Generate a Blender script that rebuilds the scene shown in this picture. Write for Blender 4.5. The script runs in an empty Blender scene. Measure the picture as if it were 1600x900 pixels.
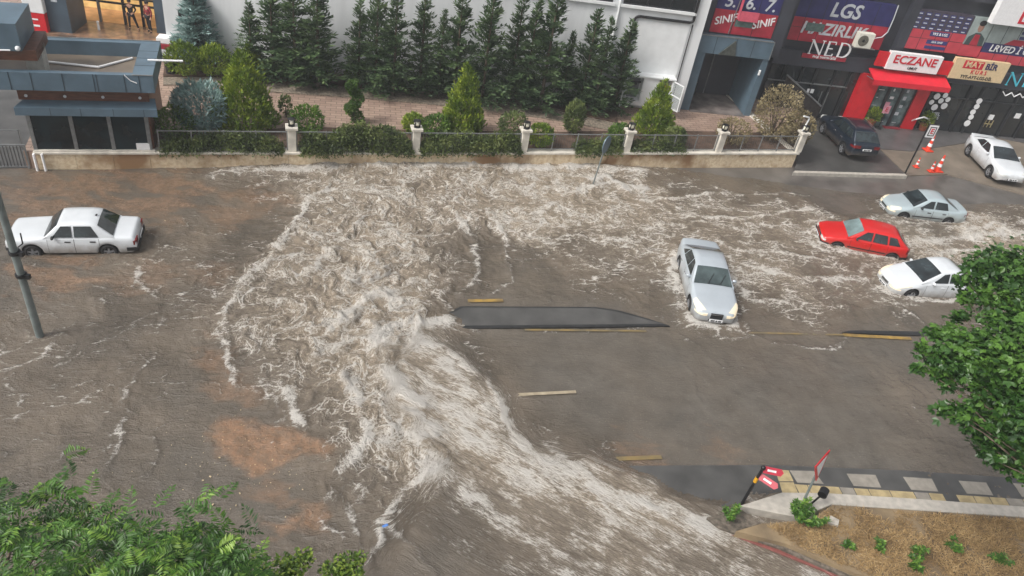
import bpy, bmesh, math, random
import numpy as np
from mathutils import Vector, Matrix
R = math.radians
rng = np.random.default_rng(7)
random.seed(7)
scene = bpy.context.scene
COL = scene.collection

# ------------------------------------------------------------------ camera, world, sun, exposure
CAM_H, DEP, ROLL, FPX = 17.3, 36.3, 10.0, 1190.0
_F = Vector((0, math.cos(R(DEP)), -math.sin(R(DEP))))
_R0 = Vector((1, 0, 0)); _U0 = _R0.cross(_F)
_RT = _R0 * math.cos(R(ROLL)) + _U0 * math.sin(R(ROLL))
_UP = -_R0 * math.sin(R(ROLL)) + _U0 * math.cos(R(ROLL))
cam_d = bpy.data.cameras.new('camera'); cam = bpy.data.objects.new('camera', cam_d); COL.objects.link(cam)
M3 = Matrix((_RT, _UP, -_F)).transposed()
cam.matrix_world = Matrix.Translation((0, 0, CAM_H)) @ M3.to_4x4()
cam_d.sensor_fit = 'HORIZONTAL'; cam_d.sensor_width = 36.0; cam_d.lens = 36.0 * FPX / 1600.0
cam_d.clip_start = 0.1; cam_d.clip_end = 2000
scene.camera = cam
SUN_EL, SUN_ROT = 48.0, 234.0
w = bpy.data.worlds.new('World'); scene.world = w; w.use_nodes = True
nt = w.node_tree; nt.nodes.clear()
sky = nt.nodes.new('ShaderNodeTexSky'); sky.sky_type = 'NISHITA'; sky.sun_disc = False
sky.sun_elevation = R(SUN_EL); sky.sun_rotation = R(SUN_ROT); sky.air_density = 1.0; sky.dust_density = 6.0; sky.ozone_density = 1.0
hs = nt.nodes.new('ShaderNodeHueSaturation'); hs.inputs['Saturation'].default_value = 0.25
bg = nt.nodes.new('ShaderNodeBackground'); bg.inputs['Strength'].default_value = 0.12
wo = nt.nodes.new('ShaderNodeOutputWorld')
nt.links.new(sky.outputs[0], hs.inputs['Color']); nt.links.new(hs.outputs[0], bg.inputs['Color']); nt.links.new(bg.outputs[0], wo.inputs['Surface'])
sd = bpy.data.lights.new('sun', 'SUN'); sd.energy = 1.4; sd.angle = R(16); sd.color = (1.0, 0.97, 0.93)
so = bpy.data.objects.new('sun', sd); COL.objects.link(so)
_a = R(SUN_ROT)
_dir = Vector((math.sin(_a) * math.cos(R(SUN_EL)), math.cos(_a) * math.cos(R(SUN_EL)), math.sin(R(SUN_EL))))
so.rotation_euler = _dir.to_track_quat('Z', 'Y').to_euler(); so.location = (0, -10, 40)
vs = scene.view_settings
vs.view_transform = 'Standard'; vs.look = 'None'; vs.gamma = 1.0; vs.use_curve_mapping = False; vs.exposure = 0.52

# ------------------------------------------------------------------ survey: photo pixel -> point of the real ground / facade
def ray(px, py):
    return (_F * FPX + _RT * (px - 800) - _UP * (py - 450)).normalized()
def G(px, py, z=0.0):
    v = ray(px, py); t = (z - CAM_H) / v.z
    return Vector((0, 0, CAM_H)) + v * t
class Plane:                       # a vertical facade: local x along it, local y into the building, z up
    def __init__(s, p0, yaw):
        s.p0 = Vector((p0[0], p0[1], 0)); s.yaw = R(yaw)
        s.u = Vector((math.cos(s.yaw), math.sin(s.yaw), 0)); s.n = Vector((-math.sin(s.yaw), math.cos(s.yaw), 0))
    def F(s, px, py, d=0.0):       # d = depth of the plane (negative = in front of the facade)
        v = ray(px, py); o = Vector((0, 0, CAM_H))
        t = ((s.p0 + s.n * d) - o).dot(s.n) / v.dot(s.n); p = o + v * t
        return (p - s.p0).dot(s.u), p.z
    def W(s, u, d=0.0, z=0.0):
        p = s.p0 + s.u * u + s.n * d; return Vector((p.x, p.y, z))
    def L(s, p):                   # world -> local
        q = Vector(p) - s.p0; return Vector((q.dot(s.u), q.dot(s.n), p[2]))

# ------------------------------------------------------------------ materials
MATS = {}
def hexc(r, g, b):
    f = lambda c: (c / 255 / 12.92) if c / 255 <= 0.04045 else ((c / 255 + 0.055) / 1.055) ** 2.4
    return (f(r), f(g), f(b), 1)
def mat(name, col, rough=0.6, metal=0.0, var=0.15, vscale=6.0, bump=0.0, bscale=30.0, coat=0.0, spec=0.5, emit=None, estr=0.0, col2=None, detail=4.0, stretch=None):
    if name in MATS: return MATS[name]
    m = bpy.data.materials.new(name); m.use_nodes = True; t = m.node_tree; b = t.nodes['Principled BSDF']
    c = tuple(col[:3]) + (1,)
    b.inputs['Roughness'].default_value = rough; b.inputs['Metallic'].default_value = metal
    b.inputs['Specular IOR Level'].default_value = spec; b.inputs['Coat Weight'].default_value = coat
    b.inputs['Coat Roughness'].default_value = 0.08
    tc = t.nodes.new('ShaderNodeTexCoord'); src = tc.outputs['Object']
    if stretch:
        mp = t.nodes.new('ShaderNodeMapping'); mp.inputs['Scale'].default_value = stretch
        t.links.new(src, mp.inputs['Vector']); src = mp.outputs['Vector']
    if var > 0:
        n = t.nodes.new('ShaderNodeTexNoise'); n.inputs['Scale'].default_value = vscale; n.inputs['Detail'].default_value = detail
        t.links.new(src, n.inputs['Vector'])
        rp = t.nodes.new('ShaderNodeValToRGB'); e = rp.color_ramp.elements
        d = col2 if col2 else tuple(x * (1 - var) for x in c[:3])
        l = c[:3] if col2 else tuple(min(1, x * (1 + var)) for x in c[:3])
        e[0].position = 0.35; e[0].color = tuple(d[:3]) + (1,); e[1].position = 0.68; e[1].color = tuple(l) + (1,)
        t.links.new(n.outputs['Fac'], rp.inputs['Fac']); t.links.new(rp.outputs['Color'], b.inputs['Base Color'])
    else:
        b.inputs['Base Color'].default_value = c
    if bump > 0:
        n2 = t.nodes.new('ShaderNodeTexNoise'); n2.inputs['Scale'].default_value = bscale; n2.inputs['Detail'].default_value = 3
        t.links.new(src, n2.inputs['Vector'])
        bp = t.nodes.new('ShaderNodeBump'); bp.inputs['Strength'].default_value = bump; bp.inputs['Distance'].default_value = 0.02
        t.links.new(n2.outputs['Fac'], bp.inputs['Height']); t.links.new(bp.outputs['Normal'], b.inputs['Normal'])
    if emit:
        b.inputs['Emission Color'].default_value = tuple(emit[:3]) + (1,); b.inputs['Emission Strength'].default_value = estr
    MATS[name] = m; return m

# ------------------------------------------------------------------ mesh building
class MB:
    def __init__(s): s.v = []; s.f = []; s.sm = []
    def add(s, vs, fs, smooth=False):
        o = len(s.v); s.v += [tuple(p) for p in vs]
        for f in fs: s.f.append(tuple(i + o for i in f)); s.sm.append(smooth)
        return s
    def box(s, x0, x1, y0, y1, z0, z1, M=None):
        vs = [Vector((x, y, z)) for z in (z0, z1) for y in (y0, y1) for x in (x0, x1)]
        if M is not None: vs = [M @ p for p in vs]
        return s.add(vs, [(0, 2, 3, 1), (4, 5, 7, 6), (0, 1, 5, 4), (2, 6, 7, 3), (0, 4, 6, 2), (1, 3, 7, 5)])
    def cyl(s, a, b, r0, r1=None, n=10, caps=True):
        a = Vector(a); b = Vector(b); r1 = r0 if r1 is None else r1
        d = (b - a).normalized(); x = d.orthogonal().normalized(); y = d.cross(x)
        ring = lambda c, r: [c + (x * math.cos(2 * math.pi * i / n) + y * math.sin(2 * math.pi * i / n)) * r for i in range(n)]
        vs = ring(a, r0) + ring(b, r1)
        fs = [(i, (i + 1) % n, n + (i + 1) % n, n + i) for i in range(n)]
        s.add(vs, fs, True)
        if caps: s.add(ring(a, r0), [tuple(reversed(range(n)))]); s.add(ring(b, r1), [tuple(range(n))])
        return s
    def tube(s, pts, r, n=8):
        for i in range(len(pts) - 1):
            ra = r[i] if hasattr(r, '__len__') else r; rb = r[i + 1] if hasattr(r, '__len__') else r
            s.cyl(pts[i], pts[i + 1], ra, rb, n)
        return s
    def prism(s, poly, z0, z1, M=None):       # poly: list of (x,y); extruded in z
        n = len(poly); A = sum(poly[i][0] * poly[(i + 1) % n][1] - poly[(i + 1) % n][0] * poly[i][1] for i in range(n))
        if A < 0: poly = poly[::-1]
        vs = [Vector((p[0], p[1], z0)) for p in poly] + [Vector((p[0], p[1], z1)) for p in poly]
        if M is not None: vs = [M @ p for p in vs]
        return s.add(vs, [tuple(reversed(range(n))), tuple(range(n, 2 * n))] + [(i, (i + 1) % n, n + (i + 1) % n, n + i) for i in range(n)])
    def sphere(s, c, r, sc=(1, 1, 1), nu=14, nv=8):
        vs = [Vector(c) + Vector((math.cos(2 * math.pi * i / nu) * math.sin(math.pi * j / nv) * r * sc[0], math.sin(2 * math.pi * i / nu) * math.sin(math.pi * j / nv) * r * sc[1], math.cos(math.pi * j / nv) * r * sc[2])) for j in range(nv + 1) for i in range(nu)]
        fs = [(j * nu + i, (j + 1) * nu + i, (j + 1) * nu + (i + 1) % nu, j * nu + (i + 1) % nu) for j in range(nv) for i in range(nu)]
        return s.add(vs, fs, True)
    def build(s, name, m, parent=None, bevel=0.0, label=None, recalc=False, sharp=None):
        me = bpy.data.meshes.new(name); me.from_pydata(s.v, [], s.f)
        me.polygons.foreach_set('use_smooth', s.sm)
        if recalc or bevel > 0:
            bm = bmesh.new(); bm.from_mesh(me)
            bmesh.ops.remove_doubles(bm, verts=bm.verts, dist=1e-5)
            if bevel > 0:
                es = [e for e in bm.edges if len(e.link_faces) == 2 and e.calc_face_angle(0) > 0.5]
                bmesh.ops.bevel(bm, geom=es, offset=bevel, segments=1, affect='EDGES', profile=0.5)
            if recalc: bmesh.ops.recalc_face_normals(bm, faces=bm.faces)
            bm.to_mesh(me); bm.free()
        if sharp: me.set_sharp_from_angle(angle=R(sharp))
        if m: me.materials.append(m)
        o = bpy.data.objects.new(name, me); COL.objects.link(o)
        if parent: o.parent = parent
        if label: o['label'] = label
        return o
    def build_each(s, name, m, parent=None):      # one object per separate piece
        out = []; seen = {}
        par = list(range(len(s.v)))
        def fd(i):
            while par[i] != i: par[i] = par[par[i]]; i = par[i]
            return i
        for f in s.f:
            for i in f[1:]: par[fd(i)] = fd(f[0])
        for f, sm in zip(s.f, s.sm): seen.setdefault(fd(f[0]), []).append((f, sm))
        for fs in seen.values():
            b = MB(); ids = sorted({i for f, _ in fs for i in f}); mp = {i: k for k, i in enumerate(ids)}
            b.v = [s.v[i] for i in ids]; b.f = [tuple(mp[i] for i in f) for f, _ in fs]; b.sm = [q for _, q in fs]; out.append(b.build(name, m, parent))
        return out
def tag(o, label, cat, group=None):
    o['label'] = label; o['category'] = cat
    if group: o['group'] = group
    return o
def thing(name, label, cat, loc=(0, 0, 0), rz=0.0, group=None, scale=1.0):
    o = bpy.data.objects.new(name, None); o.empty_display_size = 0.3; COL.objects.link(o)
    o.location = loc; o.rotation_euler = (0, 0, rz)
    if scale != 1.0: o.scale = (scale,) * 3
    return tag(o, label, cat, group)
def struct(o, kind='structure'):
    o['kind'] = kind; return o
def copy_tree(o, parent=None):
    c = o.copy(); COL.objects.link(c)
    if parent: c.parent = parent
    for ch in list(o.children): copy_tree(ch, c)
    return c
def box(name, m, parent, x0, x1, y0, y1, z0, z1, bevel=0.0, label=None):
    return MB().box(x0, x1, y0, y1, z0, z1).build(name, m, parent, bevel, label)
def npmesh(name, V, Fq, m, parent=None, smooth=False):
    me = bpy.data.meshes.new(name); V = np.asarray(V, np.float32); Fq = np.asarray(Fq, np.int32)
    k = Fq.shape[1]
    me.vertices.add(len(V)); me.vertices.foreach_set('co', V.ravel())
    me.loops.add(Fq.size); me.loops.foreach_set('vertex_index', Fq.ravel())
    me.polygons.add(len(Fq)); me.polygons.foreach_set('loop_start', np.arange(0, Fq.size, k, dtype=np.int32))
    me.polygons.foreach_set('loop_total', np.full(len(Fq), k, np.int32))
    me.update(calc_edges=True); me.validate()
    me.polygons.foreach_set('use_smooth', np.full(len(Fq), smooth))
    if m: me.materials.append(m)
    o = bpy.data.objects.new(name, me); COL.objects.link(o)
    if parent: o.parent = parent
    return o
def text(name, s, m, parent, M, size, bold=0.0, shear=0.0, depth=0.012, align='CENTER', sx=1.0, spacing=1.0):
    """letters standing in the local XZ plane (M places them), size = letter height"""
    cu = bpy.data.curves.new(name, 'FONT'); cu.body = s; cu.size = size / 0.70; cu.align_x = align; cu.align_y = 'CENTER'
    cu.extrude = depth; cu.offset = bold * size; cu.shear = shear; cu.resolution_u = 3; cu.space_character = spacing
    to = bpy.data.objects.new('tmp', cu); COL.objects.link(to)
    bpy.context.view_layer.update(); dg = bpy.context.evaluated_depsgraph_get()
    me = bpy.data.meshes.new_from_object(to.evaluated_get(dg)); bpy.data.objects.remove(to)
    me.transform(M @ Matrix.Rotation(R(90), 4, 'X') @ Matrix.Diagonal((sx, 1, 1, 1)))
    me.name = name; me.materials.clear(); me.materials.append(m)
    o = bpy.data.objects.new(name, me); COL.objects.link(o); o.parent = parent
    return o
# ------------------------------------------------------------------ ground, flood water, island, pavement
asphalt = mat('wet_asphalt', (0.115, 0.105, 0.095), 0.32, var=0.3, vscale=0.8, bump=0.15, bscale=60, detail=8)
MB().add([(-400, -150, 0), (400, -150, 0), (400, 600, 0), (-400, 600, 0)], [(0, 1, 2, 3)]).build('ground', asphalt)['kind'] = 'structure'

def _perlin(x, y, seed):
    r = np.random.default_rng(seed); p = r.permutation(256); p = np.concatenate([p, p]); ang = r.random(256) * 2 * np.pi
    gx, gy = np.cos(ang), np.sin(ang)
    xi = np.floor(x).astype(np.int64); yi = np.floor(y).astype(np.int64); xf = x - xi; yf = y - yi; xi &= 255; yi &= 255
    u = xf * xf * xf * (xf * (xf * 6 - 15) + 10); v = yf * yf * yf * (yf * (yf * 6 - 15) + 10)
    def g(ix, iy, dx, dy):
        h = p[p[ix & 255] + (iy & 255)]; return gx[h] * dx + gy[h] * dy
    a = g(xi, yi, xf, yf); b = g(xi + 1, yi, xf - 1, yf); c = g(xi, yi + 1, xf, yf - 1); d = g(xi + 1, yi + 1, xf - 1, yf - 1)
    return (a + u * (b - a)) * (1 - v) + (c + u * (d - c)) * v
def fbm(x, y, o, seed, gain=0.5):
    s = 0; a = 1.0
    for k in range(o): s = s + a * _perlin(x * 2 ** k + 17.3 * k, y * 2 ** k - 9.1 * k, seed + k); a *= gain
    return s
def ridged(x, y, o, seed, gain=0.5, sharp=3.0):
    s = 0; a = 1.0; t = 0
    for k in range(o):
        s = s + a * np.clip(1 - np.abs(_perlin(x * 2 ** k + 5.7 * k, y * 2 ** k + 3.3 * k, seed + k)) * sharp, 0, 1); t += a; a *= gain
    return s / t
def sstep(a, b, x):
    t = np.clip((x - a) / (b - a), 0, 1); return t * t * (3 - 2 * t)
def segdist(X, Y, pts):
    d = np.full(X.shape, 1e9, np.float32)
    for (ax, ay), (bx, by) in zip(pts[:-1], pts[1:]):
        ux, uy = bx - ax, by - ay; L2 = ux * ux + uy * uy + 1e-9
        t = np.clip(((X - ax) * ux + (Y - ay) * uy) / L2, 0, 1)
        d = np.minimum(d, np.hypot(X - ax - t * ux, Y - ay - t * uy))
    return d
def inpoly(X, Y, pts):
    c = np.zeros(X.shape, bool); n = len(pts)
    for i in range(n):
        (x1, y1), (x2, y2) = pts[i], pts[(i + 1) % n]
        cond = ((y1 > Y) != (y2 > Y)); c ^= cond & (X < (x2 - x1) * (Y - y1) / (y2 - y1 + 1e-12) + x1)
    return c
def g2(px, py, z=0.08): p = G(px, py, z); return (p.x, p.y)

ROAD_YAW = R(21.4); RO = G(650, 265, 0)
RU = Vector((math.cos(ROAD_YAW), math.sin(ROAD_YAW), 0)); RV = Vector((-math.sin(ROAD_YAW), math.cos(ROAD_YAW), 0))
# where the cars stand (photo pixels of the wheels on the visible side), needed by the water for their wakes
def at_wheels(a, b, z, track, side):
    p, q = G(*a, z), G(*b, z); d = (p - q); d.z = 0; d.normalize(); l = Vector((-d.y, d.x, 0)); c = (p + q) / 2 + l * (track / 2 * side)
    return c.x, c.y, math.degrees(math.atan2(d.y, d.x))
CAR_SPOTS = [
    ('old_sedan', 'boxy old white sedan standing in brown water near the gatehouse', (48, 396), (176, 395), .16, 1.45, -1, .97, -.06, 4.25, 1.65, .1),
    ('clio', 'pale silver sedan driving through the flood above the red hatchback', (1411, 339), (1480, 347), .2, 1.45, -1, .97, -.12, 4.26, 1.64, .8),
    ('tipo', 'bright red old hatchback driving through the flood', (1310, 385), (1391, 402), .22, 1.5, -1, .98, -.14, 3.96, 1.70, 1.0),
    ('accent', 'white sedan half hidden by the leafy tree on the right', (1419, 462), (1504, 464), .18, 1.5, -1, 1.0, -.1, 4.37, 1.70, .9),
    ('suv', 'dark blue SUV parked on the dark forecourt with its rear to the road', (1279, 205), (1316, 244), .17, 1.65, -1, 1.0, .17, 0, 0, 0),
    ('fluence', 'white car with spoiler parked by the shop windows facing the road', (1548, 281), (1507, 238), .1, 1.55, 1, 1.05, .08, 0, 0, 0),
    ('passat', 'silver sedan with lit headlights turning across the flooded road', (1076, 479), (1061, 420), .12, 1.6, 1, 1.0, -.03, 4.77, 1.82, 1.0)]
def make_water():
    st = 0.05
    us = np.arange(-21.5, 33.0, st); vsn = np.arange(-34.0, 0.16, st)
    U, V = np.meshgrid(us, vsn); X = RO.x + RU.x * U + RV.x * V; Y = RO.y + RU.y * U + RV.y * V
    # control points measured on the photo: pixel, foam density, flow direction in the picture, turbulence
    J = (-.85, -.5); Lf = (-1, .05)
    C = [  # jet
        (1280, 885, .55, J, .1), (1150, 860, .6, J, .1), (1000, 815, .85, J, .15), (900, 770, .95, J, .25), (830, 715, .95, J, .3), (770, 660, .85, J, .35), (720, 620, .8, J, .3), (660, 590, .7, J, .3), (630, 555, .75, J, .4),
        (700, 690, .75, J, .3), (760, 740, .75, J, .25), (690, 640, .75, J, .3),
        (700, 840, .34, J, .1), (640, 860, .12, J, .05), (900, 880, .5, J, .1), (1050, 890, .55, J, .1), (780, 810, .55, J, .15), (860, 820, .55, J, .15), (620, 895, .1, J, .05), (800, 880, .4, J, .1), (690, 790, .3, J, .15),
        # churned fan
        (620, 500, .95, (-.2, -1), 1), (570, 450, .95, (-.3, -1), 1), (620, 400, .85, (0, -1), .9), (500, 420, .8, (-.7, -.7), .9), (480, 500, .85, (-1, -.3), .9), (410, 470, .7, (-1, -.4), .7), (560, 560, .9, (-1, -.2), 1), (630, 680, .95, (-.9, -.1), 1), (645, 725, .9, (-.8, .2), 1),
        (520, 560, .8, (-1, -.1), .9), (430, 540, .7, (-1, .1), .8), (390, 570, .5, (-1, .3), .6), (470, 630, .6, (-1, .4), .7), (550, 690, .5, (-.8, .6), .7), (590, 740, .55, (-.7, .6), .7), (560, 630, .75, (-.8, .4), .9),
        (545, 350, .8, (-.3, -1), .8), (600, 320, .8, (.2, -1), .8), (690, 290, .8, (.8, -.4), .7), (500, 295, .8, (-.6, -.8), .7), (430, 280, .6, (-1, -.2), .5), (360, 275, .4, (-1, 0), .3), (690, 350, .75, (.6, -.6), .8), (680, 440, .75, (.7, -.4), .8), (740, 400, .35, (.9, -.3), .4),
        (760, 290, .75, (1, -.1), .6), (850, 285, .7, (1, 0), .5), (900, 310, .6, (1, .1), .5), (830, 345, .6, (1, -.1), .5), (950, 330, .55, (1, .1), .45), (1000, 300, .5, Lf, .4), (1080, 295, .3, Lf, .3), (1100, 330, .45, Lf, .35), (780, 430, .12, (1, -.2), .2), (860, 450, .1, (1, -.2), .15), (900, 410, .4, Lf, .35), (980, 380, .45, Lf, .4), (1000, 440, .25, Lf, .25),
        (1030, 410, .45, Lf, .4), (1200, 300, .2, Lf, .2), (1240, 335, .45, Lf, .35), (1190, 390, .45, Lf, .4), (1220, 460, .4, Lf, .35), (1180, 425, .5, Lf, .45), (1300, 430, .4, Lf, .35), (1340, 455, .3, Lf, .3), (1445, 380, .55, Lf, .45), (1550, 370, .6, Lf, .45), (1590, 335, .35, Lf, .3), (1460, 490, .15, Lf, .2), (1320, 290, .0, Lf, .02), (1500, 295, .0, Lf, .02), (1420, 285, .0, Lf, 0), (1150, 272, .12, Lf, .1), (1260, 290, .05, Lf, .05),
        (1100, 400, .45, Lf, .3), (1130, 480, .3, Lf, .2), (1370, 400, .4, Lf, .3), (1440, 350, .25, Lf, .25),
        # shallow carriageway
        (760, 480, .05, Lf, .05), (900, 500, .04, Lf, .02), (900, 550, .08, Lf, .05), (1010, 560, .1, Lf, .05), (1100, 535, .18, Lf, .1), (1200, 535, .12, Lf, .1), (880, 650, .03, Lf, .03), (1100, 650, .03, Lf, .05), (1300, 600, .08, Lf, .12), (1450, 620, .2, Lf, .25), (1500, 690, .14, Lf, .2), (1400, 550, .08, Lf, .08), (1250, 690, .03, Lf, .05), (1000, 710, .03, Lf, .03), (820, 600, .08, Lf, .05), (850, 690, .1, Lf, .05), (760, 560, .2, Lf, .1), (1580, 520, .35, Lf, .3),
        # quiet left
        (250, 395, .4, (-.5, .8), .3), (290, 440, .42, (-.6, .6), .35), (200, 330, .03, (-1, 0), .1), (100, 290, .05, (-1, 0), .08), (300, 310, .06, (-1, 0), .15), (400, 330, .12, (-1, .1), .2), (330, 370, .2, (-.8, .4), .25), (100, 430, .12, (-.9, .4), .15), (200, 460, .2, (-.8, .5), .25), (60, 550, .22, (-.8, .5), .2), (200, 550, .18, (-.9, .3), .25), (300, 540, .14, (-1, .2), .2), (180, 640, .28, (-.2, 1), .3), (90, 680, .18, (-.3, 1), .2), (250, 690, .1, (-.2, 1), .15), (320, 620, .08, (-.6, .7), .1), (400, 640, .1, (-.8, .5), .1), (100, 760, .12, (-.3, 1), .2), (300, 780, .06, (-.3, 1), .12), (440, 800, .08, (-.3, 1), .12), (500, 860, .1, (-.3, 1), .15), (545, 800, .35, (-.6, .8), .5), (560, 850, .3, (-.6, .8), .4), (0, 400, .08, (-1, .2), .1), (40, 620, .2, (-.5, .8), .2), (20, 850, .1, (-.3, 1), .1), (300, 880, .08, (-.3, 1), .1), (430, 700, .04, (-.5, .8), .05)]
    Wt = np.zeros(X.shape, np.float32) + 1e-6; D = np.zeros_like(Wt); VX = np.zeros_like(Wt); VY = np.zeros_like(Wt); T = np.zeros_like(Wt); JET = np.zeros_like(Wt); LEFT = np.zeros_like(Wt)
    wx = X + 0.9 * fbm(X * .35, Y * .35, 3, 91); wy = Y + 0.9 * fbm(X * .35, Y * .35, 3, 95)
    for (px, py, d, dr, tb) in C:
        if px < 420 and d < .3: d = d * 1.2 + .07
        if px > 780 and py < 500 and d > .09: d = min(.9, d * 1.35 + .05)
        cx, cy = g2(px, py); ex, ey = g2(px + dr[0] * 12, py + dr[1] * 12); l = math.hypot(ex - cx, ey - cy)
        k = np.exp(-((wx - cx) ** 2 + (wy - cy) ** 2) / (2 * 1.0 ** 2)).astype(np.float32) + 1e-5 / (1 + (wx - cx) ** 2 + (wy - cy) ** 2)
        Wt += k; D += k * d; VX += k * (ex - cx) / l; VY += k * (ey - cy) / l; T += k * tb; JET += k * (1.0 if dr is J else 0.0); LEFT += k * (1.0 if px < 420 else 0.0)
    D /= Wt; VX /= Wt; VY /= Wt; T /= Wt; JET /= Wt; LEFT /= Wt
    # back-trace through base flow + curl noise: stretches the foam the way the current does
    r = np.random.default_rng(3); modes = []
    for lam, amp in ((3.4, .6), (1.8, .45), (0.9, .3), (0.45, .16)):
        for q in range(6):
            th = r.random() * 6.283; modes.append((6.283 / lam * math.cos(th), 6.283 / lam * math.sin(th), r.random() * 6.283, amp))
    AX = X.astype(np.float32).copy(); AY = Y.astype(np.float32).copy(); turb = np.clip(T * 1.2, 0.12, 1.0)
    for it in range(6):
        if it == 2: BX = AX.copy(); BY = AY.copy()
        cx = np.zeros_like(AX); cy = np.zeros_like(AX)
        for kx, ky, ph, am in modes:
            s = np.cos(kx * AX + ky * AY + ph) * (am / 2.2); n = math.hypot(kx, ky); cx += s * (ky / n); cy -= s * (kx / n)
        AX -= 0.055 * (VX * .6 + turb * cx * 2.4); AY -= 0.055 * (VY * .6 + turb * cy * 2.4)
    # streak coordinates (long along the current)
    JX = X * .5 + BX * .5; JY = Y * .5 + BY * .5
    def rot(px1, py1, px2, py2, sc, AX=AX, AY=AY):
        a = g2(px1, py1); b = g2(px2, py2); d = np.array([b[0] - a[0], b[1] - a[1]]); d /= np.hypot(*d)
        return (AX * d[0] + AY * d[1]) * sc, (-AX * d[1] + AY * d[0])
    js, jn = rot(1250, 885, 680, 590, .22, JX, JY); rs, rn = rot(1500, 400, 900, 400, .42, BX, BY)
    jm = sstep(.3, .7, JET); SX = js * jm + rs * (1 - jm); SY = jn * jm + rn * (1 - jm)
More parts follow.
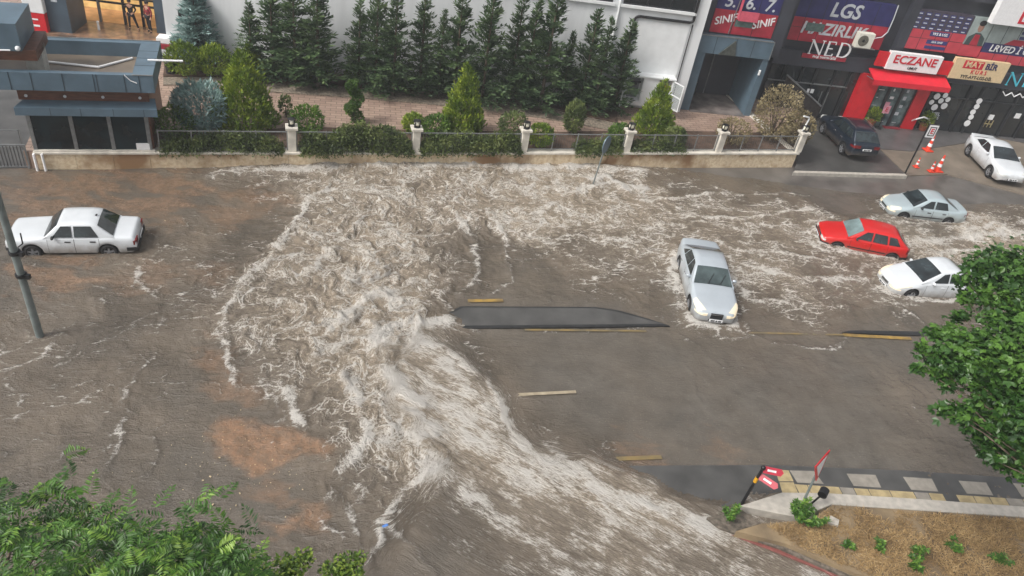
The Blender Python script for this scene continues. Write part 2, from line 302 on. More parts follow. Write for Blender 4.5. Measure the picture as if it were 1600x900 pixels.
    # crest lines: pixel polylines, strength, width (m), height (m)
    CR = [([(352, 545), (345, 510), (375, 455), (420, 415), (440, 385), (465, 350), (482, 318), (520, 300)], .52, .12, .05),
          ([(352, 545), (365, 590), (400, 620)], .5, .12, .04), ([(440, 395), (400, 430), (380, 470)], .3, .12, .03),
          ([(590, 530), (600, 580), (640, 640), (660, 690), (672, 745)], .6, .35, .22),
          ([(672, 745), (630, 772), (606, 810), (590, 850), (572, 885)], .75, .16, .08),
          ([(540, 600), (560, 640), (578, 690), (550, 725), (538, 740)], .7, .18, .1), ([(450, 610), (455, 650), (470, 668)], .6, .2, .06),
          ([(640, 528), (700, 552), (750, 590), (785, 635), (800, 680), (830, 700)], .6, .13, .05), ([(660, 540), (720, 590), (760, 650), (800, 720), (860, 755)], .35, .3, .05),
          ([(800, 690), (850, 725), (930, 765), (1010, 792), (1120, 825)], .55, .3, .05),
          ([(672, 745), (720, 770), (790, 815), (860, 880), (890, 900)], .45, .14, .02), ([(600, 815), (640, 850), (690, 900)], .4, .1, .02), ([(740, 800), (820, 840), (930, 890)], .35, .16, .02),
          ([(590, 525), (640, 515), (700, 510)], .8, .25, .12), ([(700, 515), (800, 517), (920, 516), (1040, 514)], .45, .1, .02), ([(650, 515), (720, 500), (690, 470), (705, 440)], .4, .1, .04),
          ([(1130, 517), (1210, 535), (1290, 547), (1325, 528)], .55, .09, .02), ([(1060, 520), (1110, 560), (1140, 590)], .25, .08, .01), ([(1370, 450), (1400, 480), (1440, 505)], .5, .1, .02),
          ([(190, 615), (200, 660), (175, 700), (160, 750)], .45, .1, .02), ([(265, 385), (225, 410), (215, 435), (235, 460)], .5, .1, .03), ([(100, 525), (60, 560), (0, 585)], .35, .1, .02), ([(170, 640), (150, 620), (200, 590)], .2, .08, .01),
          ([(760, 330), (790, 380), (800, 440), (770, 460)], .5, .1, .03), ([(700, 330), (740, 380), (745, 430), (720, 460)], .5, .12, .04), ([(850, 330), (900, 300), (960, 290), (1010, 300)], .5, .14, .04), ([(920, 285), (950, 280), (975, 300)], .8, .2, .12),
          ([(860, 470), (800, 440)], .25, .08, .01), ([(330, 278), (390, 268), (470, 270), (560, 262), (700, 264), (860, 266), (1000, 268)], .55, .3, .08), ([(1150, 415), (1250, 440), (1370, 440)], .4, .2, .03), ([(1420, 385), (1500, 375), (1600, 365)], .5, .25, .05), ([(1140, 435), (1170, 470), (1240, 480)], .4, .12, .02), ([(1055, 390), (1050, 430), (1062, 480)], .7, .22, .08), ([(1280, 385), (1330, 400), (1400, 405)], .7, .16, .06), ([(1385, 340), (1430, 352), (1500, 350)], .6, .14, .05), ([(1375, 440), (1400, 465), (1440, 472), (1500, 470)], .6, .14, .05), ([(0, 405), (60, 402), (200, 400)], .12, .1, .01),
          ([(40, 520), (62, 532), (85, 525)], .5, .08, .02), ([(120, 500), (60, 530), (0, 560)], .3, .07, .01), ([(300, 470), (230, 500), (150, 540), (90, 575)], .3, .07, .01), ([(330, 440), (270, 470), (240, 520)], .25, .07, .01), ([(140, 600), (60, 640), (0, 660)], .3, .07, .01), ([(240, 560), (190, 610), (185, 640)], .35, .07, .01), ([(120, 690), (90, 720)], .3, .07, .01), ([(250, 640), (245, 700), (215, 760)], .25, .07, .01), ([(410, 600), (440, 650), (420, 690)], .3, .08, .01), ([(520, 760), (510, 810), (535, 850)], .35, .08, .02), ([(560, 770), (545, 810), (560, 860)], .35, .1, .02),
          ([(1060, 340), (1150, 345), (1270, 330)], .4, .14, .03), ([(1000, 360), (1100, 350), (1180, 370)], .35, .12, .03), ([(1160, 395), (1240, 400), (1290, 410)], .35, .12, .02), ([(1000, 420), (1040, 440), (1050, 470)], .35, .1, .02), ([(850, 380), (920, 370), (1000, 385)], .3, .12, .02), ([(780, 400), (800, 440), (860, 460)], .3, .08, .01), ([(1440, 400), (1520, 395), (1600, 400)], .4, .16, .03), ([(1430, 362), (1520, 360), (1600, 348)], .4, .14, .03), ([(1000, 320), (1120, 305), (1260, 305)], .45, .12, .03), ([(1075, 575), (1095, 620), (1110, 660)], .18, .06, .01), ([(1150, 620), (1060, 700)], .14, .06, .01), ([(1480, 600), (1540, 590), (1600, 600)], .2, .06, .01), ([(1430, 640), (1520, 650), (1600, 640)], .18, .06, .01), ([(1400, 680), (1500, 700), (1600, 700)], .16, .06, .01), ([(760, 620), (790, 650), (820, 690)], .35, .1, .02), ([(850, 690), (880, 720), (900, 740)], .3, .09, .01), ([(690, 560), (740, 600), (775, 650)], .35, .12, .02), ([(800, 730), (850, 745), (890, 735)], .3, .1, .01), ([(700, 640), (760, 700), (850, 760)], .3, .3, .03), ([(600, 430), (560, 400), (520, 400), (480, 430)], .4, .2, .1), ([(640, 480), (590, 470), (540, 500), (500, 540)], .4, .25, .12), ([(560, 560), (500, 560), (450, 580)], .35, .2, .08), ([(630, 600), (600, 640), (610, 700)], .4, .3, .14)]
    CREST = np.zeros_like(AX); H = np.zeros_like(AX)
    ox = .28 * fbm(X * .9, Y * .9, 4, 41, .6); oy = .28 * fbm(X * .9, Y * .9, 4, 55, .6)
    brk = np.clip(.8 + 1.1 * fbm(X * .8, Y * .8, 3, 77), .15, 1.3)
    for pts, s, wd, h in CR:
        q = [g2(*p) for p in pts]; xs = [a for a, b in q]; ys = [b for a, b in q]
        msk = (X > min(xs) - 2) & (X < max(xs) + 2) & (Y > min(ys) - 2) & (Y < max(ys) + 2)
        d = segdist((X + ox)[msk], (Y + oy)[msk], q)
        CREST[msk] = np.maximum(CREST[msk], s * np.exp(-(d / wd) ** 2) * brk[msk]); H[msk] = np.maximum(H[msk], h * np.exp(-(d / (wd * 1.8)) ** 2))
    for key, lab, a_, b_, z_, tr_, sd_, sc_, dz_, L_, W_, wk in CAR_SPOTS:
        if not wk: continue
        cx, cy, yw = at_wheels(a_, b_, z_, tr_, sd_); c_, s_ = math.cos(R(yw)), math.sin(R(yw)); mk = (np.abs(X - cx) < 5) & (np.abs(Y - cy) < 5); xx = X[mk] - cx; yy = Y[mk] - cy
        lx = np.abs(xx * c_ + yy * s_ + ox[mk] * .5) - L_ * sc_ / 2 + .35; ly = np.abs(-xx * s_ + yy * c_ + oy[mk] * .5) - W_ * sc_ / 2 + .35
        d = np.hypot(np.maximum(lx, 0), np.maximum(ly, 0)) + np.minimum(np.maximum(lx, ly), 0) - .35; nose = sstep(-1, 2.2, xx * c_ + yy * s_)
        amp = wk * (.35 + .65 * nose) * np.clip(.55 + 1.3 * fbm(X[mk] * 1.1, Y[mk] * 1.1, 3, 171), .05, 1.2)
        CREST[mk] = np.maximum(CREST[mk], .75 * amp * np.exp(-(np.maximum(d, 0) / .17) ** 2) + .38 * amp * np.exp(-((d - .55) / .14) ** 2)); H[mk] = np.maximum(H[mk], wk * (.03 + .05 * nose) * np.exp(-(np.maximum(d, 0) / .25) ** 2)); D[mk] = np.maximum(D[mk], .45 * wk * np.exp(-(np.maximum(d, 0) / .8) ** 2))
    rg = ridged(AX * .55, AY * .55, 5, 11, .58, 2.6); rs2 = ridged(SX * 1.3, SY * 1.3, 4, 23, .6, 2.4)
    hb = .27 * T ** 1.2 * (1 - jm * .6) * (rg - .35) + .15 * T ** 1.2 * (1 - jm) * fbm(AX * 1.6, AY * 1.6, 4, 31, .6) + (.09 * jm * D + .07 * (1 - jm) * T + .006) * (rs2 - .3) + .006 * fbm(X * 1.4, Y * 1.4, 4, 61) + .012 * sstep(4.5, 9.5, X) * sstep(28, 24, Y) * fbm(rs * 9, rn * 4.2, 3, 131)
    flood = np.clip(D * .12 + T * .10, 0, .2)
    px_r = inpoly(X, Y, [g2(690, 520), g2(1330, 535), g2(1620, 545), g2(1640, 740), g2(890, 730)])
    Z = .06 + flood + hb * 1.15 + H
    # the flood thins out up the forecourt on the right
    a = g2(1130, 262); b = g2(1640, 318); nrm = np.array([-(b[1] - a[1]), b[0] - a[0]]); nrm = nrm / np.hypot(*nrm)
    dist = (X - a[0]) * nrm[0] + (Y - a[1]) * nrm[1]
    Z -= sstep(-2.0, 1.0, dist) * .3
    # mud
    MUD = np.zeros_like(AX)
    poly = [g2(*p) for p in [(325, 675), (345, 655), (400, 660), (470, 680), (538, 706), (500, 722), (470, 712), (430, 738), (400, 750), (360, 725), (330, 705)]]
    sd = segdist(X + ox * .5, Y + oy * .5, poly + [poly[0]]); sgn = np.where(inpoly(X + ox * .5, Y + oy * .5, poly), 1, -1) * sd
    MUD = np.maximum(MUD, sstep(-.12, .28, sgn + .22 * fbm(X * 1.6, Y * 1.6, 5, 5, .6)))
    for (px, py, rr, s) in [(490, 815, .9, .8), (430, 770, 1.0, .45), (365, 600, 1.2, .5), (340, 560, 1.2, .45), (130, 300, 3.0, .6), (260, 290, 2.4, .6), (60, 340, 2.6, .5), (250, 320, 2.4, .55), (350, 330, 1.8, .45), (90, 430, 2.0, .6), (60, 290, 2.2, .5), (400, 310, 1.6, .5), (230, 430, 1.6, .35), (420, 320, 1.5, .4), (1000, 720, 1.2, .35), (930, 725, 1.0, .35), (390, 620, .8, .5), (330, 430, 1.5, .3), (1120, 705, 1.4, .25)]:
        cx, cy = g2(px, py); dd = np.hypot(X - cx, Y - cy) / rr
        nn = fbm(AX * .5, AY * 1.3, 5, 83, .6) * 1.6
        MUD = np.maximum(MUD, s * sstep(.25, .75, (1 - dd) + nn * .55))
    # how thick the silt suspension is (thin film over the asphalt reads darker)
    thin = sstep(.45, .0, D + .35 * T) * .9
    thin = np.clip(thin + .35 * fbm(AX * .5, AY * .5, 4, 47), 0, 1)
    ny, nx = X.shape
    # leave out what can never be seen: sheet cells right of / below the picture
    idx = np.arange(nx * ny).reshape(ny, nx)
    Q = np.stack([idx[:-1, :-1], idx[:-1, 1:], idx[1:, 1:], idx[1:, :-1]], -1).reshape(-1, 4)
    Pc = np.stack([X.ravel()[Q[:, 0]], Y.ravel()[Q[:, 0]]], 1); zc = np.array(_F[:]); rt = np.array(_RT[:]); up = np.array(_UP[:])
    P3 = np.column_stack([Pc, np.full(len(Pc), -CAM_H)]); dep = P3 @ zc; sx = 800 + FPX * (P3 @ rt) / dep; sy = 450 - FPX * (P3 @ up) / dep
    keep = (dep > 0) & (sx > -260) & (sx < 1860) & (sy < 1080) & (sy > 0)
    Q = Q[keep]; used = np.unique(Q); remap = np.full(nx * ny, -1, np.int64); remap[used] = np.arange(len(used)); Q = remap[Q]
    co = np.stack([X.ravel(), Y.ravel(), Z.ravel()], 1)[used]
    o = npmesh('flood_water', co, Q, None, smooth=True); me = o.data
    def fa(n, a): at = me.attributes.new(n, 'FLOAT', 'POINT'); at.data.foreach_set('value', a.ravel()[used].astype(np.float32))
    def va(n, a, b): at = me.attributes.new(n, 'FLOAT_VECTOR', 'POINT'); at.data.foreach_set('vector', np.stack([a.ravel(), b.ravel(), np.zeros(a.size)], 1)[used].astype(np.float32).ravel())
    fa('dens', D); fa('crest', CREST); fa('mud', MUD); fa('streak', np.clip(jm + (1 - sstep(.3, .7, T)) * .8, 0, 1)); fa('thin', thin); fa('turb', T); fa('rg', rg * (1 - jm) + rs2 * jm); fa('jet', jm)
    va('adv', AX, AY); va('advf', BX, BY); va('str', SX, SY)
    return struct(o)

def water_material():
    m = bpy.data.materials.new('flood_water'); m.use_nodes = True; t = m.node_tree; b = t.nodes['Principled BSDF']; N = t.nodes.new; Lk = t.links.new
    def at(n, vec=False): a = N('ShaderNodeAttribute'); a.attribute_name = n; return a.outputs['Vector' if vec else 'Fac']
    def mth(op, x, y=None, z=None, clamp=False):
        n = N('ShaderNodeMath'); n.operation = op; n.use_clamp = clamp
        for i, q in enumerate((x, y, z)):
            if q is None: continue
            if hasattr(q, 'is_output'): Lk(q, n.inputs[i])
            else: n.inputs[i].default_value = q
        return n.outputs[0]
    def noise(v, sc, det=5, dist=0.0, rough=.55):
        n = N('ShaderNodeTexNoise'); n.inputs['Scale'].default_value = sc; n.inputs['Detail'].default_value = det; n.inputs['Distortion'].default_value = dist; n.inputs['Roughness'].default_value = rough
        Lk(v, n.inputs['Vector']); return n.outputs['Fac']
    def mixc(f, a, c):
        n = N('ShaderNodeMix'); n.data_type = 'RGBA'
        Lk(f, n.inputs[0])
        for i, q in ((6, a), (7, c)):
            if hasattr(q, 'is_output'): Lk(q, n.inputs[i])
            else: n.inputs[i].default_value = q
        return n.outputs[2]
    def ss(x, a, c):
        n = N('ShaderNodeMapRange'); n.interpolation_type = 'SMOOTHSTEP'; Lk(x, n.inputs[0]); n.inputs[1].default_value = a; n.inputs[2].default_value = c; return n.outputs[0]
    def ridge(x, k): return mth('SUBTRACT', 1.0, mth('MULTIPLY', mth('ABSOLUTE', mth('SUBTRACT', x, .5)), k), clamp=True)
    adv, stx, af = at('adv', 1), at('str', 1), at('advf', 1); tc = N('ShaderNodeTexCoord').outputs['Object']
    dens, crest, mud, strk, thin, turb, rg = at('dens'), at('crest'), at('mud'), at('streak'), at('thin'), at('turb'), at('rg')
    # filaments: lace of thin foam lines, in swirled and in current-stretched coordinates
    def vmath(op, x, y):
        n = N('ShaderNodeVectorMath'); n.operation = op
        for i, q in enumerate((x, y)):
            if hasattr(q, 'is_output'): Lk(q, n.inputs[i])
            else: n.inputs[i].default_value = (q, q, 0) if not isinstance(q, tuple) else q
        return n.outputs[0]
    def warp(v, sc, amt):
        n = N('ShaderNodeTexNoise'); n.inputs['Scale'].default_value = sc; n.inputs['Detail'].default_value = 5; n.inputs['Roughness'].default_value = .6; Lk(v, n.inputs['Vector'])
        return vmath('ADD', v, vmath('MULTIPLY', vmath('SUBTRACT', n.outputs['Color'], .5), amt))
    def lace(v, sc, w0, seed=0.0):
        o = N('ShaderNodeTexVoronoi'); o.feature = 'DISTANCE_TO_EDGE'; o.voronoi_dimensions = '2D'; o.inputs['Scale'].default_value = sc; o.inputs['Randomness'].default_value = 1
        Lk(vmath('ADD', v, (seed, seed * 1.7, 0)), o.inputs['Vector']); return ss(o.outputs['Distance'], w0, 0.0)
    wa = warp(adv, 1.2, .75); wf = warp(af, 2.6, .42); ws_ = warp(stx, 1.8, .45)
    l1 = lace(wa, 1.25, .075); l2 = lace(wf, 3.4, .11, 3.1); l3 = lace(wf, 7.5, .2, 7.7); r1 = ridge(noise(af, 6.5, 6, .5, .7), 6); r2 = ridge(noise(af, 15, 5, .5, .72), 4)
    m1 = lace(ws_, 1.9, .10, 1.3); m2 = lace(ws_, 4.6, .15, 5.5); m3 = ridge(noise(stx, 10, 5, .3, .65), 6); m4 = ridge(noise(stx, 22, 4, .2, .65), 4)
    def gate(v, sc, lo, hi): return ss(noise(v, sc, 4, .3, .6), lo, hi)
    iso = mth('ADD', mth('ADD', mth('MULTIPLY', mth('MULTIPLY', l1, gate(af, 2.2, .38, .6)), .85), mth('MULTIPLY', mth('MULTIPLY', l2, gate(adv, 1.7, .44, .66)), .62)), mth('ADD', mth('MULTIPLY', mth('MULTIPLY', l3, gate(af, 1.9, .42, .64)), .5), mth('ADD', mth('MULTIPLY', r1, .36), mth('MULTIPLY', r2, .24))))
    st_ = mth('ADD', mth('ADD', mth('MULTIPLY', mth('MULTIPLY', m1, gate(stx, 2.6, .42, .62)), .9), mth('MULTIPLY', mth('MULTIPLY', m2, gate(stx, 2.1, .42, .64)), .75)), mth('ADD', mth('MULTIPLY', m3, .40), mth('MULTIPLY', m4, .22)))
    mixf = N('ShaderNodeMix'); mixf.data_type = 'FLOAT'; Lk(strk, mixf.inputs[0]); Lk(iso, mixf.inputs[2]); Lk(st_, mixf.inputs[3]); fil = mixf.outputs[0]
    # long fast streaks of the torrent
    j1 = noise(stx, 3.4, 6, .3, .68); j2 = noise(stx, 11, 6, .3, .7); j3 = noise(stx, 1.7, 5, .6, .65); jetf = mth('MULTIPLY', ss(mth('ADD', mth('ADD', mth('MULTIPLY', j1, .45), mth('MULTIPLY', j2, .25)), mth('MULTIPLY', j3, .3)), .33, .62), 1.15)
    mixj = N('ShaderNodeMix'); mixj.data_type = 'FLOAT'; Lk(mth('MULTIPLY', at('jet'), .66), mixj.inputs[0]); Lk(fil, mixj.inputs[2]); Lk(jetf, mixj.inputs[3]); fil = mixj.outputs[0]
    patch = ss(noise(adv, .8, 5, .3), .30, .66); fine = ss(mth('ADD', mth('MULTIPLY', noise(tc, 17, 6, .2, .8), .6), mth('MULTIPLY', noise(af, 6, 6, .4, .75), .4)), .37, .63)
    am = mth('MULTIPLY', fil, mth('MULTIPLY', mth('POWER', dens, .75), mth('ADD', .5, mth('MULTIPLY', patch, .95))))
    am = mth('ADD', am, mth('MULTIPLY', mth('MULTIPLY', rg, dens), .22))
    am = mth('ADD', am, mth('MULTIPLY', crest, mth('ADD', .75, mth('MULTIPLY', fil, .7))))
    fj = ss(noise(stx, 26, 5, .2, .75), .34, .66); fm_ = N('ShaderNodeMix'); fm_.data_type = 'FLOAT'; Lk(at('jet'), fm_.inputs[0]); Lk(fine, fm_.inputs[2]); Lk(fj, fm_.inputs[3])
    am = mth('MULTIPLY', am, mth('ADD', .58, mth('MULTIPLY', fm_.outputs[0], .70)))
    foam = ss(am, .40, 1.12); churn = mth('ADD', mth('MULTIPLY', ss(am, .16, .85), ss(dens, .2, .9)), mth('MULTIPLY', ss(dens, .5, .95), mth('ADD', .22, mth('MULTIPLY', fine, .3))), clamp=True)
    # water body
    big = noise(adv, .45, 6, .2, .6); body = mixc(ss(big, .3, .7), hexc(84, 76, 66), hexc(112, 101, 88))
    film = mixc(ss(noise(tc, 1.1, 7, .3, .6), .3, .72), hexc(84, 79, 72), hexc(100, 94, 86))
    sp = mth('MULTIPLY', ss(noise(tc, 34, 2, 0, .5), .66, .74), .42)
    col = mixc(thin, body, film)
    mudc = mixc(ss(noise(adv, 2.2, 6, .4, .65), .3, .7), hexc(112, 88, 66), hexc(156, 120, 92))
    mudf = mth('MULTIPLY', mud, mth('ADD', .5, mth('MULTIPLY', ss(noise(tc, 7, 6, 0, .75), .3, .7), .5)), clamp=True)
    col = mixc(mudf, col, mudc)
    col = mixc(mth('MULTIPLY', churn, .85), col, hexc(166, 151, 131))
    col = mixc(sp, col, hexc(176, 164, 146))
    col = mixc(mth('MULTIPLY', foam, .92), col, hexc(228, 223, 215))
    Lk(col, b.inputs['Base Color'])
    rough = mth('ADD', .07, mth('MULTIPLY', foam, .5), clamp=True); rough = mth('ADD', rough, mth('MULTIPLY', mudf, .45), clamp=True); Lk(rough, b.inputs['Roughness'])
    b.inputs['IOR'].default_value = 1.36; b.inputs['Specular IOR Level'].default_value = .75
    rip = mth('ADD', mth('MULTIPLY', noise(stx, 7, 4, .6), .8), mth('ADD', mth('MULTIPLY', noise(tc, 16, 3), .4), mth('MULTIPLY', noise(stx, 2.6, 3, .5), .9)))
    hgt = mth('ADD', mth('MULTIPLY', rip, mth('ADD', .30, mth('MULTIPLY', turb, .9))), mth('MULTIPLY', am, .9))
    bp = N('ShaderNodeBump'); bp.inputs['Strength'].default_value = .85; bp.inputs['Distance'].default_value = .075; Lk(hgt, bp.inputs['Height']); Lk(bp.outputs['Normal'], b.inputs['Normal'])
    return m
water = make_water(); water.data.materials.append(water_material())

# painted lines seen through the thin film
def strip(name, pts, width, z, m):
    """flat painted strip along a line of pixels"""
    P = [G(px, py, z) for px, py in pts]; vs = []
    for i, p in enumerate(P):
        d = (P[min(i + 1, len(P) - 1)] - P[max(i - 1, 0)]); d.z = 0; d.normalize(); n = Vector((-d.y, d.x, 0)) * width / 2
        vs += [p + n, p - n]
    o = MB().add(vs, [(2 * i + 1, 2 * i + 3, 2 * i + 2, 2 * i) for i in range(len(P) - 1)]).build(name, m); return struct(o)
yel = mat('worn_yellow_paint', hexc(172, 138, 62), .5, var=.35, vscale=3, col2=hexc(120, 100, 62), detail=8)
yel2 = mat('drowned_yellow_paint', hexc(140, 118, 70), .4, var=.35, vscale=2, col2=hexc(104, 94, 72), detail=8)
whp = mat('drowned_white_paint', hexc(178, 165, 140), .4, var=.3, vscale=3, col2=hexc(140, 128, 108), detail=8)
for nm, pts, wd, m in [('road_marking_yellow', [(731, 470), (786, 469)], .16, yel), ('road_marking_yellow', [(1318, 523), (1424, 529)], .17, yel), ('road_marking_yellow', [(905, 719), (1034, 714)], .15, yel2), ('road_marking_white', [(778, 618), (900, 612)], .13, whp), ('road_marking_yellow', [(820, 515), (1010, 517)], .1, yel2), ('road_marking_yellow', [(1140, 519), (1318, 523)], .09, yel2)]:
    strip(nm, pts, wd, .125, m)

def poly(name, pix, z, h, m, kind='structure', bevel=0.0):
    pts = [G(px, py, z) for px, py in pix]
    o = MB().prism([(p.x, p.y) for p in pts], z - h, z).build(name, m, bevel=bevel)
    if kind: o['kind'] = kind
    return o
dark_pave = mat('dark_wet_asphalt', hexc(76, 75, 73), .3, var=.25, vscale=1.2, bump=.15, bscale=50, detail=8)
kerb_m = mat('kerb_stone_dark', hexc(40, 40, 40), .4, var=.25)
poly('median_kerb', [(684, 513), (1048, 509), (1012, 497), (965, 484), (930, 479), (720, 478), (700, 488)], .17, .3, kerb_m, bevel=.02)
poly('median_island', [(694, 509), (1036, 506), (1008, 498.5), (962, 486.5), (928, 481.5), (724, 480.5), (705, 489.5)], .174, .05, dark_pave)
poly('median_kerb', [(1316, 519.5), (1432, 524), (1700, 533), (1700, 528), (1440, 518), (1330, 516)], .15, .3, kerb_m)
# pavement bottom right
poly('pavement', [(868, 738), (905, 728), (1200, 726), (1420, 735), (1720, 756), (1720, 812), (1290, 782), (1150, 800), (1110, 803), (985, 778)], .13, .3, dark_pave, bevel=.01)
til = mat('grey_paving_tile', hexc(142, 136, 126), .45, var=.16, vscale=4, bump=.1, detail=8)
tily = mat('sand_paving_tile', hexc(170, 153, 115), .45, var=.2, vscale=4, bump=.1, detail=8)
def tile(name, pix, m): poly(name, pix, .137, .03, m)
for q in [[(1234, 735), (1272, 736), (1287, 756), (1246, 754)], [(1323, 740), (1368, 742), (1377, 762), (1334, 759)], [(1411, 745), (1456, 748), (1466, 768), (1424, 765)], [(1498, 751), (1541, 754), (1552, 774), (1511, 771)], [(1583, 755), (1630, 758), (1640, 779), (1597, 776)]]: tile('pavement_tile', q, til)
tile('pavement_tile', [(1211, 733), (1232, 735), (1240, 752), (1217, 752)], tily); tile('pavement_tile', [(1218, 753.5), (1240, 753.5), (1247, 770), (1223, 771)], tily)
def row(xs, x0, y0, sl, hh):
    for i in range(len(xs) - 1):
        ya = y0 + (xs[i] - x0) * sl; yb = y0 + (xs[i + 1] - x0) * sl
        tile('pavement_tile', [(xs[i], ya), (xs[i + 1] - 1.5, yb), (xs[i + 1] + 6, yb + hh), (xs[i] + 7, ya + hh)], tily if i % 4 != 3 else til)
row([1242, 1262, 1283, 1312, 1334, 1357, 1390, 1428, 1451, 1474], 1242, 756.5, .066, 13.5)
row([1494, 1521, 1546, 1572, 1598, 1640], 1242, 756.5, .066, 12.5)
# raised verge behind the pavement
kst = mat('pale_kerb_stone', hexc(176, 170, 160), .5, var=.15, vscale=5, bump=.1, detail=8)
poly('verge_kerb', [(1156, 790), (1222, 769), (1290, 770), (1420, 778), (1720, 800), (1720, 816), (1300, 788), (1270, 800), (1268, 812)], .42, .6, kst, bevel=.015)
soil = mat('dry_grass_soil', hexc(146, 127, 98), .9, var=.3, vscale=.9, col2=hexc(84, 71, 57), bump=.6, bscale=14, detail=9)
v = poly('verge_soil', [(1190, 818), (1268, 812), (1300, 789), (1420, 797), (1720, 818), (1760, 960), (1420, 925), (1330, 893), (1230, 850), (1150, 830)], .44, .6, soil)
rub = mat('rubble', hexc(120, 110, 98), .8, var=.4, vscale=8, col2=hexc(70, 64, 56), bump=.8, bscale=18, detail=9)
poly('verge_edge', [(1104, 808), (1160, 796), (1190, 818), (1150, 830), (1230, 850), (1330, 893), (1420, 930), (1398, 932), (1316, 898), (1218, 855), (1124, 824)], .3, .5, rub, bevel=.02)
redk = mat('wet_red_kerb', hexc(122, 72, 66), .4, var=.2, vscale=4, detail=8)
poly('red_kerb', [(1120, 822), (1218, 853), (1316, 896), (1390, 930), (1350, 930), (1290, 892), (1200, 857), (1116, 827)], .2, .4, redk, bevel=.015)

# planted court behind the wall, forecourt of the shops
GZ = 0.85
pav = mat('pink_paver', hexc(170, 138, 120), .4, var=.2, vscale=3)
def brick_mat(name, c1, c2, mort, sc, rough=.45):
    m = bpy.data.materials.new(name); m.use_nodes = True; t = m.node_tree; b = t.nodes['Principled BSDF']
    tc = t.nodes.new('ShaderNodeTexCoord'); mp = t.nodes.new('ShaderNodeMapping'); mp.inputs['Rotation'].default_value = (0, 0, R(-15)); mp.inputs['Scale'].default_value = (sc,) * 3
    br = t.nodes.new('ShaderNodeTexBrick'); br.inputs['Color1'].default_value = c1; br.inputs['Color2'].default_value = c2; br.inputs['Mortar'].default_value = mort
    br.inputs['Scale'].default_value = 1.0; br.inputs['Mortar Size'].default_value = .03; br.inputs['Brick Width'].default_value = .9; br.inputs['Row Height'].default_value = .45
    n = t.nodes.new('ShaderNodeTexNoise'); n.inputs['Scale'].default_value = 1.3; n.inputs['Detail'].default_value = 8
    mx = t.nodes.new('ShaderNodeMix'); mx.data_type = 'RGBA'; mx.blend_type = 'MULTIPLY'; mx.inputs[0].default_value = .6
    rp = t.nodes.new('ShaderNodeValToRGB'); rp.color_ramp.elements[0].position = .3; rp.color_ramp.elements[0].color = (.62, .60, .58, 1); rp.color_ramp.elements[1].position = .7
    L = t.links.new; L(tc.outputs['Object'], mp.inputs[0]); L(mp.outputs[0], br.inputs[0]); L(tc.outputs['Object'], n.inputs['Vector']); L(n.outputs[0], rp.inputs[0]); L(br.outputs['Color'], mx.inputs[6]); L(rp.outputs[0], mx.inputs[7]); L(mx.outputs[2], b.inputs['Base Color'])
    b.inputs['Roughness'].default_value = rough; return m
pinkb = brick_mat('pink_brick_paving', hexc(178, 154, 138), hexc(156, 133, 120), hexc(108, 93, 83), 1.7)
fl = RO + RU * (-15.9) + RV * .12; fr = RO + RU * 14.5 + RV * .12
cp = [fl, fr, G(1262, 190, GZ), G(1262, 190, GZ) + Vector((-2, 14, 0)), fl + RV * 26 - RU * 10, fl + RV * 15 - RU * 10, fl + RV * 15]
struct(MB().prism([(p.x, p.y) for p in cp], -.1, GZ).build('courtyard_paving', pinkb))
bed = mat('bark_soil', hexc(84, 66, 54), .9, var=.35, vscale=3, bump=.6, bscale=14, detail=9)
cob = mat('cobble_kerb', hexc(150, 138, 122), .7, var=.4, vscale=9, col2=hexc(96, 88, 78), bump=.8, bscale=12)
struct(poly('driveway', [(-200, 262), (50, 262), (44, 150), (30, 120), (-200, 110)], 0.03, .3, dark_pave))
struct(poly('planting_bed', [(255, 118), (330, 118), (421, 127), (560, 135), (692, 146), (850, 166), (962, 190), (975, 140), (800, 70), (560, 40), (260, 60)], GZ + .13, .2, bed))
struct(poly('bed_kerb', [(255, 120), (330, 120), (421, 129), (560, 137), (692, 148), (850, 168), (964, 192), (966, 205), (850, 184), (692, 164), (560, 152), (421, 143), (330, 132), (255, 132)], GZ + .06, .12, cob))
struct(poly('planting_bed', [(248, 236), (1240, 236), (1240, 208), (1010, 203), (880, 206), (640, 203), (470, 198), (300, 210), (250, 200)], GZ + .03, .1, bed))
conc = mat('worn_concrete', hexc(118, 108, 96), .5, var=.2, vscale=1.0, bump=.1, detail=8)
poly('forecourt_slab', [(1240, 268), (1416, 273), (1345, 205), (1330, 180), (1150, 170), (1262, 200)], .17, .3, dark_pave)
poly('forecourt_kerb', [(1239, 269.5), (1418, 275), (1414, 271.5), (1242, 266.5)], .185, .3, kst)
poly('forecourt_ramp', [(1418, 274), (1480, 272), (1700, 330), (1700, 190), (1340, 180), (1346, 204)], .06, .2, conc)
poly('shop_forecourt', [(1330, 190), (1346, 206), (1374, 232), (1425, 236), (1560, 215), (1800, 262), (1800, 180), (1340, 160)], .10, .2, mat('grey_paving', hexc(88, 86, 86), .4, var=.2, vscale=1.5, bump=.1, detail=8))
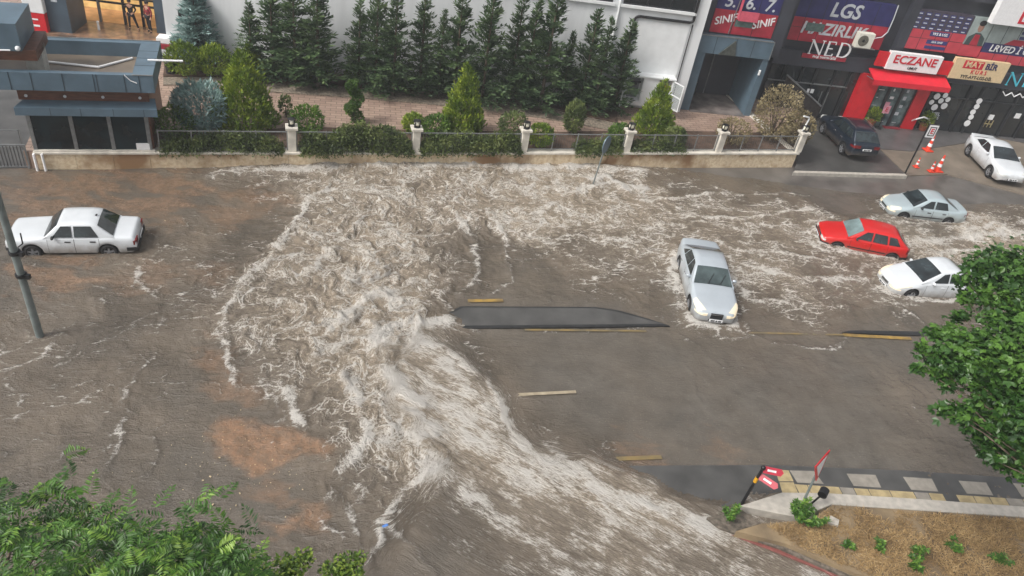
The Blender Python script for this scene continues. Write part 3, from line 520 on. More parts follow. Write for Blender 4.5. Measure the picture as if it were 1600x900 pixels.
# ------------------------------------------------------------------ white building behind the garden
white_w = mat('white_render', hexc(220, 222, 223), .5, var=.10, vscale=.8, bump=.05, bscale=40, detail=9, stretch=(1.6, 1, .25))
white_p = mat('white_painted_metal', hexc(226, 228, 228), .4, var=.05, vscale=2)
frame_d = mat('dark_window_frame', hexc(40, 42, 46), .4, var=.1)
glass_d = mat('dark_glass', hexc(22, 27, 30), .06, var=.4, vscale=.8, spec=.8)
black_m = mat('black_metal', hexc(26, 26, 28), .4, var=.2)
blue_g = mat('blue_grey_cladding', hexc(84, 103, 116), .42, var=.16, vscale=1.2, detail=8)
blue_d = mat('dark_blue_cladding', hexc(66, 80, 92), .42, var=.16, vscale=1.5, detail=8)
seam_m = mat('cladding_seam', hexc(44, 54, 62), .5, var=.1)
steel = mat('grey_steel', hexc(128, 130, 130), .4, metal=.3, var=.15)
lit = mat('lit_interior', hexc(190, 160, 110), .5, var=.55, vscale=2.2, col2=hexc(120, 80, 46), emit=hexc(255, 205, 125), estr=.40, detail=6)
wood = mat('brown_wood', hexc(96, 58, 40), .45, var=.35, vscale=4, stretch=(.6, 4, 4), detail=6)
red_m = mat('red_paint', hexc(200, 26, 38), .4, var=.1, vscale=2)
red_d = mat('red_vinyl', hexc(166, 44, 60), .4, var=.2, vscale=1.5, detail=6)
navy = mat('navy_vinyl', hexc(48, 48, 96), .4, var=.18, vscale=1.5, detail=6)
let_w = mat('white_lettering', hexc(232, 232, 232), .5, var=.04)
let_g = mat('grey_white_lettering', hexc(196, 200, 204), .5, var=.12, vscale=3)
let_n = mat('navy_lettering', hexc(36, 34, 82), .5, var=.05)
let_r = mat('red_lettering', hexc(196, 34, 52), .5, var=.05)
let_k = mat('black_lettering', hexc(30, 30, 34), .5, var=.05)
let_c = mat('cyan_lettering', hexc(80, 190, 210), .5, var=.05)
def quadavg(P, pts, d=0.0):
    """four photo corners TL,TR,BR,BL of a facade rectangle -> u0,u1,z0,z1 in plane P at depth d"""
    q = [P.F(x, y, d) for x, y in pts]
    return ((q[0][0] + q[3][0]) / 2, (q[1][0] + q[2][0]) / 2, (q[2][1] + q[3][1]) / 2, (q[0][1] + q[1][1]) / 2)

WB = Plane(G(968, 165, GZ), 10)
wb = thing('white_building', 'long white rendered building behind the row of dark conifers', 'building', WB.W(0, 0, 0), WB.yaw)
uL = WB.F(262, 70)[0]; uR = WB.F(1066, 160)[0]
box('wall', white_w, wb, uL, uR, .0, 11, .2, 15)
zb = WB.F(965, 8)[1]; u_a = WB.F(700, 0)[0]; u_b = WB.F(957, 4)[0]
def window(parent, u0, u1, z0, z1, nmul, y=-.05, fm=None, gl=None, fw=.07, nh=0):
    fm = fm or frame_d; m = MB()
    m.box(u0, u1, y, y + .1, z0, z0 + fw); m.box(u0, u1, y, y + .1, z1 - fw, z1)
    for i in range(nmul + 2):
        uu = u0 + (u1 - u0 - fw) * i / (nmul + 1); m.box(uu, uu + fw, y + .002, y + .098, z0 + fw, z1 - fw)
    for k in range(nh):
        zz = z0 + (z1 - z0) * (k + 1) / (nh + 1); m.box(u0 + fw, u1 - fw, y + .02, y + .09, zz - .025, zz + .025)
    f = m.build('window_frame', fm, parent)
    MB().box(u0 + .02, u1 - .02, y + .04, y + .062, z0 + .02, z1 - .02).build('pane', gl or glass_d, f)
    return f
for (a, b, nm) in ((u_a, u_b, 6), (WB.F(973, 8)[0], WB.F(1084, 20)[0], 2)):
    f = window(wb, a, b, zb + .12, zb + 1.9, nm)
    box('sill', white_p, f, a - .12, b + .12, -.16, -.05, zb - .02, zb + .12)
# rain pipe and the black gas pipe framing the service panel
u_p = WB.F(963, 30)[0]
MB().cyl((u_p, -.09, .9), (u_p, -.09, 14), .06).build('rain_pipe', white_p, wb)
pz = WB.F(1030, 24)[1] - .15; ul, ur_ = WB.F(984, 60)[0], WB.F(1076, 40)[0]
MB().tube([(ul, -.09, 1.0), (ul, -.09, pz - .2), (ul + .06, -.09, pz - .06), (ul + .2, -.09, pz), (ur_, -.09, pz), (ur_ + .16, -.09, pz + .1), (ur_ + .18, -.09, 14)], .075).build('gas_pipe', black_m, wb)
u2 = WB.F(1062, 110)[0]
MB().tube([(u2, -.06, 1.4), (u2, -.06, pz - .1)], .03).build('thin_pipe', black_m, wb)
box('service_panel', white_p, wb, ul + .2, u2 - .12, -.035, -.001, 2.3, pz - .2)
for px, py in ((283, 20), (770, 25)): 
    uu, zz = WB.F(px, py); box('wall_box', black_m, wb, uu - .12, uu + .12, -.12, -.002, zz - .16, zz + .16)
# service cabinet with open louvred doors
CD = -.55
cab = thing('utility_cabinet', 'white wall cabinet with its two louvred side doors standing open', 'cabinet', WB.W(0, CD, 0), WB.yaw)
u0, u1, z0, z1 = quadavg(WB, [(984, 119), (1053, 124), (1042, 169), (973, 163)], CD); z0 = max(z0, GZ + .12)
w3 = (u1 - u0) / 3
m = MB().box(u0, u1, .5, .53, z0, z1); m.box(u0, u1, 0, .5, z0, z0 + .28).box(u0, u1, 0, .5, z1 - .08, z1)
for uu in (u0, u0 + w3, u0 + 2 * w3, u1 - .05): m.box(uu, uu + .05, .002, .5, z0 + .28, z1 - .08)
m.box(u0 - .12, u1 + .12, -.12, .54, z1, z1 + .07); m.build('body', white_p, cab)
box('closed_door', white_p, cab, u0 + w3 + .05, u0 + 2 * w3, -.02, .02, z0 + .1, z1 - .03)
grey_in = mat('cabinet_inside', hexc(120, 122, 126), .6, var=.2)
for uu in (u0 + .06, u0 + 2 * w3 + .06): box('inside_panel', grey_in, cab, uu, uu + w3 - .12, .44, .495, z0 + .3, z1 - .1)
MB().tube([(u0 + .1, .3, z1 - .5), (u0 + w3 * .5, .3, z1 - .45), (u0 + w3 - .05, .3, z1 - .42)], .05).sphere((u0 + w3 * .6, .25, z1 - .5), .1).build('meter', black_m, cab)
MB().tube([(u0 + 2 * w3 + .1, .3, z1 - .5), (u1 - .1, .3, z1 - .5)], .05).build('meter', mat('yellow_pipe', hexc(190, 140, 50), .5), cab)
louv = mat('louvre_grey', hexc(176, 182, 182), .5, var=.1)
for (hx, ang) in ((u0, R(180 + 62)), (u1, R(-58))):
    D = Matrix.Translation((hx, 0, 0)) @ Matrix.Rotation(ang, 4, 'Z'); L = w3 * .98
    m = MB(); zlo, zhi = z0 + .12, z1 - .04; zm = (zlo + zhi) / 2
    for (a, b, c, d) in ((0, L, zlo, zlo + .06), (0, L, zhi - .06, zhi), (.06, L - .06, zm - .03, zm + .03)): m.box(a, b, -.025, .025, c, d, D)
    for a in (0, L - .06): m.box(a, a + .06, -.024, .024, zlo + .06, zhi - .06, D)
    dr = m.build('door', white_p, cab)
    m = MB(); k = 16
    for i in range(k):
        zz = zlo + .08 + (zhi - zlo - .16) * i / (k - 1); m.box(.05, L - .05, -.012, .012, zz - .02, zz + .022, D)
    m.build('louvre', louv, dr)

# lit entrance at the left end
EP = Plane(G(117, 29, GZ), 8)
ent = thing('entrance_hall', 'lit orange glazed entrance hall framed by blue grey pillars', 'building', EP.W(0, 0, 0), EP.yaw)
e0 = EP.F(100, 27)[0]; e1 = EP.F(252, 36)[0]
box('back_wall', lit, ent, e0, e1, 2.0, 2.2, GZ, 7)  # wall itself glows, in place of lamps inside the hall
tile_o = mat('entrance_tiles', hexc(150, 116, 92), .22, var=.35, vscale=2.5, col2=hexc(96, 80, 70), detail=8)
box('hall_floor', mat('glowing_hall_floor', hexc(150, 112, 78), .3, var=.4, vscale=2, emit=hexc(255, 170, 90), estr=.08), ent, e0, e1, -.02, 2.0, GZ - .2, GZ + .03)  # floor given a faint glow of its own, standing in for lamplight
box('doorstep', tile_o, ent, e0 - .6, e1 + .4, -2.6, -.03, GZ - .2, GZ + .02)
gw = mat('glowing_orange_pane', hexc(200, 150, 90), .1, var=.4, vscale=1.5, emit=hexc(255, 176, 84), estr=.35)  # orange glow put into the pane material, in place of hall light
for i, px in enumerate((100, 119, 158, 196, 224, 252)):
    uu = EP.F(px, 31)[0]; MB().box(uu - .06, uu + .06, -.07, .07, GZ + .03, 7).build('mullion', frame_d if i not in (2,) else steel, ent)
for zz in (GZ + 1.15, GZ + 1.5, GZ + 2.3): box('transom', frame_d, ent, e0, e1, -.05, .05, zz - .05, zz + .05)
MB().cyl(EP.L(G(125, 29, GZ)) + Vector((0, -.2, .0)), EP.L(G(125, 29, GZ)) + Vector((-.7, -.25, 1.9)), .03).cyl(EP.L(G(128, 31, GZ)) + Vector((0, -.2, .0)), EP.L(G(128, 31, GZ)) + Vector((.1, -.25, 1.9)), .03).build('door_leaf', frame_d, ent)
c = EP.L(G(247, 52, GZ)); box('pillar', blue_d, ent, c.x - .05, c.x + 1.05, c.y, c.y + 2.4, GZ, 9)
c = EP.L(G(79, 49, GZ)); box('pillar', blue_d, ent, c.x, c.x + 1.1, c.y, c.y + 1.9, GZ, 9)
nb = EP.L(G(79, 49, GZ)); zz = GZ + 1.75
box('number_plate', mat('pale_plate', hexc(190, 196, 200), .4), ent, nb.x + .35, nb.x + .65, nb.y - .02, nb.y - .003, zz - .15, zz + .15)
c = G(61, 50, GZ)
kio = thing('vending_cabinet', 'red and white cabinet standing beside the blue grey pillar', 'cabinet', c, EP.yaw)
box('body', red_m, kio, -.5, .46, 0, .6, 0, 1.0, .02); box('top_panel', white_p, kio, -.52, .48, -.02, .6, 1.0, 2.2, .02)
box('label_strip', let_w, kio, -.3, .1, -.012, -.001, .62, .7); box('label_strip', let_w, kio, -.2, .12, -.012, -.001, .28, .38)
c = G(155, 47, GZ); p = thing('white_bollard', 'small white post standing alone on the entrance tiles', 'bollard', c)
MB().cyl((0, 0, 0), (0, 0, .42), .07, .05).build('post', white_p, p); MB().sphere((0, 0, .44), .07).build('cap', white_p, p)

# ------------------------------------------------------------------ dark shop building on the right
DBP = Plane(G(1340, 192, .1), 11)
db = thing('shop_building', 'dark grey two storey shop building with banner covered windows', 'building', DBP.W(0, 0, 0), DBP.yaw)
dark_c = mat('charcoal_cladding', hexc(60, 62, 70), .4, var=.14, vscale=1.0, detail=8)
dark_s = mat('charcoal_shopfront', hexc(40, 41, 44), .35, var=.18, vscale=1.0)
glass_s = mat('shop_glass', hexc(38, 42, 44), .08, var=.5, vscale=.6, spec=.8, detail=5)
uL = DBP.F(1095, 60)[0]; uR = DBP.F(1600, 150)[0] + 12
zg = (DBP.F(1260, 98)[1] + DBP.F(1540, 140)[1]) / 2      # top of the ground floor glazing
ub1 = DBP.F(1212, 90)[0]
box('wall', dark_c, db, uL, uR, .35, 12, .0, 13)
PP = Plane(G(1066, 171, GZ), 11)
PD = (PP.p0 - DBP.p0).dot(DBP.n)          # how far the portal stands before the shop facade
ubx = DBP.F(1212, 60)[0]
box('upper_wing', dark_c, db, DBP.F(1095, 60, PD + .3)[0], DBP.F(1226, 60, PD + .3)[0], PD + .35, .34, DBP.F(1090, 60, PD + .3)[1] - .6, 13)
box('fascia', dark_c, db, ub1 - .2, uR, -.12, .35, zg, zg + .9)
box('parapet_band', dark_c, db, uL, uR, .0, .35, DBP.F(1300, 0)[1] + .9, 13)
for px, py in ((1232, 30), (1418, 45), (1108, 25)):
    uu = DBP.F(px, py)[0]; box('pilaster', dark_c, db, uu - .28, uu + .28, -.05, .35, zg + .9, DBP.F(1300, 0)[1] + .9)
mg = MB().box(ub1, uR, .12, .16, .12, zg).build('shop_window', glass_s, db)
m = MB()
uu = ub1
marks = [DBP.F(px, py)[0] for px, py in ((1212, 150), (1240, 150), (1262, 150), (1290, 155), (1312, 160), (1340, 165), (1440, 180), (1462, 180), (1495, 185), (1512, 190), (1540, 190), (1568, 195), (1595, 198))] + [DBP.F(1600, 198)[0] + k * 1.6 for k in range(1, 6)]
for q in marks: m.box(q - .05, q + .05, -.02, .118, .12, zg)
m.build_each('mullion', dark_s, db)
box('transom', steel, db, ub1, DBP.F(1318, 150)[0], -.03, .1, zg * .68, zg * .68 + .05)
box('transom', dark_s, db, DBP.F(1450, 150)[0], uR, -.03, .1, zg * .70, zg * .70 + .06)
# door bars, stickers, ramp rail
for px in (1277, 1287): 
    uu, z_ = DBP.F(px + 4, 152, -.1); MB().cyl((uu, -.1, .5), (uu, -.1, 1.9), .025).build('door_bar', steel, db)
uu, z_ = DBP.F(1266, 142, 0); box('sticker', let_w, db, uu - .22, uu + .22, -.02, -.006, z_ - .13, z_ + .13)
for px, py in ((1548, 183), (1590, 181)):
    uu, z_ = DBP.F(px, py, 0); box('sticker', let_w, db, uu - .2, uu + .2, -.02, -.006, z_ - .17, z_ + .17)
uu, z_ = DBP.F(1544, 193, 0); m = MB()
for k in (-.25, 0, .25): m.box(uu + k - .03, uu + k + .03, -.02, -.006, z_ - .25, z_ + .25)
m.box(uu - .3, uu + .3, -.021, -.005, z_ - .05, z_ + .02); m.build('sticker', mat('gold_vinyl', hexc(150, 138, 100), .5), db)

# banners on the first floor windows
def banner(name, label, pts, rows, mats, ncol, d=-.02, extra=None, grp='printed window banners'):
    u0, u1, z0, z1 = quadavg(DBP, pts, d)
    t = thing(name, label, 'banner', DBP.W(u0, d, z0), DBP.yaw, grp); W_, H_ = u1 - u0, z1 - z0
    zz = 0
    for i, (h, mt) in enumerate(zip(rows, mats)):
        box('printed_panel', mt, t, 0, W_, 0, .36, zz * H_, (zz + h) * H_ - .002); zz += h
    m = MB()
    for i in range(1, ncol): m.box(W_ * i / ncol - .015, W_ * i / ncol + .015, -.006, .01, 0, H_)
    m.box(0, W_, -.005, .01, H_ * .3 - .012, H_ * .3 + .012); m.build('glazing_bar', frame_d, t)
    return t, W_, H_
def T4(x, z, y=-.015): return Matrix.Translation((x, y, z))
zt = DBP.F(1300, 0)[1] + .55
def top(px, py, d=-.02): return px, py
t, W_, H_ = banner('window_banner', 'red and navy school banner on the left windows with SINIF twice', [(1127, -14), (1229, -2), (1202, 58), (1107, 51)], (.58, .42), (red_d, navy), 3, d=PD + .3)
rt_ = Matrix.Rotation(R(-16), 4, 'Y')
for x, s in ((.20, '5.'), (.52, '6.'), (.83, '7.')): text('number', s, let_g, t, T4(W_ * x, H_ * .78), .62, .02, .15)
for x in (.2, .8): text('lettering', 'SINIF', let_w, t, T4(W_ * x, H_ * .34) @ rt_, .40, .02, .15)
box('open_sash', mat('sash_grey', hexc(92, 112, 108), .2, var=.2), t, W_ * .36, W_ * .64, -.03, -.004, H_ * .2, H_ * .36); MB().prism([(0, 0), (.0, -.02), (.02, -.3), (.0, -.3)], H_ * .4, H_ * .9, Matrix.Translation((W_ * .36, -.02, 0))).box(W_ * .36, W_ * .66, -.30, -.27, H_ * .38, H_ * .62).build('tilted_sash', mat('faded_red_vinyl', hexc(205, 90, 108), .3, var=.1), t)
MB().cyl((W_ * .30, -.05, 0), (W_ * .345, -.05, H_ + .4), .025).build('cable', steel, t)
t, W_, H_ = banner('window_banner', 'wide red and navy banner reading LGS HAZIRLIK beside the air conditioner', [(1244, -12), (1404, 10), (1372, 78), (1220, 60)], (.52, .48), (red_d, navy), 6)
text('lettering', 'LGS', let_g, t, T4(W_ * .53, H_ * .74), .78, .03, .12); text('lettering', 'HAZIRLIK', let_g, t, T4(W_ * .48, H_ * .30), .66, .03, .15)
box('open_sash', mat('sash_grey', hexc(92, 112, 108), .2, var=.2), t, W_ * .20, W_ * .38, -.03, -.0165, H_ * .24, H_ * .42)
t, W_, H_ = banner('window_banner', 'red banner with rows of small navy labels above the white pharmacy sign', [(1437, 14), (1520, 25), (1500, 85), (1406, 74)], (.52, .48), (mat('pale_red_vinyl', hexc(190, 66, 78), .4, var=.14, vscale=1.2), mat('grey_dark_vinyl', hexc(72, 66, 78), .35, var=.2)), 4)
pill = mat('navy_label', hexc(54, 58, 112), .5, var=.15)
for r in range(4):
    m = MB()
    for cidx in range(7): m.box(W_ * (.03 + cidx * .14), W_ * (.03 + cidx * .14) + .34, -.012, -.002, H_ * (.53 + .115 * r), H_ * (.53 + .115 * r) + .17)
    m.build_each('navy_label', pill, t)
    m = MB()
    for cidx in range(7): m.box(W_ * (.03 + cidx * .14) + .05, W_ * (.03 + cidx * .14) + .28, -.016, -.013, H_ * (.53 + .115 * r) + .05, H_ * (.53 + .115 * r) + .11)
    m.build_each('label_line', let_g, t)
box('label_plate', pill, t, W_ * .38, W_ * .72, -.014, -.003, H_ * .38, H_ * .5); text('lettering', 'YKS & LGS', let_w, t, T4(W_ * .55, H_ * .44, -.022), .15, .015)
box('label_plate', pill, t, W_ * .38, W_ * .74, -.014, -.003, H_ * .18, H_ * .28); text('lettering', 'ARA SINIF', let_g, t, T4(W_ * .56, H_ * .23, -.022), .12, .01)
box('label_plate', pill, t, W_ * .38, W_ * .74, -.014, -.003, H_ * .05, H_ * .13)
por = mat('portrait_paper', hexc(150, 162, 160), .4, var=.2, vscale=1.5)
t, W_, H_ = banner('portrait_banner', 'grey banner showing a dark haired student in a red jacket', [(1521, 25), (1550, 31), (1531, 92), (1500, 85)], (.3, .7), (mat('pale_red_vinyl', hexc(190, 66, 78), .4), por), 1)
MB().sphere((W_ * .5, -.004, H_ * .76), .24, (.8, .04, 1.15)).build('printed_face', mat('printed_skin', hexc(160, 124, 108), .5), t)
MB().sphere((W_ * .5, -.012, H_ * .87), .24, (.95, .04, .7)).build('printed_hair', let_k, t)
MB().prism([(W_ * .05, H_ * .3), (W_ * .95, H_ * .3), (W_ * .9, H_ * .5), (W_ * .62, H_ * .62), (W_ * .38, H_ * .62), (W_ * .1, H_ * .5)], .008, .02, Matrix.Rotation(R(90), 4, 'X')).build('printed_jacket', mat('printed_jacket', hexc(62, 74, 74), .5), t)
MB().prism([(W_ * .3, H_ * .3), (W_ * .7, H_ * .3), (W_ * .62, H_ * .58), (W_ * .38, H_ * .58)], .021, .028, Matrix.Rotation(R(90), 4, 'X')).build('printed_shirt', red_d, t)
t, W_, H_ = banner('window_banner', 'red and navy banner below the white sign at the right corner', [(1552, 31), (1660, 44), (1640, 112), (1533, 92)], (.22, .24, .54), (mat('pale_red_vinyl', hexc(190, 66, 78), .4), navy, por), 5)
text('lettering', 'LRVED İ OL', let_w, t, T4(W_ * .40, H_ * .34, -.022), .40, .015, .15)
for r in range(3):
    m = MB()
    for cidx in range(5): m.box(W_ * (.42 + cidx * .115), W_ * (.42 + cidx * .115) + .38, -.012, -.002, H_ * (.62 + .12 * r), H_ * (.62 + .12 * r) + .17)
    m.build_each('navy_label', pill, t)
MB().prism([(W_ * .25, H_ * .462), (W_, H_ * .462), (W_, H_ * .6), (W_ * .36, H_ * .6)], .004, .012, Matrix.Rotation(R(90), 4, 'X')).build('red_wedge', red_d, t)

# portal with canopy
po = thing('entrance_portal', 'blue grey entrance portal with a panelled canopy and a triangular emblem', 'entrance', PP.W(0, 0, 0), PP.yaw)
l0, l1 = PP.F(1074, 125)[0], PP.F(1090, 125)[0]; r0, r1 = PP.F(1176, 140)[0], PP.F(1196, 110)[0]
zc0 = (PP.F(1079, 83)[1] + PP.F(1206, 90)[1]) / 2; zc1 = (PP.F(1088, 53)[1] + PP.F(1210, 66)[1]) / 2
c0, c1 = PP.F(1082, 70)[0], PP.F(1207, 78)[0]
box('pillar', blue_g, po, l0, l1, 0, 3.2, GZ - .7, zc0); box('pillar', blue_g, po, r0, r1, 0, 3.2, GZ - .7, zc0)
box('canopy', blue_g, po, c0, c1, -.08, 3.2, zc0, zc1)
m = MB()
for k in (.03, .27, .52, .74): m.box(c0 + (c1 - c0) * k, c0 + (c1 - c0) * k + .03, -.086, -.078, zc0, zc1)
m.build_each('canopy_seam', seam_m, po)
MB().box(c0 + .05, c1 - .02, -.1, -.06, zc1, zc1 + .05).box(c1 - .06, c1 - .02, -.1, -.082, zc0 + .02, zc1).build('flashing', steel, po)
em = mat('emblem_bronze', hexc(70, 74, 70), .4, var=.3)
cm = c0 + (c1 - c0) * .5
MB().prism([(cm - .75, zc0 + .02), (cm + .02, zc1 - .1), (cm + .25, zc0 + .02)], .09, .16, Matrix.Rotation(R(90), 4, 'X')).build('emblem', em, po)
box('porch_floor', mat('wet_marble', hexc(120, 112, 108), .2, var=.4, vscale=1.5, detail=8), po, l1, r0, -.2, 3.2, GZ - .5, GZ + .02)
box('rear_glass', mat('porch_glass', hexc(26, 30, 32), .08, var=.4, spec=.8), po, l1, r0, 2.9, 3.0, GZ + .02, zc0)
for k in (.3, .5): box('door_frame', steel, po, l1 + (r0 - l1) * k, l1 + (r0 - l1) * k + .06, 2.8, 2.9, GZ + .02, zc0)
box('low_wall', dark_s, po, l1, l1 + (r0 - l1) * .3, 2.3, 2.8, GZ + .02, GZ + .8)
for px, py in ((1077, 104), (1186, 113)):
    uu, z_ = PP.F(px, py); MB().cyl((uu, -.06, z_ - .14), (uu, -.06, z_ + .14), .06).build('wall_lamp', let_w, po)
uu, z_ = PP.F(1071, 126); box('door_number', let_g, po, uu - .08, uu + .14, -.015, -.002, z_ - .12, z_ + .1)

# shop signs
def board(name, label, pts, d, m, th=.18, cat='sign', grp=None, bev=.01):
    u0, u1, z0, z1 = quadavg(DBP, pts, d); t = thing(name, label, cat, DBP.W(u0, d, z0), DBP.yaw, grp); W_, H_ = u1 - u0, z1 - z0
    box('board', m, t, 0, W_, 0, th, 0, H_, bev); return t, W_, H_
t, W_, H_ = board('pharmacy_sign', 'white sign with big red letters ECZANE above the red awning', [(1396, 79), (1474, 92), (1463, 118), (1382, 106)], -.7, let_w, .3)
text('lettering', 'ECZANE', let_r, t, T4(W_ * .5, H_ * .60), H_ * .46, .025, 0, sx=W_ * .86 / (H_ * .46 * 5.6)); text('lettering', 'UMUT', let_k, t, T4(W_ * .5, H_ * .18), H_ * .15, .01)
for pts in ([(1378, 81), (1396, 83), (1386, 105), (1366, 102)], [(1473, 96), (1490, 98), (1481, 118), (1464, 116)]):
    u0, u1, z0, z1 = quadavg(DBP, pts, -.6); p = DBP.L(DBP.W(u0, 0, 0)); 
    off = t.location; lx = DBP.L(off).x
    box('red_panel', red_m, t, u0 - lx, u1 - lx, .1, .3, z0 - off.z, z1 - off.z)
# red pharmacy front
ph = thing('pharmacy_shop', 'bright red shopfront frame around the pharmacy display windows', 'shop', DBP.W(0, 0, 0), DBP.yaw)
a0, a1 = DBP.F(1335, 150, -.25)[0], DBP.F(1366, 150, -.25)[0]; b0, b1 = DBP.F(1424, 165, -.25)[0], DBP.F(1444, 165, -.25)[0]
zt_ = DBP.F(1400, 128, -.25)[1] + .3
box('side_pillar', red_m, ph, a0, a1, -.25, .1, .12, zt_); box('side_pillar', red_m, ph, b0, b1, -.25, .1, .12, zt_); box('header', red_m, ph, a1, b0, -.25, .1, zt_ - .35, zt_)
disp = mat('display_glass', hexc(120, 138, 140), .1, var=.6, vscale=1.8, col2=hexc(48, 60, 62), detail=7)
for k in range(3):
    q0 = a1 + (b0 - a1) * k / 3; q1 = a1 + (b0 - a1) * (k + 1) / 3
    f = MB().box(q0, q0 + .1, -.15, -.05, .12, zt_ - .35).box(q1 - .1, q1, -.149, -.051, .12, zt_ - .35).build('window_frame', dark_s, ph); MB().box(q0 + .1, q1 - .1, -.1, -.08, .12, zt_ - .35).build('pane', disp, f)
    m = MB()
    for j in range(5): m.box(q0 + .15 + random.random() * .2, q0 + .35 + random.random() * .3, -.118, -.102, .4 + j * .5, .4 + j * .5 + random.random() * .3)
    m.build('poster', random.choice([let_w, let_g]), f)
uu = a1 + (b0 - a1) * .42; box('poster', mat('pink_poster', hexc(214, 150, 165), .5), ph, uu - .2, uu + .2, -.13, -.12, 1.3, 1.7)
# awning
u0 = DBP.F(1361, 106, -.5)[0]; u1 = DBP.F(1479, 122, -.5)[0]; zA = (DBP.F(1361, 106, -.45)[1] + DBP.F(1479, 122, -.45)[1]) / 2; zB = (DBP.F(1360, 121, -1.25)[1] + DBP.F(1479, 139, -1.25)[1]) / 2
aw = thing('shop_awning', 'sloping red fabric awning under the white pharmacy sign', 'awning', DBP.W(u0, 0, 0), DBP.yaw); W_ = u1 - u0
fab = mat('red_fabric', hexc(206, 26, 46), .6, var=.08, vscale=2)
MB().add([(0, -.3, zA), (W_, -.3, zA), (W_, -1.3, zB), (0, -1.3, zB), (0, -.3, zA - .06), (W_, -.3, zA - .06), (W_, -1.27, zB - .05), (0, -1.27, zB - .05)], [(3, 2, 1, 0), (4, 5, 6, 7), (0, 1, 5, 4), (1, 2, 6, 5), (2, 3, 7, 6), (3, 0, 4, 7)]).build('canopy', fab, aw)
MB().box(0, W_, -1.31, -1.28, zB - .3, zB - .02).build('valance', fab, aw)
for k in (.02, .98): MB().cyl((W_ * k, -.3, zA - .5), (W_ * k, -1.25, zB - .06), .025).build('arm', steel, aw)
# course sign
t, W_, H_ = board('course_sign', 'beige sign with red and navy letters MATBIR KURS', [(1498, 89), (1580, 101), (1563, 132), (1480, 120)], -.6, mat('beige_board', hexc(214, 190, 150), .5, var=.06), .25)
box('red_block', let_r, t, W_ * .17, W_ * .53, -.012, -.002, H_ * .55, H_ * .93)
text('lettering', 'MAT', mat('beige_board', hexc(214, 190, 150), .5), t, T4(W_ * .35, H_ * .74, -.02), H_ * .28, .02, sx=1.05); text('lettering', 'BİR', let_n, t, T4(W_ * .68, H_ * .72), H_ * .28, .03)
text('lettering', 'KURS', let_r, t, T4(W_ * .5, H_ * .40), H_ * .19, .01, spacing=1.5); text('lettering', 'TYT-AYT-LGS-DİL', let_k, t, T4(W_ * .5, H_ * .14), H_ * .15, .012)
# big white sign at the corner
t, W_, H_ = board('corner_sign', 'large white sign with a red framed letter at the top right', [(1572, -8), (1680, 8), (1650, 53), (1549, 34)], -.7, let_w, .4)
MB().box(W_ * .36, W_ * .40, -.02, -.002, H_ * .12, H_ * 1.0).box(W_ * .40, W_ * .9, -.019, -.002, H_ * .12, H_ * .2).box(W_ * .40, W_ * .9, -.019, -.002, H_ * .92, H_ * 1.0).build('red_frame', let_r, t)
text('lettering', 'M', let_r, t, T4(W_ * .58, H_ * .56), H_ * .6, .03)
# serif letters N E D
def serif(name, label, pts, m, d=-.3):
    u0, u1, z0, z1 = quadavg(DBP, pts, d); t = thing(name, label, 'sign', DBP.W(u0, d, z0), DBP.yaw); W_, H_ = u1 - u0, z1 - z0
    return t, W_, H_
def strokes(nm, parent, m, segs, y=.0):
    b = MB()
    for i, (x0, z0, x1, z1, w0) in enumerate(segs):
        d = Vector((x1 - x0, 0, z1 - z0)); n = Vector((-d.z, 0, d.x)).normalized() * w0 / 2; a = Vector((x0, y, z0)); c_ = Vector((x1, y, z1)); q = Vector((0, .05 + .001 * (i % 5), 0)); e = Vector((0, -.0015 * (i % 5), 0))
        vs = [a + n + e, a - n + e, c_ - n + e, c_ + n + e]; vs += [v + q for v in vs]
        b.add(vs, [(0, 1, 2, 3), (7, 6, 5, 4), (0, 4, 5, 1), (1, 5, 6, 2), (2, 6, 7, 3), (3, 7, 4, 0)])
    return b.build(nm, m, parent, recalc=False)
def letter_segs(ch, x, w_, h):
    tk, tn = .13 * h, .05 * h
    if ch == 'N': return [(x, 0, x, h, tn), (x, h, x + w_, 0, tk), (x + w_, 0, x + w_, h, tn), (x - .1 * h, .02, x + .1 * h, .02, tn), (x + w_ - .12 * h, h, x + w_ + .12 * h, h, tn), (x - .12 * h, h, x + .05 * h, h, tn)]
    if ch == 'E': return [(x, 0, x, h, tk), (x - .08 * h, .02, x + w_, .02, tn), (x - .08 * h, h, x + w_, h, tn), (x, h * .52, x + w_ * .75, h * .52, tn), (x + w_, 0, x + w_, h * .18, tn), (x + w_, h * .82, x + w_, h, tn)]
    pts = [(x + w_ * (.35 + .65 * math.sin(a)), h / 2 - h / 2 * math.cos(a)) for a in [math.pi * k / 8 for k in range(9)]]
    return [(x, 0, x, h, tk), (x - .08 * h, .02, x + w_ * .4, .02, tn), (x - .08 * h, h, x + w_ * .4, h, tn)] + [(pts[k][0], pts[k][1], pts[k + 1][0], pts[k + 1][1], tn + (tk - tn) * math.sin(math.pi * (k + .5) / 8)) for k in range(8)]
t, W_, H_ = serif('serif_sign', 'white serif letters NED over the dark shopfront', [(1268, 62), (1332, 67), (1326, 92), (1260, 83)], let_w)
for ch, x, w_ in (('N', .06, .26), ('E', .45, .16), ('D', .75, .24)): strokes('letter', t, let_w, letter_segs(ch, x * W_, w_ * W_, H_ * .95))
MB().cyl((0, .03, H_ * .1), (0, .3, H_ * .1), .03).cyl((W_, .03, H_ * .1), (W_, .3, H_ * .1), .03).build('bracket', black_m, t)
t, W_, H_ = serif('serif_sign', 'cyan serif letters and white script at the right edge of the shops', [(1580, 112), (1645, 120), (1640, 142), (1572, 132)], let_c)
for ch, x, w_ in (('N', .03, .24), ('E', .42, .16), ('D', .72, .24)): strokes('letter', t, let_c, letter_segs(ch, x * W_, w_ * W_, H_ * .95))
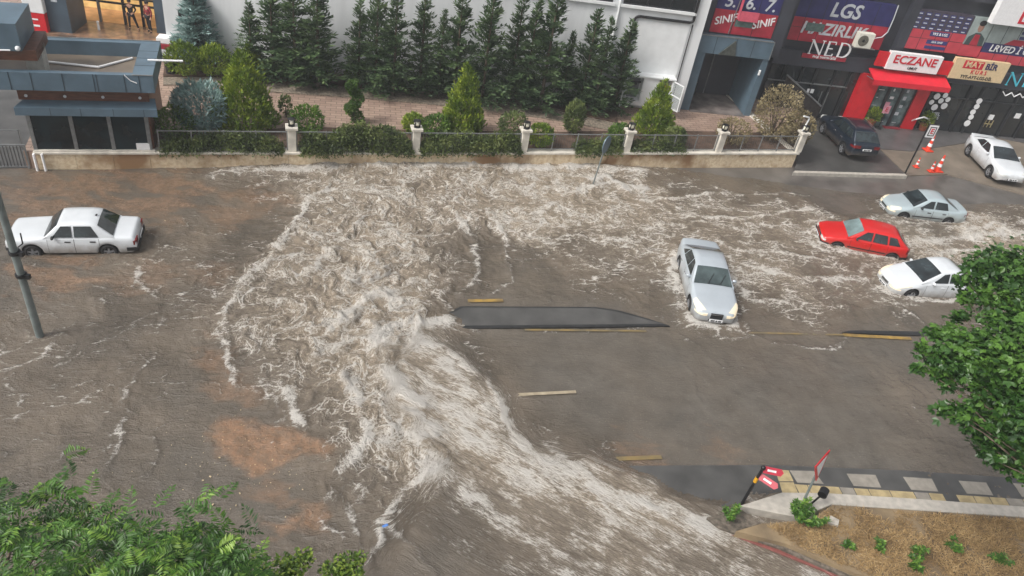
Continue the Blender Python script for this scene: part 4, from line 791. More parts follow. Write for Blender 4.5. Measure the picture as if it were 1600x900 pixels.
strokes('script', t, let_w, [(W_ * (.05 + .1 * k), -.55 + .12 * (-1) ** k, W_ * (.15 + .1 * k), -.55 - .12 * (-1) ** k, .05) for k in range(6)])
t, W_, H_ = board('small_sign', 'small red plate with white capitals under the serif letters NED', [(1254, 84), (1323, 90), (1321, 96), (1252, 91)], -.25, red_d, .08)
text('lettering', 'PROJE TANITIM OFİSİ', let_w, t, T4(W_ * .5, H_ * .5), H_ * .5, .02, sx=.85)
# white disc stickers
dset = thing('disc_sticker_cluster', 'cluster of seven white round stickers on the dark shop glass', 'stickers', DBP.W(0, 0, 0), DBP.yaw)
for px, py, r in ((1464, 150.5, .20), (1477, 149, .17), (1455.5, 159.5, .16), (1470, 157.5, .17), (1481, 155.5, .16), (1460, 167.5, .21), (1475, 165.5, .21)):
    uu, z_ = DBP.F(px, py, -.03); MB().cyl((uu, -.03, z_), (uu, -.055, z_), r, r, 18).build('disc', let_w, dset)
uu, z_ = DBP.F(1461, 178, -.03); text('lettering', 'ÖZEL', let_g, dset, Matrix.Translation((uu, -.03, z_)), .2, .01); uu, z_ = DBP.F(1459, 184, -.03); text('lettering', 'DERS', let_g, dset, Matrix.Translation((uu, -.03, z_)), .2, .01)
dset = thing('disc_sticker_column', 'vertical row of five white round stickers on the shop door', 'stickers', DBP.W(0, 0, 0), DBP.yaw)
for px, py, r in ((1530, 158, .19), (1526, 166.5, .18), (1520, 175, .18), (1517, 183, .175), (1511, 192.5, .21)):
    uu, z_ = DBP.F(px, py, -.03); MB().cyl((uu, -.03, z_), (uu, -.055, z_), r, r, 18).build('disc', let_w, dset)
# air conditioner
u0, u1, z0, z1 = quadavg(DBP, [(1344, 51), (1368, 54), (1361, 77), (1335, 74)], -.75)
ac = thing('air_conditioner', 'white outdoor air conditioner unit with a round fan grille', 'air conditioner', DBP.W(u0, -.75, z0), DBP.yaw); W_, H_ = u1 - u0, z1 - z0
box('case', mat('cream_metal', hexc(220, 218, 205), .5, var=.06), ac, 0, W_, 0, .38, 0, H_, .02)
fg = mat('fan_grille', hexc(96, 94, 84), .6, var=.3, vscale=12)
MB().cyl((W_ * .38, -.001, H_ * .5), (W_ * .38, -.03, H_ * .5), H_ * .37, H_ * .35, 20).build('fan_grille', fg, ac)
MB().cyl((W_ * .38, -.03, H_ * .5), (W_ * .38, -.045, H_ * .5), H_ * .1, H_ * .08, 12).build('fan_hub', black_m, ac)
MB().box(-.05, W_ + .35, .05, .1, -.06, -.01).box(-.05, W_ + .35, .3, .35, -.06, -.01).box(.1, .15, .3, .75, -.061, -.012).box(W_ - .15, W_ - .1, .3, .75, -.061, -.012).build('bracket', steel, ac)
q = [DBP.F(*p, -.12) for p in ((1366, 60), (1378, 58), (1387, 50), (1396, 30), (1404, 8))]
MB().tube([(W_, .2, H_ * .6)] + [(a - u0, .62, b - z0) for a, b in q], .03).build('hose', let_g, ac)
# sloping rail on the ramp
rl = thing('ramp_rail', 'slanting metal rail beside the dark ramp doors', 'railing', DBP.W(0, 0, 0), DBP.yaw)
p0, p1 = DBP.F(1230, 117, -.6), DBP.F(1283, 166, -.6)
MB().tube([(p0[0], -.6, p0[1]), (p1[0], -.6, p1[1])], .05).build('handrail', steel, rl)
MB().add([(p0[0], -.6, p0[1] - .06), (p1[0], -.6, p1[1] - .06), (p1[0], -.6, .15), (p0[0], -.6, .15), (p0[0], -.57, p0[1] - .06), (p1[0], -.57, p1[1] - .06), (p1[0], -.57, .15), (p0[0], -.57, .15)], [(3, 2, 1, 0), (4, 5, 6, 7), (0, 1, 5, 4), (1, 2, 6, 5), (2, 3, 7, 6), (3, 0, 4, 7)]).build('side_panel', mat('rail_panel', hexc(58, 54, 52), .2, var=.3), rl)
# ------------------------------------------------------------------ retaining wall, pillars, railings, gatehouse
def stone_mat(name, c1, c2, stain):
    m = bpy.data.materials.new(name); m.use_nodes = True; t = m.node_tree; b = t.nodes['Principled BSDF']; L = t.links.new
    tc = t.nodes.new('ShaderNodeTexCoord')
    n = t.nodes.new('ShaderNodeTexNoise'); n.inputs['Scale'].default_value = 5; n.inputs['Detail'].default_value = 9; n.inputs['Roughness'].default_value = .7; L(tc.outputs['Object'], n.inputs['Vector'])
    n2 = t.nodes.new('ShaderNodeTexNoise'); n2.inputs['Scale'].default_value = .45; n2.inputs['Detail'].default_value = 6; L(tc.outputs['Object'], n2.inputs['Vector'])
    r = t.nodes.new('ShaderNodeValToRGB'); r.color_ramp.elements[0].position = .35; r.color_ramp.elements[0].color = c2; r.color_ramp.elements[1].position = .6; r.color_ramp.elements[1].color = c1; L(n.outputs[0], r.inputs[0])
    r2 = t.nodes.new('ShaderNodeValToRGB'); r2.color_ramp.elements[0].position = .48; r2.color_ramp.elements[1].position = .62; L(n2.outputs[0], r2.inputs[0])
    mx = t.nodes.new('ShaderNodeMix'); mx.data_type = 'RGBA'; L(r2.outputs[0], mx.inputs[0]); L(r.outputs[0], mx.inputs[6]); mx.inputs[7].default_value = stain
    L(mx.outputs[2], b.inputs['Base Color']); b.inputs['Roughness'].default_value = .6
    bp = t.nodes.new('ShaderNodeBump'); bp.inputs['Strength'].default_value = .4; bp.inputs['Distance'].default_value = .02; L(n.outputs[0], bp.inputs['Height']); L(bp.outputs[0], b.inputs['Normal'])
    return m
st_wall = stone_mat('yellowed_stone', hexc(224, 208, 180), hexc(186, 160, 124), hexc(142, 110, 78))
st_cap = mat('pale_coping', hexc(206, 200, 188), .55, var=.2, vscale=2.5, bump=.1, detail=9)
FP_ = Plane(G(60, 268, 0.0), math.degrees(ROAD_YAW))
uw0 = FP_.F(58, 250)[0]; uw1 = FP_.F(1246, 240)[0]
gw = thing('garden_wall', 'low yellowish stone retaining wall running along the flooded road', 'wall', FP_.W(0, 0, 0), FP_.yaw)
nb = 26; random.seed(4); cuts = [uw0 + (uw1 - uw0) * i / nb for i in range(nb + 1)]
m = MB()
for i in range(nb): m.box(cuts[i] + .006, cuts[i + 1] - .006, random.uniform(0, .012), .32, -.3, .80)
m.build('stone_facing', st_wall, gw)
box('coping', st_cap, gw, uw0 - .08, uw1 + .10, -.07, .42, .80, .90, .012)
box('end_wall', st_wall, gw, uw1 - .3, uw1 + .0, .33, 9, -.3, .80); box('end_coping', st_cap, gw, uw1 - .36, uw1 + .08, .43, 9, .80, .899, .012)
globe = mat('lamp_globe', hexc(235, 230, 210), .3, var=.05)
PIL = [(457, 238), (649, 238), (817, 237), (978, 236), (1122, 235), (1247, 234)]
pil_u = []
for i, (px, py) in enumerate(PIL):
    uu = FP_.F(px, py, .12)[0]; pil_u.append(uu)
    lab = ['beside the tall yellow green conifer', 'between the two overgrown hedges', 'at the right end of the second hedge', 'beside the leaning grey road sign', 'under the pale dry shrubs', 'at the end of the wall carrying a white camera arm'][i]
    p = thing('stone_pillar', 'pale stone fence pillar with a lamp on top, ' + lab, 'pillar', FP_.W(uu, .17, .90), FP_.yaw, 'stone fence pillars along the garden wall')
    box('shaft', st_cap, p, -.17, .17, -.17, .17, 0, 1.05, .01); box('cap', st_cap, p, -.26, .26, -.26, .26, 1.05, 1.17, .015)
    l = MB().cyl((0, 0, 1.17), (0, 0, 1.24), .15, .12, 12).cyl((-.0, 0, 1.5), (0, 0, 1.53), .17, .06, 12)
    for k in range(4): l.cyl((.15 * math.cos(k * 1.571 + .78), .15 * math.sin(k * 1.571 + .78), 1.22), (.16 * math.cos(k * 1.571 + .78), .16 * math.sin(k * 1.571 + .78), 1.5), .025, .025, 6)
    lp = l.build('lamp', black_m, p); MB().sphere((0, 0, 1.36), .13).build('globe', globe, lp)
    if i == 5: MB().tube([(-.1, .05, 1.17), (.0, .05, 1.85), (-.05, .05, 1.95), (-.45, -.02, 2.05)], .045).build('camera_arm', white_p, p)
bays = [(FP_.F(242, 236, .12)[0], pil_u[0])] + list(zip(pil_u[:-1], pil_u[1:]))
for i, (a, b) in enumerate(bays):
    lab = ['beside the gatehouse windows', 'with the widest overgrown hedge pushing through it', 'in front of the second long hedge', 'with round shrubs behind it and the leaning sign before it', 'in front of the small conifer by the white cabinet', 'in front of the dry brown shrubs'][i]
    f = thing('metal_railing', 'thin grey railing ' + lab, 'railing', FP_.W(a, .17, .90), FP_.yaw, 'grey railings between the pillars'); L = b - a - .18
    MB().box(.18, L, -.02, .02, .86, .90).box(.18, L, -.02, .02, .08, .12).build('rail', steel, f)
    n = 4
    for k in range(n + 1):
        x = .2 + (L - .22) * k / n; MB().box(x - .025, x + .025, -.025, .025, 0, .93).build('post', steel, f)
    m = MB(); nb_ = int(L / .13)
    for k in range(1, nb_): m.box(.18 + (L - .18) * k / nb_ - .006, .18 + (L - .18) * k / nb_ + .006, -.006, .006, .1, .88)
    m.build('bars', mat('dark_bar', hexc(70, 70, 70), .5), f)

# gatehouse
gh = thing('gatehouse', 'blue grey gatehouse with a flat roof and dark front windows', 'building', FP_.W(0, 0, 0), FP_.yaw)
q = lambda px, py, d=0.0: FP_.F(px, py, d)
g0, g1 = q(56, 236)[0], q(238, 235)[0]
zs = .90; zw = (q(45, 187, .05)[1] + q(228, 184, .05)[1]) / 2
DEPTH = 4.2
box('floor', dark_s, gh, g0, g1, .1, DEPTH, .5, .92)
for i, (pb, pt) in enumerate(((57, 48), (121, 112), (179, 172), (236, 226))):
    uu = q(pb, 236, .08)[0]; MB().box(uu - .07, uu + .07, .04, .16, zs, zw + .1).build('window_post', steel, gh)
box('window_glass', mat('gatehouse_glass', hexc(16, 32, 37), .05, var=.6, vscale=1.1, spec=.35), gh, g0, g1, .09, .12, zs, zw + .1)
box('sill', st_cap, gh, g0 - .05, g1 + .1, -.03, .2, zs + .003, zs + .06)
uu, z_ = q(225, 231, .03); box('notice', let_w, gh, uu - .28, uu + .22, .03, .08, zs + .08, zs + .36)
box('side_wall', wood, gh, g1 - .05, g1 + .08, .17, DEPTH, zs - .3, zw + .9)
zb0 = (q(45, 183, -.45)[1] + q(245, 181, -.45)[1]) / 2
a0, a1 = q(24, 180, -.45)[0], q(246, 178, -.45)[0]
MB().add([(a0, -.45, zb0), (a1, -.45, zb0), (a1, -.45, zb0 + .32), (a0, -.45, zb0 + .32), (a0 + .35, .2, zb0), (a1 - .1, .2, zb0), (a1 - .1, .2, zb0 + .5), (a0 + .35, .2, zb0 + .5)], [(0, 1, 2, 3), (3, 2, 6, 7), (1, 5, 6, 2), (0, 3, 7, 4), (0, 4, 5, 1)]).build('lower_canopy', blue_g, gh)
m = MB()
for k in (.24, .45, .68, .9): m.box(a0 + (a1 - a0) * k, a0 + (a1 - a0) * k + .02, -.455, -.448, zb0, zb0 + .32)
m.build('canopy_seam', seam_m, gh)
zp0 = (q(10, 143, -.6)[1] + q(240, 143, -.6)[1]) / 2; zp1 = (q(10, 114, -.6)[1] + q(236, 117, -.6)[1]) / 2
w0 = q(28, 150, .0)[0]; w1 = q(232, 150, .0)[0]
box('wood_band', wood, gh, w0, w1, 0, .3, zb0 + .45, zp0 + .1)
for k in range(4):
    for zz in (zb0 + .62, zp0 - .12):
        uu = w0 + (w1 - w0) * (.06 + .29 * k); MB().cyl((uu, -.03, zz), (uu, .02, zz), .06, .05, 10).build('spotlight', let_g, gh)
r0_, r1_ = q(-60, 130, -.6)[0], q(240, 130, -.6)[0]
RD = FP_.L(G(150, 61, zp1))[1]
m = MB().box(r0_, r1_, -.6, -.35, zp0, zp1).box(r0_, r1_, RD - .3, RD, zp0, zp1)
m.build('front_parapet', blue_g, gh)
rr = FP_.L(G(208, 110, zp1))[0]
box('side_parapet', blue_g, gh, rr, r1_, -.349, RD - .301, zp0, zp1 - .003)
m = MB()
ks = [q(x, 130, -.6)[0] for x in (16, 50, 99, 147, 152, 195, 218)]
for k in ks: m.box(k - .012, k + .012, -.612, -.598, zp0, zp1)
for k in (.25, .5, .75): 
    yy = -.35 + (RD) * k; m.box(rr, r1_, yy - .012, yy + .012, zp1 - .004, zp1 + .002)
m.build('cladding_seam', seam_m, gh)
MB().box(rr + .0, r1_ + .02, -.62, -.58, zp1, zp1 + .03).box(r0_, r1_, RD - .02, RD + .02, zp1, zp1 + .03).build('flashing', steel, gh)
rf = mat('wet_roof_felt', hexc(124, 112, 98), .35, var=.25, vscale=.9, col2=hexc(94, 86, 78), detail=9)
box('roof', rf, gh, r0_, rr, -.349, RD - .301, zp0, zp0 + .12)
zr = zp0 + .17
def rp(px, py): v = FP_.L(G(px, py, zr)); return (v.x, v.y, zr)
MB().tube([rp(49, 52), rp(61, 95), rp(154, 105), rp(207, 91)], .05).build('conduit', let_w, gh)
MB().tube([rp(127, 72), rp(210, 77)], .06).build('conduit', let_w, gh)
MB().tube([rp(203, 79), rp(206, 84), rp(201, 84)], .05).build('conduit', let_w, gh)
MB().tube([(r1_ - .3, .9, zp1 + .03), (r1_ + 1.0, .95, zp1 + .02)], .045).build('outlet_pipe', let_w, gh)
c_ = [q(194, 117, -.62), q(204, 126, -.62), q(214, 130, -.62)]
MB().tube([(a, -.63, b) for a, b in c_], .018).build('loose_cable', let_w, gh)
# tower block standing on the roof at the left
tc_ = FP_.L(G(12, 58, zp1 + 1.0))
tw = thing('roof_tower', 'blue grey roof box with a wooden underside on a pale leg', 'roof structure', FP_.W(tc_.x, tc_.y, zr), FP_.yaw)
box('leg', mat('pale_concrete', hexc(182, 180, 172), .6, var=.12), tw, .35, .95, .1, .8, -.05, 1.1)
box('wood_skirt', wood, tw, -2.6, .95, -.6, 1.4, .9, 1.3); box('box', blue_g, tw, -2.6, .55, -.75, 1.5, 1.3, 2.3)
MB().tube([(.2, -.8, 1.35), (-2, -.8, 1.32)], .03).sphere((.45, -.78, 1.42), .09).build('cable', let_w, tw)
# service pipes and sliding gate left of it
pp = thing('white_pipe', 'two white drain pipes at the left end of the garden wall', 'pipe', FP_.W(0, 0, 0), FP_.yaw)
for px in (56, 69):
    uu = q(px, 255, -.1)[0]; MB().cyl((uu, -.1, -.2), (uu, -.12, .86), .05).build('pipe', let_w, pp)
gt = thing('sliding_gate', 'dark barred metal gate beside the gatehouse', 'gate', FP_.W(0, 0, 0), FP_.yaw)
b1 = q(48, 262, .1)[0]; b0 = b1 - 3.2
MB().box(b0, b1, .08, .14, .15, .2).box(b0, b1, .08, .14, 1.1, 1.16).box(b1 - .06, b1, .081, .139, .2, 1.1).build('frame', steel, gt)
m = MB()
for k in range(26): m.box(b0 + k * .12, b0 + k * .12 + .03, .095, .125, .2, 1.1)
m.build('bars', mat('dark_bar', hexc(70, 70, 70), .5), gt)
MB().cyl((b1 - .05, .11, 0), (b1 - .05, .11, .15), .05).cyl((b1 - 2.4, .11, 0), (b1 - 2.4, .11, .15), .05).build('roller', steel, gt)
MB().box(b0, b1 - .6, 1.8, 1.84, .15, .19).box(b0, b1 - .6, 1.8, 1.84, .9, .94).box(b1 - .64, b1 - .6, 1.8, 1.84, 0, .94).build('inner_rail', steel, gt)
# ------------------------------------------------------------------ cars
tyre_m = mat('tyre_rubber', hexc(24, 24, 25), .7, var=.1)
rim_m = mat('alloy_rim', hexc(150, 152, 156), .35, metal=.6, var=.1)
hub_m = mat('steel_hubcap', hexc(120, 120, 122), .5, metal=.3, var=.2)
trim_m = mat('black_trim', hexc(28, 29, 31), .45, var=.1)
cglass = mat('car_glass', hexc(50, 60, 63), .04, var=.35, vscale=1.9, spec=.9, col2=hexc(12, 15, 17), detail=5)  # light and dark blotches in the colour stand in for cloud reflections
cglass_l = mat('sky_reflection_glass', hexc(120, 138, 138), .08, var=.35, vscale=1.6, spec=.9)  # pale colour stands in for the sky mirrored in the windscreen
lamp_m = mat('headlight_glass', hexc(210, 212, 208), .12, var=.1)
lamp_on = mat('headlight_lit', hexc(206, 202, 190), .15, var=.0, emit=hexc(255, 222, 160), estr=.28)
tail_m = mat('tail_light', hexc(112, 20, 22), .2, var=.1)
plate_m = mat('number_plate', hexc(225, 226, 226), .4, var=.04)
chrome = mat('chrome', hexc(190, 192, 196), .15, metal=.9, var=.0)
under_m = mat('underbody', hexc(15, 15, 16), .8, var=.0)
cab_m = mat('cabin_dark', hexc(30, 30, 32), .8, var=.2)
def paint(n, c, metal=0.0, rough=.3):
    """car paint with road dirt splashed along the lower body"""
    m = mat(n, c, rough, metal=metal, var=.05, vscale=1.5, coat=.6, detail=6); t = m.node_tree; b = t.nodes['Principled BSDF']; L = t.links.new; N = t.nodes.new
    src = b.inputs['Base Color'].links[0].from_socket; tc = N('ShaderNodeTexCoord'); sp = N('ShaderNodeSeparateXYZ'); L(tc.outputs['Object'], sp.inputs[0])
    nz = N('ShaderNodeTexNoise'); nz.inputs['Scale'].default_value = 4; nz.inputs['Detail'].default_value = 7; nz.inputs['Roughness'].default_value = .7; L(tc.outputs['Object'], nz.inputs['Vector'])
    ad = N('ShaderNodeMath'); ad.operation = 'MULTIPLY_ADD'; L(nz.outputs['Fac'], ad.inputs[0]); ad.inputs[1].default_value = -.55; L(sp.outputs['Z'], ad.inputs[2])
    mr = N('ShaderNodeMapRange'); L(ad.outputs[0], mr.inputs[0]); mr.inputs[1].default_value = .42; mr.inputs[2].default_value = -.02; mr.inputs[3].default_value = 0; mr.inputs[4].default_value = .75
    mx = N('ShaderNodeMix'); mx.data_type = 'RGBA'; L(mr.outputs[0], mx.inputs[0]); L(src, mx.inputs[6]); mx.inputs[7].default_value = hexc(112, 100, 86); L(mx.outputs[2], b.inputs['Base Color']); return m
def ipl(x, pts):
    if x <= pts[0][0]: return pts[0][1]
    for (a, b), (c, d) in zip(pts[:-1], pts[1:]):
        if x <= c: return b + (d - b) * (x - a) / (c - a)
    return pts[-1][1]
def smooth_ipl(x, pts, h=.05): return (ipl(x - h, pts) + 2 * ipl(x, pts) + ipl(x + h, pts)) / 4
def make_car(P, label, loc, yaw, scale=1.0):
    """s runs from the nose (0) to the tail (L); local +X is forward, origin between the axles on the ground"""
    t = thing(P.get('name', 'car'), label, P.get('cat', 'car'), loc, yaw, None, scale)
    L, Wd, wb, fo, wr = P['L'], P['W'], P['wb'], P['fo'], P['wr']; hw = Wd / 2; sx = lambda s: fo + wb / 2 - s
    axles = (fo, fo + wb); ar = wr + .07; sill = P.get('sill', .22)
    top = P['top']; plan = P['plan']; A, B, Cc, Dd = P['gh']; zr = P['zr']; zb = P['belt']; wroof = P['wroof']; pm = P['paint']
    def zlow(s):
        z = ipl(s, [(0, sill + .12), (.15, sill), (L - .2, sill), (L, sill + .14)])
        for a in axles:
            if abs(s - a) < ar: z = max(z, wr + math.sqrt(ar * ar - (s - a) ** 2))
        return z
    def half(s): return hw * ipl(s, plan)
    def ztop(s): return smooth_ipl(s, top)
    rise = P.get('rise', 0.0)
    def zsh(s): return ztop(s) - P.get('sh', .07)
    NS = []
    ss = sorted(set([round(x, 3) for x in np.concatenate([np.linspace(0, .3, 7), np.linspace(L - .3, L, 7), np.arange(.3, L - .3, .07)] + [np.linspace(a - ar, a + ar, 17) for a in axles])]))
    def side_y(s, f):   # f 0 at the low edge .. 1 at the shoulder
        w = half(s); return w * ipl(f, [(0, .955), (.18, .985), (.5, 1.0), (.72, .992), (1, .955)])
    def section(s):
        zl, zs_, zt = zlow(s), zsh(s), ztop(s); pts = []
        for f in (0, .18, .4, .6, .8, 1.0): pts.append((side_y(s, f), zl + (zs_ - zl) * f))
        w = half(s)
        pts += [(w * .90, zt - .018), (w * .80, zt), (w * .45, zt + .022), (0, zt + .03)]
        return pts
    V = []; F = []; secs = [section(s) for s in ss]; n = len(secs[0]); row = 2 * n - 1
    for s, sc in zip(ss, secs):
        V += [(sx(s), -y, z) for y, z in sc] + [(sx(s), y, z) for y, z in reversed(sc[:-1])]
    for i in range(len(ss) - 1):
        for j in range(row - 1): F.append((i * row + j, (i + 1) * row + j, (i + 1) * row + j + 1, i * row + j + 1))
    F.append(tuple(range(row))); F.append(tuple(reversed(range((len(ss) - 1) * row, len(ss) * row))))
    m = MB().add(V, F, True)
    # cabin
    gy = P.get('gw', .93)
    def cw(s): return half(s) * gy
    def zg(s):  # roof line
        return smooth_ipl(s, P['roof'], .04)
    def ys(s, z):
        k = max(0, min(1, (z - zb) / (zr - zb))); return cw(s) * (1 - k) + wroof * cw(s) / (hw * gy) * k
    gs = sorted(set([round(x, 3) for x in np.concatenate([np.linspace(A, B, 9), np.linspace(B, Cc, 12), np.linspace(Cc, Dd, 9)])]))
    V = []; F = []
    base = zb - .06
    for s in gs:
        z = max(zg(s), base + .02); y1 = ys(s, z - .03); q = [(ys(s, base), base), (ys(s, zb + (z - zb) * .5), base + (z - base) * .5), (y1, z - .045 * min(1, (z - base) / .2)), (y1 * .94, z - .012), (y1 * .6, z + .012), (0, z + .022)]
        V += [(sx(s), -y, zz) for y, zz in q] + [(sx(s), y, zz) for y, zz in reversed(q[:-1])]
    rw = 11
    for i in range(len(gs) - 1):
        for j in range(rw - 1): F.append((i * rw + j, (i + 1) * rw + j, (i + 1) * rw + j + 1, i * rw + j + 1))
    m.add(V, F, True)
    body = m.build('body', pm, t, sharp=58)
    # underside and cabin floor
    MB().box(sx(L - .5), sx(.42), -hw * .86, hw * .86, sill + .03, sill + .40).build('underbody', under_m, t)
    # screens: lie on the sloping cabin ends
    def screen(s0, s1, name, m_, inset=.06, lo=.07, hi=.965):
        V = []; F = []; nx, nz = 9, 5
        for k in range(nz + 1):
            f = lo + (hi - lo) * k / nz; s = s0 + (s1 - s0) * f; z = zg(s)
            y1 = ys(s, z - .03) - inset - .02 * (1 - f)
            for i in range(nx + 1):
                u = -1 + 2 * i / nx; zz = z + .022 - .026 * abs(u) ** 2.2; V.append((sx(s) + (.012 if s1 > s0 else -.012), u * y1, zz + .012))
        for k in range(nz):
            for i in range(nx): a = k * (nx + 1) + i; F.append((a, a + 1, a + nx + 2, a + nx + 1) if s1 > s0 else (a, a + nx + 1, a + nx + 2, a + 1))
        return MB().add(V, F, True).build(name, m_, t)
    ws = screen(A, B, 'windscreen', P.get('wsg', cglass)); screen(Dd, Cc, 'rear_window', P.get('rg', cglass), lo=P.get('rlo', .1), hi=P.get('rhi', .95))
    for k in (-.25, .32) if P.get('wip') else (): 
        s0, s1 = A + (B - A) * .1, A + (B - A) * .62
        MB().tube([(sx(s0) + .03, k * hw * .9, zg(s0) + .05), (sx(s1) + .03, (k + .28) * hw * .9, zg(s1) + .05)], .012, 5).build('wiper', trim_m, ws)
    # side windows follow the cabin side
    for sd in (-1, 1):
        for poly_ in P['win']:
            n_ = len(poly_); vo = []; vi = []
            for s, f in poly_:
                z = zb + .0 + (zr - zb) * f; y = ys(s, z) + .010; vo.append((sx(s), sd * y, z)); vi.append((sx(s), sd * (y - .03), z))
            fs = [tuple(range(n_)) if sd > 0 else tuple(reversed(range(n_))), tuple(reversed(range(n_, 2 * n_))) if sd > 0 else tuple(range(n_, 2 * n_))] + [(i, n_ + i, n_ + (i + 1) % n_, (i + 1) % n_) for i in range(n_)]
            MB().add(vo + vi, fs).build('side_window', cglass, t)
        # doors: panels a few millimetres proud, handle on each
        for k, (d0, d1) in enumerate(P['doors']):
            V = []; F = []; nx, nz = 14, 7
            for i in range(nx + 1):
                s = d0 + (d1 - d0) * i / nx
                for j in range(nz + 1):
                    zl = zlow(s) + (.05 if zlow(s) < sill + .05 else .02); f = (zl - zlow(s)) / (zsh(s) - zlow(s)) + (1 - (zl - zlow(s)) / (zsh(s) - zlow(s))) * j / nz * .985
                    V.append((sx(s), sd * (side_y(s, f) + .005), zlow(s) + (zsh(s) - zlow(s)) * f))
            for i in range(nx):
                for j in range(nz): a = i * (nz + 1) + j; q = (a, a + nz + 1, a + nz + 2, a + 1); F.append(q if sd < 0 else q[::-1])
            dr = MB().add(V, F, True).build('door', pm, t)
            hs_ = d1 - .2; hz = sill + (zsh(hs_) - sill) * .82; hy = side_y(hs_, .82)
            MB().box(sx(hs_ + .10), sx(hs_ - .10), sd * hy - .03, sd * hy + .03, hz - .022, hz + .022).build('handle', P.get('hm', pm), dr, .008)
            # shut lines
            for q in (d0 - .006, d1 + .006):
                VV = []; 
                for j in range(9):
                    f = .03 + .96 * j / 8; VV += [(sx(q - .006), sd * (side_y(q, f) + .002), zlow(q) + (zsh(q) - zlow(q)) * f), (sx(q + .006), sd * (side_y(q, f) + .002), zlow(q) + (zsh(q) - zlow(q)) * f)]
                MB().add(VV, [((2 * j, 2 * j + 1, 2 * j + 3, 2 * j + 2) if sd > 0 else (2 * j, 2 * j + 2, 2 * j + 3, 2 * j + 1)) for j in range(8)]).build('door_gap', trim_m, dr)
        if P.get('strip'):
            V = []; s_ = np.linspace(axles[0] + ar + .03, axles[1] - ar - .03, 14)
            for s in s_:
                for f in (P['strip'], P['strip'] + .09): V.append((sx(s), sd * (side_y(s, f) + .012), zlow(s) + (zsh(s) - zlow(s)) * f))
            MB().add(V, [((2 * i, 2 * i + 2, 2 * i + 3, 2 * i + 1) if sd < 0 else (2 * i, 2 * i + 1, 2 * i + 3, 2 * i + 2)) for i in range(13)]).build('side_strip', trim_m, t)
        # mirror
        ms = A + .42 * (B - A) + .12; my = ys(ms, zb + .06)
        mm = MB().sphere((sx(ms), sd * (my + .11), zb + .06), .1, (.55, 1.0, .7), 10, 6); mm.cyl((sx(ms), sd * (my - .02), zb + .03), (sx(ms), sd * (my + .08), zb + .04), .025, .025, 6)
        mm.build('mirror', P.get('mirm', pm), t)
        # wheels
        for a in axles:
            yo = sd * (half(a) * .99); yi = sd * (half(a) - .2)
            w_ = MB()
            prof = [(yi, wr * .8), (yi, wr * .96), (yi + sd * .03, wr), (yo - sd * .05, wr), (yo - sd * .012, wr * .95), (yo - sd * .006, wr * .68), (yo - sd * .05, wr * .62), (yo - sd * .05, .0)]
            ng = 22; VV = [(sx(a) + r_ * math.cos(6.2832 * i / ng), y_, wr + r_ * math.sin(6.2832 * i / ng)) for y_, r_ in prof for i in range(ng)]
            FF = [(j * ng + i, j * ng + (i + 1) % ng, (j + 1) * ng + (i + 1) % ng, (j + 1) * ng + i) for j in range(len(prof) - 1) for i in range(ng)]
            wh = w_.add(VV, FF, True).build('wheel', tyre_m, t, recalc=True)
            r = MB(); yy = yo - sd * .03
            for i in range(P.get('spk', 5)):
                th = 6.2832 * i / P.get('spk', 5); M_ = Matrix.Translation((sx(a), yy, wr)) @ Matrix.Rotation(th, 4, 'Y'); r.box(-.035, .035, -.012, .012, .03, wr * .64, M_)
            VV = [(sx(a) + r_ * math.cos(6.2832 * i / ng), yy + y_, wr + r_ * math.sin(6.2832 * i / ng)) for y_, r_ in ((.0, wr * .68), (.0, wr * .58), (-sd * .02, wr * .56)) for i in range(ng)]
            r.add(VV, [(j * ng + i, j * ng + (i + 1) % ng, (j + 1) * ng + (i + 1) % ng, (j + 1) * ng + i) for j in range(2) for i in range(ng)], True)
            r.cyl((sx(a), yy - sd * .02, wr), (sx(a), yy + sd * .02, wr), .06, .05, 12)
            r.build('rim', P.get('rim', rim_m), wh, recalc=True)
        # lamps wrap round the corners
        def lamp(nm, m_, s_list, zlo, zhi, yin, front):
            V = []; e = -.012 if front else .012
            # front face strip from the middle outward then back along the side
            send = 0.0 if front else L
            pts = []
            w0 = half(send)
            for y in np.linspace(yin, w0 * .93, 4): pts.append((send + e, y))
            for s in s_list: pts.append((s, side_y(s, .75) + .012))
            for s, y in pts:
                V += [(sx(s), sd * y, zlo), (sx(s), sd * y, zhi - (0.04 if s not in (send + e,) else 0))]
            k = len(pts); VB = [(v[0] + (-.06 if front else .06), v[1] * .93, v[2]) for v in V]
            FF = [(2 * i, 2 * i + 2, 2 * i + 3, 2 * i + 1) for i in range(k - 1)]
            tp = [(2 * i + 1, 2 * i + 3, 2 * k + 2 * i + 3, 2 * k + 2 * i + 1) for i in range(k - 1)]
            return MB().add(V + VB, FF + tp).build(nm, m_, t, recalc=True)
        h = P['lamps']
        lamp('headlight', P.get('hl', lamp_m), [.05, h['fs'] * .5, h['fs']], h['fz'][0], h['fz'][1], half(0) * h['fy'], True)
        lamp('tail_light', tail_m, [L - .05, L - h['rs']], h['rz'][0], h['rz'][1], half(L) * h['ry'], False)
    if P.get('hood_lamps'):       # headlights swept back into the bonnet corner
        z0_, z1_, s_a, s_b = P['hood_lamps']
        for sd in (-1, 1):
            V = []; ks = 7
            for i in range(ks + 1):
                s = s_a + (s_b - s_a) * i / ks; w = half(s); zt = ztop(s); k = i / ks
                inn = .60 + .26 * k; V += [(sx(s), sd * w * inn, zt + .028), (sx(s), sd * w * .905, zt + .004), (sx(s), sd * w * .985, zt - .075 - .05 * (1 - k))]
            FF = []
            for i in range(ks):
                for j in range(2): FF.append((3 * i + j, 3 * i + j + 1, 3 * i + 3 + j + 1, 3 * i + 3 + j))
            MB().add(V, FF, True).build('headlight', P.get('hl', lamp_m), t, recalc=True)
